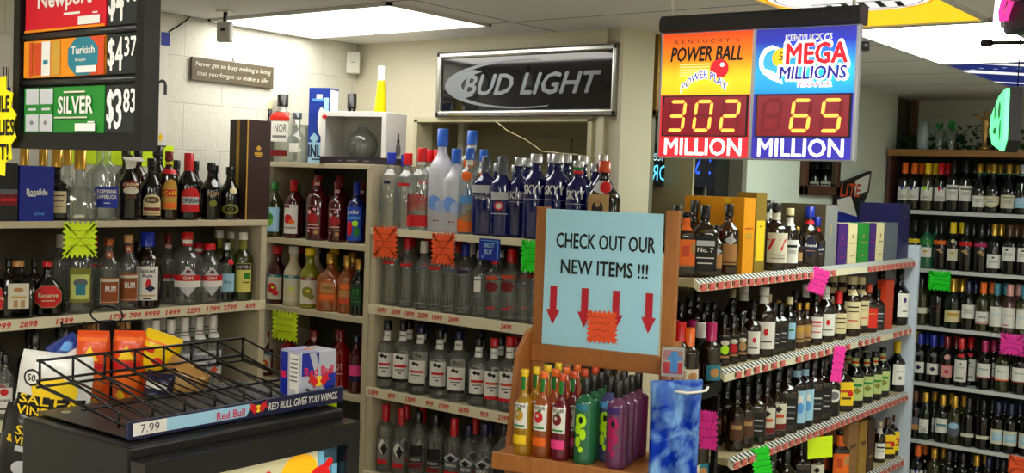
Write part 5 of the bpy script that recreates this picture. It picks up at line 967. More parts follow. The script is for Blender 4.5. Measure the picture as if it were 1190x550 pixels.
def sheet(off, m, seed, nm, w_=wB, h_=hB):
    r = random.Random(seed); n, k = 14, 22; vs = []; fs = []
    ph = [r.uniform(0, 6) for _ in range(4)]
    for i in range(k+1):
        for j in range(n+1):
            u = (j/n-.5)*w_*(1-.10*math.sin(PI*i/k)); v = -h_*i/k+.012*(j/n)*(1 if i < 3 else 1)
            d_ = off+.010*math.sin(9*j/n+ph[0]+i*.25)*min(1, i/4)+.008*math.sin(5*j/n*2+ph[1]-i*.4)*min(1, i/4)
            vs.append((u, d_, v))
    for i in range(k):
        for j in range(n): a_ = i*(n+1)+j; fs.append((a_, a_+1, a_+n+2, a_+n+1))
    o = MB().add(vs, fs, m, True).build(nm, bg); so = o.modifiers.new('thick', 'SOLIDIFY'); so.thickness = .003; return o
sheet(0, m_bag, 1, 'bag'); sheet(-.02, m_bag, 2, 'bag', wB*1.02); sheet(-.036, m_bag, 3, 'bag', wB*.98)
mb = MB(); mb.tube([(-.005, -.052, -.018), (.03, -.056, -.021), (.06, -.052, -.017), (.085, -.045, -.012), (.09, -.03, -.005)], .004, C('white')); mb.build('tie', bg)
ch_ = thing('card_holder', 'clear card holder with red and blue card above the blue bags', 'sign', dep(782, 421, 3.4), math.radians(25))
mb = MB(); mb.box((-.034, 0, -.045), (.034, .002, .045), W_); mb.ops(plane_map((0, -.0005, 0), (1, 0, 0), (0, 0, 1)), [('r', 0, .02, .058, .03, C('blush')), ('r', 0, -.018, .058, .035, mat('paper_brick', (.78, .25, .28), .5)), ('r', .004, .0, .022, .065, C('sky')), ('r', .004, .012, .04, .014, C('sky'))]); mb.build('card', ch_)
bev(MB().box((-.037, -.003, -.049), (.037, -.001, .049), mat('clear_acrylic', (.95, .96, .97), .05, trans=1, ior=1.1)).build('sleeve', ch_), .0005, 1); MB().tube([(0, .004, -.049), (0, .006, -.12)], .003, m_blk).build('clip', ch_)

# ------------------------------------------------------------------ drinks cooler
Bc = at(150, 522, 2, 1.33); m_cool = mat('cooler_black', (.035, .037, .042), .38, noise=.15, nscale=20, bump=.02); m_gasket = mat('cooler_trim', (.02, .02, .022), .5); m_door = mat('cooler_door', (.03, .032, .036), .22, coat=.3)
DX = -2.09; y_r = at(419, 489.5, 0, DX).y; zdoor = at(419, 489.5, 0, DX).z; cy0 = Bc.y; cyw = y_r-cy0
co = thing('drinks_cooler', 'black drinks cooler with lit bull graphic on its glass door', 'cooler', (Bc.x-.23, cy0+cyw/2, 0)); l = local(co)
xb = Bc.x-.445
bev(MB().box((xb, cy0, .06), (Bc.x, y_r, 1.33), m_cool, l).build('body', co), .006); MB().box((xb+.03, cy0+.03, 0), (Bc.x-.03, y_r-.03, .06), m_gasket, l).build('plinth', co)
mb = MB(); x0_ = Bc.x+.006; fwid = .045; zb = .16
ftop = .055
for a_, b_ in (((x0_, cy0, zdoor-ftop), (DX, y_r, zdoor)), ((x0_, cy0, zb), (DX, y_r, zb+fwid)), ((x0_, cy0, zb+fwid), (DX, cy0+fwid, zdoor-ftop)), ((x0_, y_r-fwid, zb+fwid), (DX, y_r, zdoor-ftop))): mb.box(a_, b_, m_door, l)
dr = bev(mb.build('door', co), .001, 1); 
MB().box((x0_+.012, cy0+fwid, zb+fwid), (x0_+.018, y_r-fwid, zdoor-ftop), mat('door_glass', (.25, .33, .36), .05, coat=.5, emit=.12, ecol=(.30, .50, .58)), l).build('pane', dr)
MB().box((DX-.001, y_r-.034, .50), (DX+.016, y_r-.018, .85), m_gasket, l).build('handle', dr)
zg1 = zdoor-ftop-.004; hp = .20
m_lit = mat('lit_panel_cream', (.80, .78, .62), .3, emit=.32); m_lr = mat('lit_red', (.85, .08, .08), .3, emit=.35); m_ly = mat('lit_yellow', (.98, .72, .08), .3, emit=.4)
mb = MB(); mb.box((x0_+.020, cy0+fwid+.004, zg1-hp), (x0_+.026, y_r-fwid-.075, zg1), m_lit, l)
yc = at(348, 545, 0, x0_+.026).y; mp = plane_map(l @ Vector((x0_+.0262, yc, zg1-.10)), (0, 1, 0), (0, 0, 1))
mb.patch(mp, 0, .035, .13, .13, m_ly, 'e')
def bull(s_):
    P = [(.012, .0), (.03, .03), (.05, .05), (.085, .058), (.10, .072), (.115, .066), (.112, .05), (.10, .045), (.11, .02), (.13, .01), (.125, -.002), (.10, .004), (.085, -.02), (.06, -.035), (.055, -.06), (.045, -.06), (.045, -.03), (.02, -.018)]
    return [(s_*a_, b_) for a_, b_ in (P if s_ > 0 else P[::-1])]
mb.poly(bull(1), mp, m_lr); mb.poly(bull(-1), mp, m_lr)
mb.text(mp, 'Red Bull', -.235, -.005, .085, m_lr, .235, bold=.02); mb.build('lit_header', dr)
for k_ in range(3): MB().box((x0_+.0205, y_r-fwid-.070+.024*k_, zg1-.12), (x0_+.0245, y_r-fwid-.052+.024*k_, zg1-.01-.02*k_), mat('lit_ice', (.45, .70, .80), .2, emit=.3), l).build('ice_print', dr)
# wire rack on top
rx_f = at(152, 512, 2, 1.335).x; ry_0 = at(152, 512, 2, 1.335).y; rx_b = -2.60; ry_1 = min(at(388, 470, 0, rx_f-.02).y, y_r+.05)
rk = thing('wire_rack', 'sloped black wire can rack on top of the drinks cooler', 'rack', ((rx_f+rx_b)/2, (ry_0+ry_1)/2, 1.33)); l = local(rk)
zf0, zf1 = 1.348, 1.378; zbk = at(48, 474, 0, rx_b).z; ztop = at(48, 419, 0, rx_b).z; ztop = min(ztop, 1.56)
zbk = 1.40
mb = MB(); wr = .0032; m_wire = mat('wire_black', (.03, .03, .032), .35, metal=.3)
nd = 8
for k_ in range(nd):
    y = ry_0+.008+(ry_1-ry_0-.016)*k_/(nd-1); P_ = lambda x, z: l @ Vector((x, y, z))
    mb = MB(); mb.tube([P_(rx_f-.01, zf1-.002), P_(rx_b, ztop)], wr, m_wire, 6); mb.tube([P_(rx_f-.01, zf1-.02), P_(rx_b, ztop-.06)], wr, m_wire, 6)
    mb.tube([P_(rx_b, zbk), P_(rx_b, ztop)], wr, m_wire, 6); mb.tube([P_(rx_f-.06, 1.352), P_(rx_f-.06, zf1+.018)], wr, m_wire, 6)
    mb.build('divider', rk)
for k_ in range(9):
    y = ry_0+.01+(ry_1-ry_0-.02)*k_/8; MB().tube([l @ Vector((rx_f, y, zf0+.006)), l @ Vector((rx_b, y, zbk))], .0022, m_wire, 5).build('base_wire', rk)
for (x, z) in ((rx_b, zbk), (rx_b, ztop), (rx_b, ztop-.05), ((rx_f+rx_b)/2, (zf0+zbk)/2)): MB().tube([l @ Vector((x, ry_0, z)), l @ Vector((x, ry_1, z))], wr*1.1, m_wire, 6).build('rail', rk)
MB().box((rx_b-.005, ry_0, zf0-.012), (rx_f-.01, ry_1, zf0-.010), mat('rack_tray', (.08, .08, .085), .45), l).build('tray', rk)
for x, y in ((rx_f-.03, ry_0+.04), (rx_f-.03, ry_1-.06), (rx_b+.05, ry_0+.05), (rx_b+.05, ry_1-.06)): MB().lathe([(.022, 0), (.022, .004), (.012, .008), (.012, .010)], mat('foot_clear', (.6, .62, .62), .2, trans=.4), 16, tuple(l @ Vector((x, y, 1.33)))).build('foot', rk)
m_navyl = mat('strip_navy', (.07, .09, .24), .35); 
mb = MB(); mb.box((rx_f-.004, ry_0-.01, zf0-.012), (rx_f+.006, ry_1+.01, zf1), m_navyl, l); Lr = ry_1-ry_0; mid = (ry_0+ry_1)/2
mp = plane_map(l @ Vector((rx_f+.0065, mid, (zf0+zf1)/2-.004)), (0, 1, 0), (0, 0, 1)); hgt = .030
mb.poly([(-Lr*.36, -hgt/2), (-Lr*.0, -hgt/2), (Lr*.03, hgt/2), (-Lr*.36, hgt/2)], mp, C('ltblue')); mb.patch(mp, -Lr*.43, 0, .09, hgt, W_); mb.text(mp, '7.99', -Lr*.43, 0, .020, ink, .05)
mb.text(mp, 'Red Bull', -Lr*.075, -.002, .019, mat('strip_red', (.85, .12, .30), .4), .085, bold=.02)
mb.patch(mp, Lr*.055, 0, .020, .020, C('yellow'), 'e'); sb = lambda s_: [(Lr*.055+a_*.24*s_, b_*.24) for a_, b_ in (bull(1) if s_ > 0 else bull(1)[::-1])]
mb.poly(sb(1), mp, RD); mb.poly(sb(-1), mp, RD)
mb.text(mp, 'RED BULL GIVES YOU WINGS.', Lr*.29, 0, .019, W_, Lr*.37, bold=.01, shear=.15); bev(mb.build('front_strip', rk), .0008, 1)
# energy drink carton
pf = at(349, 472, 0, rx_f-.022); py1 = solve_x(391, 0, pf.x, 1.44); px_b = 0
hpk = height_to((pf.x, pf.y, 1.352), 411)
m_pkw = mat('pack_silver', (.72, .74, .80), .3, metal=.25); m_pkb = mat('pack_blue', (.08, .16, .58), .3)
pk = thing('energy_drink_carton', 'blue and silver energy drink carton on the wire rack', 'carton', (pf.x-.0425, (pf.y+py1)/2, 1.352), -.03)
wy = py1-pf.y; dx = .085; hpk = min(hpk, .17)
bev(MB().box((-dx/2, -wy/2, 0), (dx/2, wy/2, hpk), m_pkw).build('box', pk), .004)
mp = plane_map((dx/2+.0005, 0, 0), (0, 1, 0), (0, 0, 1)); mb = MB(); a_, b_ = wy/2, hpk
mb.poly([(-a_+.004, b_*.5), (0, b_*.5), (a_*.0, b_*.98), (-a_+.004, b_*.98)], mp, m_pkb); mb.poly([(0, .003), (a_-.004, .003), (a_-.004, b_*.5), (0, b_*.5)], mp, m_pkb)
mb.poly([(-a_*.55, b_*.98), (-a_*.2, b_*.98), (a_*.45, .003), (a_*.15, .003)][::-1], mp, m_pkw); mb.text(mp, 'Red Bull', .0, b_*.58, b_*.19, mat('strip_red', (.85, .12, .30), .4), wy*.8, bold=.025); mb.patch(mp, 0, b_*.36, .03, .03, C('yellow'), 'e'); mb.poly([(x*.3, b_*.36+y*.3) for x, y in bull(1)], mp, RD); mb.poly([(x*.3, b_*.36+y*.3) for x, y in bull(-1)], mp, RD)
mb.build('front_print', pk)
mp = plane_map((0, -wy/2-.0005, 0), (1, 0, 0), (0, 0, 1)); a_ = dx/2; mb = MB()
mb.poly([(-a_+.004, .003), (-a_*.2, .003), (-a_*.2, b_*.98), (-a_+.004, b_*.98)], mp, m_pkb); mb.patch(mp, -a_*.6, b_*.5, a_*.5, b_*.14, mat('strip_red', (.85, .12, .30), .4)); mb.patch(mp, a_*.45, b_*.5, a_*.9, b_*.9, W_)
for k_ in range(6): mb.patch(mp, a_*.45, b_*(.85-.09*k_), a_*.7, .004, C('grey'))
mb.patch(mp, a_*.4, b_*.16, a_*.6, b_*.12, C('silver')); mb.build('side_print', pk)
mp = plane_map((0, 0, hpk+.0005), (0, 1, 0), (-1, 0, 0)); mb = MB(); mb.poly([(-wy*.45, -.05), (-.01, -.05), (.03, .05), (-wy*.45, .05)], mp, mat('pack_lilac', (.62, .62, .86), .3)); mb.patch(mp, .0, 0, .03, .03, C('yellow'), 'e'); mb.patch(mp, .0, 0, .07, .014, RD, 'd'); mb.build('top_print', pk)

# ------------------------------------------------------------------ snack stand and bags
def snack(label, pxc, yc, dpt, wpx, hpx, rz, base, prints, name='snack_bag', tilt=0, lean=0):
    c = dep(pxc, yc, dpt); w_ = wpx*dpt/F; h_ = hpx*dpt/F
    t = thing(name, label, 'snack bag', c, math.radians(rz), 'snack bags on the wire stand'); t.rotation_euler = (math.radians(lean), math.radians(tilt), math.radians(rz))
    n, k = 14, 18
    def mp(u, v, d=0):
        a = max(0, 1-(2*u/w_)**2)**.6; b = max(0, 1-abs(2*v/h_)**4); return Vector((u*(1-.06*(1-b)), -.035*a*b-d+.004*math.sin(u*70+v*25)*b, v))
    def mpb(u, v): p = mp(u, v); return Vector((p.x, -p.y*.8+.002, p.z))
    vs = [mp((j/n-.5)*w_, (i/k-.5)*h_) for i in range(k+1) for j in range(n+1)]; vb = [mpb((j/n-.5)*w_, (i/k-.5)*h_) for i in range(k+1) for j in range(n+1)]
    fs = []; o = len(vs)
    for i in range(k):
        for j in range(n): a = i*(n+1)+j; fs += [(a, a+1, a+n+2, a+n+1), (o+a+1, o+a, o+a+n+1, o+a+n+2)]
    ed = [j for j in range(n+1)]+[i*(n+1)+n for i in range(1, k+1)]+[k*(n+1)+j for j in range(n-1, -1, -1)]+[i*(n+1) for i in range(k-1, 0, -1)]
    for a, b in zip(ed, ed[1:]+ed[:1]): fs.append((b, a, o+a, o+b))
    MB().add(vs+vb, fs, base, True).build('pouch', t); mb = MB(); mb.lift = .0008
    for p_ in prints(w_, h_): mb.ops(mp, [p_], .008)
    mb.build('print', t); return t
foil = lambda n_, rgb: mat('pouch_'+n_, rgb, .32, coat=.3, noise=.12, nscale=10)
Yl = C('yellow'); or_ = C('orange')
snack('white black and yellow salt and vinegar chip bag beside the cooler', 62, 462, 2.98, 84, 104, 42, foil('white', (.86, .86, .84)), lambda w_, h_: [('r', 0, -h_*.27, w_*.96, h_*.44, B_), ('e', .01, h_*.10, w_*.62, h_*.32, Yl), ('r', 0, -h_*.02, w_*.92, h_*.09, B_), ('e', -w_*.27, h_*.22, w_*.26, w_*.24, B_), ('e', -w_*.27, h_*.22, w_*.2, w_*.18, W_), ('t', '50', -w_*.27, h_*.22, w_*.09, B_), ('t', 'SALT &', 0, -h_*.02, h_*.10, Yl, w_*.82), ('t', 'VINEGAR', 0, -h_*.15, h_*.10, Yl, w_*.86), ('r', 0, -h_*.27, w_*.4, h_*.05, W_)], tilt=6)
snack('dark chip bag with yellow lettering below the salt and vinegar bag', 42, 520, 2.98, 84, 96, 40, foil('black', (.05, .05, .05)), lambda w_, h_: [('t', 'SALT', 0, h_*.22, h_*.10, Yl, w_*.5), ('t', '& VINEGAR', 0, h_*.10, h_*.09, Yl, w_*.75), ('r', .0, -h_*.0, w_*.45, h_*.07, C('silver')), ('e', 0, -h_*.25, w_*.5, h_*.25, C('silver'))], tilt=8)
snack('red white and blue snack bag clipped on the wire stand', 79, 412, 3.12, 38, 40, 40, foil('blue', (.12, .22, .55)), lambda w_, h_: [('r', -w_*.1, -h_*.28, w_*.7, h_*.2, RD), ('r', 0, -h_*.05, w_*.9, h_*.16, W_), ('d', w_*.2, h_*.2, w_*.4, h_*.3, C('sky'))], tilt=-32)
tor = lambda w_, h_: [('r', 0, h_*.40, w_*.9, h_*.05, or_), ('v', 0, h_*.24, w_*.5, -h_*.18, Yl), ('r', 0, h_*.08, w_*.8, h_*.08, RD), ('e', 0, -h_*.12, w_*.8, h_*.26, or_), ('d', -w_*.15, -h_*.3, w_*.35, h_*.16, Yl), ('d', w_*.15, -h_*.36, w_*.35, h_*.14, C('gold'))]
snack('orange tortilla chip bag close beside the stand pole', 108, 432, 3.10, 38, 96, 40, foil('orange', (.86, .30, .08)), tor)
snack('orange tortilla chip bag with yellow triangle behind the wire rack', 150, 430, 3.14, 38, 92, 40, foil('orange', (.86, .30, .08)), tor)
snack('bright yellow crumpled snack bag behind the wire rack', 184, 412, 3.16, 46, 52, 38, foil('yellow', (.92, .76, .05)), lambda w_, h_: [('r', -w_*.2, h_*.1, w_*.3, h_*.1, RD), ('d', w_*.1, -h_*.1, w_*.4, h_*.2, RD), ('r', 0, h_*.3, w_*.8, h_*.04, or_)], tilt=18)
snack('tan snack bag behind the wire rack', 211, 446, 3.14, 52, 50, 38, foil('tan', (.68, .50, .25)), lambda w_, h_: [('r', 0, -h_*.25, w_*.6, h_*.16, C('navy')), ('d', 0, h_*.1, w_*.5, h_*.3, C('kraft')), ('r', w_*.1, -h_*.27, w_*.3, h_*.08, W_)], tilt=28)
snack('navy and white snack bag low behind the wire rack', 184, 452, 3.10, 34, 40, 38, foil('navy', (.07, .09, .25)), lambda w_, h_: [('r', 0, h_*.15, w_*.7, h_*.2, W_), ('e', 0, -h_*.2, w_*.5, h_*.3, C('steel'))], tilt=10)
ss = thing('snack_stand', 'black wire snack stand with clips between cooler and liquor case', 'rack', (0, 0, 0)); bp_ = dep(124, 460, 3.22); ss.location = (bp_.x, bp_.y, 0); l = local(ss)
ztp = dep(124, 372, 3.22).z; bev(MB().box((-.014, -.02, 0), (.014, .02, ztp), m_blk).build('pole', ss), .002); MB().lathe([(.22, 0), (.22, .012), (.03, .02), (.02, .05)], m_blk, 24).build('base', ss)
for k_, (pa, pb, yy) in enumerate(((72, 165, 374), (60, 160, 420))):
    a = dep(pa, yy+4, 3.2); b = dep(pb, yy-2, 3.2); A, B_2 = l @ a, l @ b
    MB().tube([A+Vector((0, 0, -.06)), A, B_2, B_2+Vector((0, 0, -.10))], .0035, m_wire, 6).build('arm', ss)
for px in (72, 98, 112, 146, 165):
    a = l @ dep(px, 374, 3.19); MB().tube([a, a+Vector((0, 0, -.20))], .003, m_wire, 6).build('hanger', ss)
mb = MB(); a = l @ dep(124, 366, 3.2)
mb.tube([a+Vector((.05*math.cos(t_), .02*math.cos(t_), .025*math.sin(t_))) for t_ in [k_*PI/6 for k_ in range(13)]], .003, m_wire, 6); mb.build('loop', ss)

# ------------------------------------------------------------------ cigarette price board
BY = 1.4; q = lambda x, y: at(x, y, 1, BY)
xl, xr = q(15, 90).x, q(166, 90).x; zb0 = q(95, 174).z; zb1 = zb0+.60
pb_ = thing('price_board', 'black framed cigarette price board hanging from the ceiling', 'sign', ((xl+xr)/2, BY, (zb0+zb1)/2)); l = local(pb_)
m_fr = mat('board_frame', (.035, .04, .045), .4); m_bd = mat('board_grey', (.13, .15, .15), .5)
mb = MB(); fwd = .030; bot = .036
mb.box((xl, BY, zb0+bot), (xl+fwd*.9, BY+.04, zb1-fwd), m_fr, l).box((xr-fwd*.9, BY, zb0+bot), (xr, BY+.04, zb1-fwd), m_fr, l).box((xl, BY, zb0), (xr, BY+.04, zb0+bot), m_fr, l).box((xl, BY, zb1-fwd), (xr, BY+.04, zb1), m_fr, l)
mb.build('frame', pb_); MB().box((xl+.01, BY+.02, zb0+.01), (xr-.01, BY+.035, zb1-.01), m_bd, l).build('backing', pb_)
xi0, xi1 = q(24, 90).x, q(117, 90).x; xd1 = q(155, 90).x
rows = [(q(60, 154).z, q(60, 101).z), (q(60, 89).z, q(60, 45).z), (q(60, 35).z, q(60, -20).z), (q(60, -30).z, zb1-fwd-.01)]
for z in [(rows[i][1]+rows[i+1][0])/2 for i in range(3)]: MB().tube([l @ Vector((xl+fwd, BY+.012, z)), l @ Vector((xr-fwd*1.2, BY+.012, z))], .0075, mat('board_rail', (.16, .17, .17), .3), 8).build('rail', pb_)
m_dig = mat('board_digits', (.92, .92, .90), .5)
for i, (z0, z1) in enumerate(rows):
    w_ = xi1-xi0; h_ = z1-z0; cz_ = (z0+z1)/2; cx_ = (xi0+xi1)/2
    base = [mat('board_green', (.13, .50, .17), .45), mat('board_amber', (.90, .55, .08), .45), mat('board_red', (.82, .08, .16), .45), mat('board_blue', (.12, .2, .5), .45)][i]
    mb = MB(); mb.box((xi0, BY+.010, z0), (xi1, BY+.014, z1), base, l); mp = plane_map(l @ Vector((cx_, BY+.0095, cz_)), (1, 0, 0), (0, 0, 1))
    if i == 0:
        for u in (-.39, -.20): mb.ops(mp, [('r', w_*u, 0, w_*.17, h_*.94, C('silver')), ('r', w_*u, .02*h_, w_*.17, h_*.22, mat('board_green', (.13, .50, .17), .45)), ('r', w_*u, h_*.02, w_*.11, h_*.05, C('silver')), ('e', w_*u, -h_*.28, w_*.05, h_*.1, C('grey'))])
        mb.ops(mp, [('t', 'SILVER', w_*.17, h_*.1, h_*.36, W_, w_*.42), ('r', w_*.16, h_*.38, w_*.26, h_*.04, C('offwhite')), ('r', w_*.12, -h_*.17, w_*.4, h_*.03, C('offwhite')), ('r', w_*.37, -h_*.27, w_*.08, h_*.03, W_), ('r', w_*.30, -h_*.38, w_*.24, h_*.16, W_)])
    elif i == 1:
        mb.ops(mp, [('r', -w_*.33, 0, w_*.10, h_*.86, C('rust')), ('r', -w_*.22, 0, w_*.11, h_*.92, W_), ('r', -w_*.09, 0, w_*.11, h_*.9, C('gold')), ('r', -w_*.22, -h_*.1, w_*.06, h_*.12, C('teal')), ('r', -w_*.42, 0, w_*.06, h_*.9, C('rust')), ('r', -w_*.465, 0, w_*.07, h_*.98, mat('board_amber', (.90, .55, .08), .45)), ('r', w_*.40, 0, w_*.2, h_*.98, C('rust')), ('o', w_*.25, 0, w_*.36, h_*.98, C('teal')), ('t', 'Turkish', w_*.25, h_*.16, h_*.2, W_, w_*.28), ('t', 'Royal', w_*.23, -h_*.10, h_*.10, W_, w_*.12), ('r', w_*.30, -h_*.34, w_*.24, h_*.17, W_)])
    elif i == 2:
        mb.ops(mp, [('t', 'Newport', -.0*w_, h_*.12, h_*.42, W_, w_*.66), ('r', w_*.10, -h_*.17, w_*.2, h_*.05, W_), ('r', w_*.38, -h_*.2, w_*.06, h_*.03, W_), ('r', w_*.31, -h_*.34, w_*.26, h_*.17, W_), ('r', -w_*.0, -h_*.475, w_, h_*.05, mat('board_amber', (.90, .55, .08), .45))])
    mb.build('brand_panel', pb_)
    mb = MB(); mb.box((xi1+.002, BY+.012, z0), (xd1, BY+.016, z1), m_bd, l); mp = plane_map(l @ Vector(((xi1+xd1)/2, BY+.0115, cz_)), (1, 0, 0), (0, 0, 1)); dw = xd1-xi1
    dg = (('3', '83'), ('4', '37'), ('4', '06'), ('5', '10'))[i]
    mb.text(mp, '$', -dw*.33, -h_*.0, h_*.80, m_dig, dw*.2, bold=.02); mb.text(mp, dg[0], -dw*.08, -h_*.0, h_*.82, m_dig, dw*.21, bold=.02); mb.text(mp, dg[1], dw*.28, h_*.17, h_*.48, m_dig, dw*.36, bold=.02); mb.build('price_panel', pb_)
for x in (xl+.06, xr-.08): MB().tube([l @ Vector((x, BY+.02, zb1-.01)), l @ Vector((x, BY+.02, CZ))], .002, CAP('steel'), 6).build('chain', pb_)
# starburst sign
sbp = q(-12, 147); sw = thing('starburst_sign', 'yellow starburst supplies sign taped to the price board corner', 'sign', (sbp.x, BY-.012, sbp.z))
mb = MB(); Rb = (q(25, 147).x-q(-12, 147).x); pts = []
for k_ in range(36): a = 2*PI*k_/36; r = Rb*(1.0 if k_ % 2 else .86); pts.append((r*math.cos(a), r*math.sin(a)*1.06))
mp = plane_map((0, 0, 0), (1, 0, 0), (0, 0, 1)); mb.prism(pts, mp, .002, mat('neon_card_yellow', CARD['yellow'], .5))
for s_, v, w_ in (('WHILE', .36, .95), ('SUPPLIES', -.02, 1.35), ('LAST!', -.42, .95)): mb.text(mp, s_, .38*Rb, v*Rb, Rb*.25, ink, Rb*w_*.82, bold=.04)
mb.build('card', sw)

# ------------------------------------------------------------------ lottery sign
dl, dr_ = 2.95, 2.66; A = dep(764, 180, dl); Bq = dep(990, 188, dr_); Uv = Vector((Bq.x-A.x, Bq.y-A.y, 0)); LWd = Uv.length; la = math.atan2(Uv.y, Uv.x)
A.z = (A.z+Bq.z)/2; TLp = dep(771, 41, dl); LHh = TLp.z-A.z
lt = thing('lottery_sign', 'hanging lottery jackpot sign with orange and blue panels', 'sign', (A.x, A.y, A.z), la)
m_lf = mat('sign_casing', (.10, .11, .13), .4)
mb = MB(); mb.box((-.004, 0, -.004), (LWd+.004, .022, LHh+.004), mat('sign_edge', (.62, .63, .66), .3, metal=.5)); bev(mb.build('casing', lt), .003)
mb = MB(); n = 10; pts = [(-.004+0*k_, 0) for k_ in range(0)]
prof = [(.0, LHh+.004), (-.012, LHh+.006), (-.016, LHh+.02), (-.014, LHh+.036), (-.004, LHh+.046), (.03, LHh+.05), (.05, LHh+.046), (.05, LHh+.004)]
mb.prism([(p[0], p[1]) for p in prof][::-1], lambda u, v, d: Vector((LWd+.006+d, u, v)), LWd+.010, m_lf); bev(mb.build('top_bar', lt), .002)
E_ = .9
def lit(n_, rgb, e=E_): return mat('lot_'+n_, rgb, .4, emit=e)
g_or = ramp_mat('lot_orange_blend', [(0, (.98, .80, .10)), (.25, (1, .88, .15)), (.6, (.98, .55, .05)), (1, (.93, .28, .06))], 2, E_*.75)
g_bl = ramp_mat('lot_blue_blend', [(0, (.12, .62, .90)), (.35, (.20, .72, .95)), (.8, (.16, .22, .75)), (1, (.20, .20, .66))], 2, E_*.75)
lw, lk, lre = lit('white', (.97, .97, .97), .85), mat('lot_black', (.03, .03, .04), .4), lit('red', (.92, .10, .18), .7)
hlf = LWd/2
for i in (0, 1):
    u0, u1 = (.004, hlf-.006) if i == 0 else (hlf+.004, LWd-.004); w_ = u1-u0; zA = LHh*.50; f_ = -.0015
    MB().box((u0, f_, zA), (u1, 0, LHh), g_or if i == 0 else g_bl).build('panel', lt)
    MB().box((u0, f_, 0), (u1, 0, zA), lit('red_base', (.88, .14, .20), .6) if i == 0 else lit('blue_base', (.20, .18, .70), .55)).build('panel', lt)
    mp = plane_map(((u0+u1)/2, f_-.0003, 0), (1, 0, 0), (0, 0, 1)); mb = MB()
    if i == 0:
        mb.text(mp, 'K E N T U C K Y \' S', .0, LHh*.93, LHh*.034, lk, w_*.72); mb.text(mp, 'POWER BALL', .0, LHh*.828, LHh*.115, lk, w_*.80, bold=.03, shear=.2)
        for k_ in range(5): mb.patch(mp, -w_*.12, LHh*(.745-.022*k_), w_*.34, LHh*.010, lit('pale', (1, .86, .55), .8))
        mb.patch(mp, w_*.16, LHh*.705, w_*.20, w_*.20, lre, 'e'); mb.patch(mp, w_*.19, LHh*.735, w_*.05, w_*.045, lw, 'e')
        mb.text(mp, 'POWER PLAY', .0, LHh*.605, LHh*.066, lw, w_*.52, bold=.09, bend=lambda x: .028*math.cos(x/w_*7)-.01); mb.text(mp, 'POWER PLAY', .0, LHh*.605, LHh*.062, lit('royal', (.15, .30, .75), .6), w_*.50, bold=.02, bend=lambda x: .028*math.cos(x/w_*7)-.01)
    else:
        mb.patch(mp, -w_*.33, LHh*.75, w_*.26, w_*.32, lw, 'e'); mb.patch(mp, -w_*.31, LHh*.745, w_*.21, w_*.25, lit('aqua', (.25, .72, .95), .7), 'e'); mb.poly([(-w_*.42, LHh*.70), (-w_*.36, LHh*.62), (-w_*.2, LHh*.57), (-w_*.22, LHh*.62), (-w_*.33, LHh*.68)], mp, lw)
        mb.patch(mp, -w_*.23, LHh*.775, w_*.19, w_*.19, lit('ball', (.95, .80, .15), .75), 'e'); mb.text(mp, '5', -w_*.23, LHh*.785, LHh*.06, lk)
        mb.text(mp, 'KENTUCKY\'S', .01, LHh*.925, LHh*.045, lw, w_*.46, bold=.06); mb.text(mp, 'KENTUCKY\'S', .01, LHh*.925, LHh*.042, lk, w_*.45)
        mb.text(mp, 'MEGA', w_*.13, LHh*.80, LHh*.18, lw, w_*.63, bold=.09); mb.text(mp, 'MEGA', w_*.13, LHh*.80, LHh*.155, lre, w_*.60, bold=.04)
        mb.text(mp, 'MILLIONS', w_*.10, LHh*.655, LHh*.115, lw, w_*.70, bold=.1, shear=.1); mb.text(mp, 'MILLIONS', w_*.10, LHh*.655, LHh*.095, lit('indigo', (.18, .14, .62), .6), w_*.66, bold=.03, shear=.1)
        mb.text(mp, 'MEGAPLIER', w_*.13, LHh*.565, LHh*.04, lw, w_*.34, bold=.10); mb.text(mp, 'MEGAPLIER', w_*.13, LHh*.565, LHh*.032, lre, w_*.30)
    mb.build('logo', lt); mb = MB(); mb.lift = .0004; mb.text(mp, 'MILLION', .0, LHh*.085, LHh*.135, lw, w_*.86, bold=.03); mb.build('lettering', lt)
    mb = MB(); mb.box((u0+w_*.05, f_-.004, LHh*.175), (u1-w_*.03, f_-.0005, LHh*.485), mat('led_window', (.36, .02, .07), .25, emit=.75, ecol=(.58, .03, .14)))
    mb.box((u0+w_*.03, f_-.003, LHh*.165), (u1-w_*.01, f_-.0004, LHh*.495), lk); mpd = plane_map(((u0+u1)/2, f_-.0045, 0), (1, 0, 0), (0, 0, 1))
    on = mat('led_amber', (1.0, .80, .38), .4, emit=1.7, ecol=(1, .62, .22)); off = mat('led_off', (.42, .04, .09), .4, emit=.35, ecol=(.6, .03, .12))
    SEG = {'0': 'abcdef', '2': 'abged', '3': 'abgcd', '5': 'afgcd', '6': 'afgcde', ' ': ''}
    for k_, ch in enumerate('302' if i == 0 else ' 65'):
        cx_ = (-.30+.30*k_)*w_; wd, hd = w_*.17, LHh*.23; zc = LHh*.33; th = .0085
        for sname, (u_, v_, hor) in dict(a=(0, hd/2, 1), g=(0, 0, 1), d=(0, -hd/2, 1), f=(-wd/2, hd/4, 0), b=(wd/2, hd/4, 0), e=(-wd/2, -hd/4, 0), c=(wd/2, -hd/4, 0)).items():
            ln = (wd if hor else hd/2)/2-.002; t2 = th/2; sk_ = .10
            P_ = [(-ln, 0), (-ln+t2, -t2), (ln-t2, -t2), (ln, 0), (ln-t2, t2), (-ln+t2, t2)]
            if not hor: P_ = [(-y, x) for x, y in P_]
            mb.lift = .0002; mb.poly([(cx_+u_+x+sk_*(v_+y), zc+v_+y) for x, y in P_], mpd, on if sname in SEG[ch] else off)
    mb.build('led_display', lt)
for u in (.015, LWd-.02): MB().tube([(u, .02, LHh+.045), (u, .02, CZ-A.z)], .0045, CAP('white'), 8).build('rod', lt)
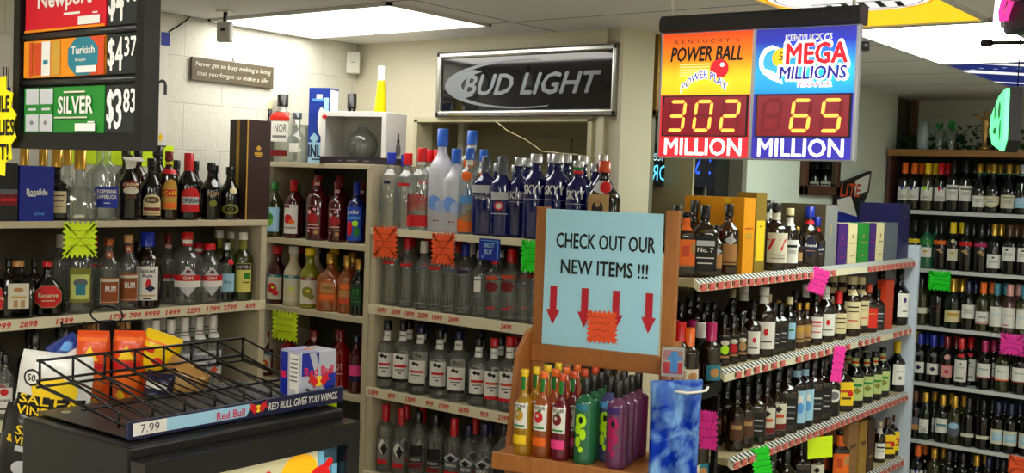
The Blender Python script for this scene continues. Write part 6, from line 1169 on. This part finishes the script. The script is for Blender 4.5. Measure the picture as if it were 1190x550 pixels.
MB().lathe([(.016, 0), (.016, .02)], m_lf, 16, (LWd+.002, .03, LHh*.82)).build('knob', lt)

# ------------------------------------------------------------------ back wall sign, wall pieces
s0 = at(507, 98, 1, BW-.03); s1 = at(718.5, 92, 1, BW-.03); zt_ = at(610, 55.5, 1, BW-.03).z; zb_ = at(610, 136, 1, BW-.03).z; sw_ = s1.x-s0.x; sh_ = zt_-zb_
bl = thing('beer_sign', 'silver framed dark beer mirror sign on the back wall', 'sign', ((s0.x+s1.x)/2, BW-.004, (zt_+zb_)/2))
m_chr = mat('sign_chrome', (.70, .70, .68), .22, metal=.9); m_bsg = mat('sign_dark_glass', (.035, .045, .085), .06, coat=.6); m_sil = mat('sign_silver_print', (.50, .52, .55), .35, metal=.2)
mb = MB(); a, b = sw_/2, sh_/2; e = .032
for k_, (x0, z0, x1, z1) in enumerate(((-a, -b, a, -b+e), (-a, b-e, a, b), (-a, -b, -a+e, b), (a-e, -b, a, b))):
    mb.box((x0, -.034, z0), (x1, 0, z1), m_chr)
bev(mb.build('frame', bl), .010, 3); MB().box((-a+e*.5, -.02, -b+e*.5), (a-e*.5, -.012, b-e*.5), m_bsg).build('mirror_panel', bl)
mp = plane_map((0, -.0205, 0), (1, 0, 0), (0, 0, 1)); mb = MB()
mb.text(mp, 'BUD LIGHT', .035, -.005, sh_*.30, m_sil, sw_*.75, bold=.035, shear=.3)
def arc(cx_, cz_, r1x, r1z, r2x, r2z, dx_, t0, t1):
    mb.lift += .0004; n = 40; vs = []
    for k_ in range(n+1):
        t_ = t0+(t1-t0)*k_/n; vs.append(mp(cx_+r1x*math.cos(t_), cz_+r1z*math.sin(t_), mb.lift)); vs.append(mp(cx_+dx_+r2x*math.cos(t_), cz_+r2z*math.sin(t_), mb.lift))
    mb.add(vs, [(2*k_, 2*k_+1, 2*k_+3, 2*k_+2)[::-1] for k_ in range(n)], m_sil)
arc(-.02, -.005, sw_*.43, sh_*.36, sw_*.40, sh_*.335, .02, PI*.42, PI*1.62); arc(-.05, -.005, sw_*.36, sh_*.30, sw_*.33, sh_*.25, .03, PI*.72, PI*1.22)
mb.build('lettering', bl)
cdp = [at(576, 141, 1, BW-.01), at(590, 152, 1, BW-.02), at(612, 163, 1, BW-.02), at(630, 176, 1, BW-.02), at(650, 178, 1, BW-.02), at(672, 180, 1, BW-.02), at(690, 183, 1, BW-.015)]
tag(MB().tube(cdp, .0022, mat('cord_ivory', (.85, .80, .62), .5), 6).build('power_cord'), 'thin ivory power cord sagging below the beer sign', 'cord')
# rustic plank sign on the block wall
a0 = at(220, 80, 0, LW); a1 = at(315, 90, 0, LW); zh = at(267, 72, 0, LW).z; zl = at(267, 98, 0, LW).z
ps = thing('plank_sign', 'rustic brown plank sign with white handwriting on the block wall', 'sign', (LW+.004, (a0.y+a1.y)/2, (zh+zl)/2), PI/2); ww_ = a1.y-a0.y; hh_ = zh-zl
bev(MB().box((-ww_/2, -.014, -hh_/2), (ww_/2, 0, hh_/2), wood('plank_sign_wood', (.42, .38, .30), (.30, .27, .21), 4, (.3, 2, 2))).build('board', ps), .002)
mb = MB(); mp = plane_map((0, -.0145, 0), (1, 0, 0), (0, 0, 1)); chalk = mat('chalk_white', (.85, .84, .76), .7)
mb.text(mp, 'Never get so busy making a living', 0, hh_*.20, hh_*.26, chalk, ww_*.92, shear=.2); mb.text(mp, 'that you forget to make a life', -.005, -hh_*.20, hh_*.26, chalk, ww_*.86, shear=.2); mb.build('lettering', ps)
MB().tube([(-.005, -.004, hh_/2), (0, -.004, hh_/2+.02), (.005, -.004, hh_/2)], .002, m_blk, 6).build('hook', ps)
# sensors
dt = thing('motion_sensor', 'white motion sensor high in the wall corner', 'sensor', (LW+.035, BW-.06, at(410, 73, 0, LW+.03).z), .75)
ms = mat('sensor_white', (.86, .86, .82), .4); o = MB().box((-.034, -.018, -.055), (.034, .018, .055), ms).build('housing', dt); bev(o, .008, 3)
MB().lathe([(.008, 0), (.008, .002)], C('grey'), 12, (0, -.02, 0)).build('lens', dt); MB().tube([(0, .0, .05), (.004, .012, .09), (.0, .02, CZ-dt.location.z)], .004, ms, 8).build('wire', dt)
cp_ = at(262, 12, 2, CZ); cm = thing('security_camera', 'small grey security camera under the ceiling near the troffer', 'camera', (cp_.x, cp_.y, CZ), math.radians(20))
zc = -.085; bev(MB().box((-.032, -.016, zc-.045), (.032, .016, zc+.04), mat('camera_grey', (.72, .72, .70), .4)).build('housing', cm), .008, 3); MB().lathe([(.010, 0), (.010, .008), (.004, .010)], B_, 14, (.003, -.020, zc)).build('lens', cm)
MB().box((-.006, -.006, zc+.035), (.006, .006, 0), m_blk).build('bracket', cm); MB().box((-.03, -.02, -.008), (.03, .02, 0), ms).build('mount', cm)
wp = [at(196, 37, 0, LW+.006), at(206, 31, 0, LW+.006), at(216, 24, 0, LW+.006), at(224, 16, 0, LW+.006)]
tag(MB().tube(wp, .003, m_blk, 6).build('wall_wire'), 'short black wire curving up the block wall beside the price board', 'cord')
# posters and papers on the block wall
def paper(name, label, x0, y0, x1, y1, col, prints=(), cat='poster'):
    a = at(x0, (y0+y1)/2, 0, LW); b = at(x1, (y0+y1)/2, 0, LW); zt_ = at((x0+x1)/2, y0, 0, LW).z; zb_ = at((x0+x1)/2, y1, 0, LW).z
    t = thing(name, label, cat, (LW+.002, (a.y+b.y)/2, (zt_+zb_)/2), PI/2); w_, h_ = b.y-a.y, zt_-zb_
    mb = MB().box((-w_/2, -.0015, -h_/2), (w_/2, 0, h_/2), col)
    if prints: mb.ops(plane_map((0, -.0018, 0), (1, 0, 0), (0, 0, 1)), prints(w_, h_))
    mb.build('sheet', t)
    return t
paper('poster', 'white poster with blue tape behind the price board', 70, 22, 194, 168, W_, lambda w_, h_: [('r', w_*.47, h_*.40, w_*.09, h_*.11, C('blue')), ('t', 'n', w_*.44, -h_*.0, h_*.12, ink), ('d', w_*.44, -h_*.42, w_*.05, h_*.08, C('yellow'))])
paper('poster', 'lime paper strip on the block wall behind the cream bottles', 66, 166, 201, 192, mat('neon_card_lime', CARD['lime'], .5))
paper('poster', 'white paper with black strokes and blue tape at the photo edge', -30, 40, 12, 106, W_, lambda w_, h_: [('r', w_*.38, -h_*.25, w_*.03, h_*.4, ink), ('r', w_*.44, -h_*.25, w_*.03, h_*.4, ink), ('r', w_*.30, -h_*.25, w_*.03, h_*.4, ink), ('r', w_*.45, -h_*.45, w_*.1, h_*.08, C('blue'))])
# ------------------------------------------------------------------ stub wall: framed mirror, flag sign, neon, window sign
y0_ = at(929, 205, 0, WW).y; y1_ = at(971, 205, 0, WW).y; zt_ = at(950, 150, 0, WW).z; zb_ = at(950, 227, 0, WW).z
mr = thing('framed_mirror', 'brown framed mirror below the lottery sign reflecting bottles', 'mirror', (WW+.002, (y0_+y1_)/2, (zt_+zb_)/2), PI/2); w_, h_ = y1_-y0_, zt_-zb_; e = .055
mb = MB(); mbr = wood('mirror_frame_wood', (.34, .20, .12), (.24, .13, .07), 4)
mb.box((-w_/2, -.03, -h_/2), (w_/2, 0, -h_/2+e), mbr).box((-w_/2, -.03, h_/2-e), (w_/2, 0, h_/2), mbr).box((-w_/2, -.03, -h_/2), (-w_/2+e, 0, h_/2), mbr).box((w_/2-e, -.03, -h_/2), (w_/2, 0, h_/2), mbr)
bev(mb.build('frame', mr), .005); MB().box((-w_/2+e*.7, -.012, -h_/2+e*.7), (w_/2-e*.7, -.008, h_/2-e*.7), mat('mirror_silver', (.75, .77, .76), .02, metal=1)).build('glass', mr)
fg = thing('flag_sign', 'black and white chequered flag beer sign on the pale wall', 'sign', (0, 0, 0)); X_ = WW+.03
P2 = [at(x, y, 0, X_) for x, y in ((972, 214), (990, 208), (1013, 199), (1010, 222), (1002, 241), (1000, 270), (972, 270))]
cen = sum(P2, Vector())/len(P2); fg.location = (X_, cen.y, cen.z); l = local(fg); uv = [(p.y-cen.y, p.z-cen.z) for p in P2]
mp = plane_map((0, 0, 0), (0, 1, 0), (0, 0, 1)); mb = MB(); mb.prism(uv[::-1] if False else uv[::-1], lambda u, v, d: Vector((-d*0, u, v)) if d == 0 else Vector((d, u, v)), .02, C('black'))
def fpt(x, y): p = at(x, y, 0, X_); return (p.y-cen.y, p.z-cen.z)
for quad, c_ in ((((994, 210), (1011, 202), (1008, 222), (993, 228)), 'white'), (((973, 232), (989, 228), (996, 252), (973, 262)), 'white'), (((973, 245), (996, 252), (1000, 262), (973, 268)), 'blue'), (((985, 258), (1000, 260), (1000, 269), (985, 269)), 'white')):
    mb.poly([fpt(*p) for p in quad][::-1], mp, C(c_))
tx, tz = fpt(984, 222); mb.text(mp, 'LITE', tx+.06, tz+.005, .075, C('rust'), .34, bold=.03, shear=.2); mb.build('panel', fg)
# mirror-written lit sign in the window
ws = thing('window_sign', 'blue lit shop sign seen from behind in the dark window', 'sign', (WW-.02, at(800, 188, 0, WW).y, at(800, 192, 0, WW).z), PI/2)
mb = MB().box((-.30, -.004, -.10), (.30, .004, .09), mat('window_sign_board', (.03, .04, .10), .4)); mpm = lambda u, v, d=0: Vector((-u, -.0045-d, v)); m_cy = mat('lit_cyan', (.35, .80, .95), .4, emit=1.2); m_bl = mat('lit_blue', (.15, .35, .95), .4, emit=1.0)
mb.text(mpm, 'LIQUOR', .12, -.05, .085, m_cy, .36, bold=.0); mb.text(mpm, 'beer & ice', .14, .035, .05, mat('lit_pale', (.7, .85, .9), .4, emit=.7), .30); mb.text(mpm, 'S', -.12, .005, .09, m_bl); mb.patch(mpm, -.24, .03, .02, .02, m_bl, 'd'); mb.patch(mpm, -.24, -.03, .02, .02, m_bl, 'd'); mb.build('board', ws)
n0 = at(757, 85, 0, WW); ns = thing('light_sign', 'gold framed pink lit sign beside the lottery sign', 'sign', (WW+.003, n0.y+.16, at(764, 85, 0, WW).z), PI/2)
mb = MB()
for a in ((-.16, -.03, -.19, .16, 0, -.16), (-.16, -.03, .16, .16, 0, .19), (-.16, -.03, -.19, -.13, 0, .19), (.13, -.03, -.19, .16, 0, .19)): mb.box(a[:3], a[3:], mat('frame_gold', (.62, .48, .22), .35, metal=.5))
bev(mb.build('frame', ns), .004); MB().box((-.135, -.012, -.165), (.135, -.006, .165), mat('sign_plum', (.35, .10, .32), .3, emit=.15, ecol=(.8, .15, .6))).build('panel', ns)
mb = MB(); mp = plane_map((0, -.0125, 0), (1, 0, 0), (0, 0, 1)); mb.ops(mp, [('r', -.10, .08, .025, .14, C('ltblue')), ('e', -.10, -.05, .03, .05, mat('lit_pink', (1, .3, .6), .4, emit=.8)), ('e', -.10, -.12, .03, .05, mat('lit_pink', (1, .3, .6), .4, emit=.8)), ('r', .02, 0, .12, .2, C('magenta'))]); mb.build('print', ns)
# ------------------------------------------------------------------ hanging signs at the side
gp = dep(1166, 140, 3.4); gs = thing('led_sign', 'green glowing sign hanging edge-on before the wine rack', 'sign', gp, math.radians(-62))
sc_ = 3.4/F
k_g = mat('lit_green', (.55, 1, .72), .4, emit=1.5, ecol=(.35, 1, .6)); mb = MB()
P2 = [(-.10, .02), (-.02, .075), (.055, .092), (.06, -.06), (.03, -.092), (-.07, -.07), (-.11, -.03)]
mb.prism(P2, lambda u, v, d: Vector((u, -.012-d*.0-(.0 if d == 0 else -.012), v)), .012, k_g); mp = plane_map((0, -.0125, 0), (1, 0, 0), (0, 0, 1)); dk_ = mat('led_print_green', (.12, .55, .30), .4, emit=.3)
for u, v, a, b in ((-.05, .03, .02, .05), (.0, .03, .03, .05), (-.04, -.03, .04, .02), (.02, -.03, .02, .06)): mb.patch(mp, u, v, a, b, dk_, 'o')
mb.build('light_panel', gs)
MB().prism([(u*1.05, v*1.05) for u, v in P2], lambda u, v, d: Vector((u, .001-d, v)), .035, mat('sign_back_dark', (.02, .025, .03), .5)).build('housing', gs)
MB().tube([(.02, .03, .09), (.02, .03, CZ-gp.z)], .002, m_blk, 6).build('cable', gs)
np_ = dep(1178, 16, 3.0); nn_ = thing('neon_sign', 'dark hanging neon sign with white and pink glow', 'sign', np_, math.radians(-40))
bev(MB().box((-.045, 0, -.05), (.12, .06, .14), mat('sign_back_navy', (.06, .07, .14), .5)).build('housing', nn_), .01)
mb = MB(); mb.tube([(-.052, -.006, -.06), (-.062, -.006, -.02), (-.058, -.006, .03), (-.05, -.006, .08), (-.03, -.006, .12)], .010, mat('lit_neon_white', (1, .94, 1), .4, emit=1.6), 10); mb.build('white_tube', nn_)
mb = MB(); mb.tube([(-.034, -.010, -.015), (-.040, -.010, .01), (-.030, -.010, .04), (-.01, -.010, .05), (.0, -.010, .03), (-.01, -.010, .01), (-.02, -.01, -.015)], .007, mat('lit_neon_pink', (1, .2, .55), .4, emit=1.5), 10); mb.build('pink_tube', nn_)
mb = MB(); mb.lathe([(.0, 0), (.012, .002), (.022, .0), (.03, .006)], mat('sign_star_grey', (.55, .58, .66), .4), 10, (.03, -.008, .03)); mb.build('ornament', nn_)
for x in (-.02, .1): MB().tube([(x, .03, .135), (x, .03, CZ-np_.z)], .002, m_blk, 6).build('cable', nn_)
ra = dep(1142, 50, 3.2); rb = dep(1215, 49, 3.0); rd = thing('hanging_rod', 'black rod with a rubber tip below the ceiling light', 'rod', ra); l = local(rd)
MB().tube([(0, 0, 0), l @ rb], .006, m_blk, 10).build('shaft', rd); e_ = (l @ rb).normalized(); MB().tube([(0, 0, 0)+e_*0 if False else Vector((0, 0, 0)), e_*.03], .010, mat('rubber', (.08, .08, .10), .7), 12).build('tip', rd)
w1_ = l @ rb; MB().tube([w1_*.8, Vector((w1_.x*.8, w1_.y*.8, CZ-ra.z))], .002, m_blk, 6).build('cable', rd)
# ------------------------------------------------------------------ plank ornaments
PY = WY+.06; zt_ = wtop
def onplank(px, y=PY): return Vector((solve_x(px, 1, y, zt_+.1), y, zt_))
m_gls = TG('vase', (.96, .98, .97), (.75, .80, .78), .04, .10)
t = thing('vase', 'tall straight clear vase on the plank above the wine rack', 'vase', onplank(1073)); MB().lathe([(.030, 0), (.032, .01), (.034, .08), (.036, .18), (.033, .178), (.030, .02)], mat('vase_milky', (.86, .90, .92), .2, trans=.6, ior=1.2), 18, caps=False).build('body', t); MB().lathe([(.029, 0), (.029, .05)], C('ltblue'), 16, (0, 0, .008)).build('filler', t)
for i, px in enumerate((1092, 1106)):
    t = thing('vase', ('flared clear glass with dark sprig beside the straight vase', 'flared clear glass with tall sprig beside the trophy ivy')[i], 'vase', onplank(px), group='flared glasses on the plank'); MB().lathe([(.022, 0), (.020, .01), (.022, .02), (.036, .13), (.034, .13), (.019, .02)], m_gls, 16, caps=False).build('body', t)
    mb = MB(); r = random.Random(i)
    for k_ in range(9): a = r.uniform(0, 6.3); mb.add([(0, 0, .10), (.03*math.cos(a), .03*math.sin(a), .13+r.uniform(0, .05)), (.012*math.cos(a+1), .012*math.sin(a+1), .17+.02*i)], [(0, 1, 2)], C('green'))
    mb.build('sprig', t)
t = thing('trophy', 'gold trophy figure among ivy on the plank', 'trophy', onplank(1145)); m_go = mat('trophy_gold', (.72, .58, .34), .3, metal=.8)
MB().lathe([(.035, 0), (.035, .02), (.014, .03), (.012, .07), (.020, .10), (.014, .13), (.026, .17), (.022, .20), (.008, .21), (.012, .225), (.010, .245), (.001, .25)], m_go, 16).build('body', t)
MB().tube([(-.02, 0, .19), (-.05, 0, .21), (-.085, 0, .225)], .010, m_go, 8).build('arm', t); MB().tube([(.02, 0, .19), (.04, 0, .22), (.045, 0, .24)], .009, m_go, 8).build('arm', t)
m_leaf = mat('ivy_leaf', (.10, .26, .12), .5, noise=.4, nscale=30)
for i, (x0, x1, hg, lab) in enumerate(((1047, 1068, .10, 'ivy trail at the post end of the plank'), (1080, 1118, .09, 'ivy trail behind the flared glasses on the plank'), (1112, 1150, .15, 'bushy ivy beside the gold trophy on the plank'), (1152, 1195, .12, 'dark ivy behind the green glowing sign'))):
    a = onplank(x0, PY+.09); b = onplank(x1, PY+.09); t = thing('ivy', lab, 'plant', (a+b)/2); r = random.Random(i+5); mb = MB(); stm = MB()
    stm.tube([((a.x-b.x)/2, 0, .008), (0, .01, .03), ((b.x-a.x)/2, 0, .012)], .004, m_leaf, 6); stm.build('stem', t)
    for k_ in range(70):
        p = Vector((r.uniform(-.5, .5)*(b.x-a.x), r.uniform(-.05, .05), r.random()**1.3*hg+.01)); s_ = r.uniform(.012, .024); M = Matrix.Rotation(r.uniform(0, 6.3), 3, 'Z') @ Matrix.Rotation(r.uniform(-1.2, 1.2), 3, 'X')
        mb.add([p+M @ (Vector(q_)*s_) for q_ in ((0, -1, 0), (.8, -.3, .15), (.5, .5, 0), (0, 1.1, -.1), (-.5, .5, 0), (-.8, -.3, .15))], [(0, 1, 2, 3), (0, 3, 4, 5)], m_leaf)
    mb.build('leaves', t)

gr = thing('glass_riser', 'green-edged glass riser plate across the first wine rack shelf', 'riser', (at(1168, 204, 1, WY+.03).x, WY+.03, wl0[0])); rz_ = at(1160, 203, 1, WY+.0).z-wl0[0]
m_ge = mat('glass_green_edge', (.16, .42, .32), .1, trans=.5, ior=1.45)
MB().box((-.16, -.025, rz_), (.24, .30, rz_+.010), m_ge).build('plate', gr)
for x in (-.155, .232): MB().box((x, .27, 0), (x+.008, .30, rz_), m_ge).build('leg', gr)
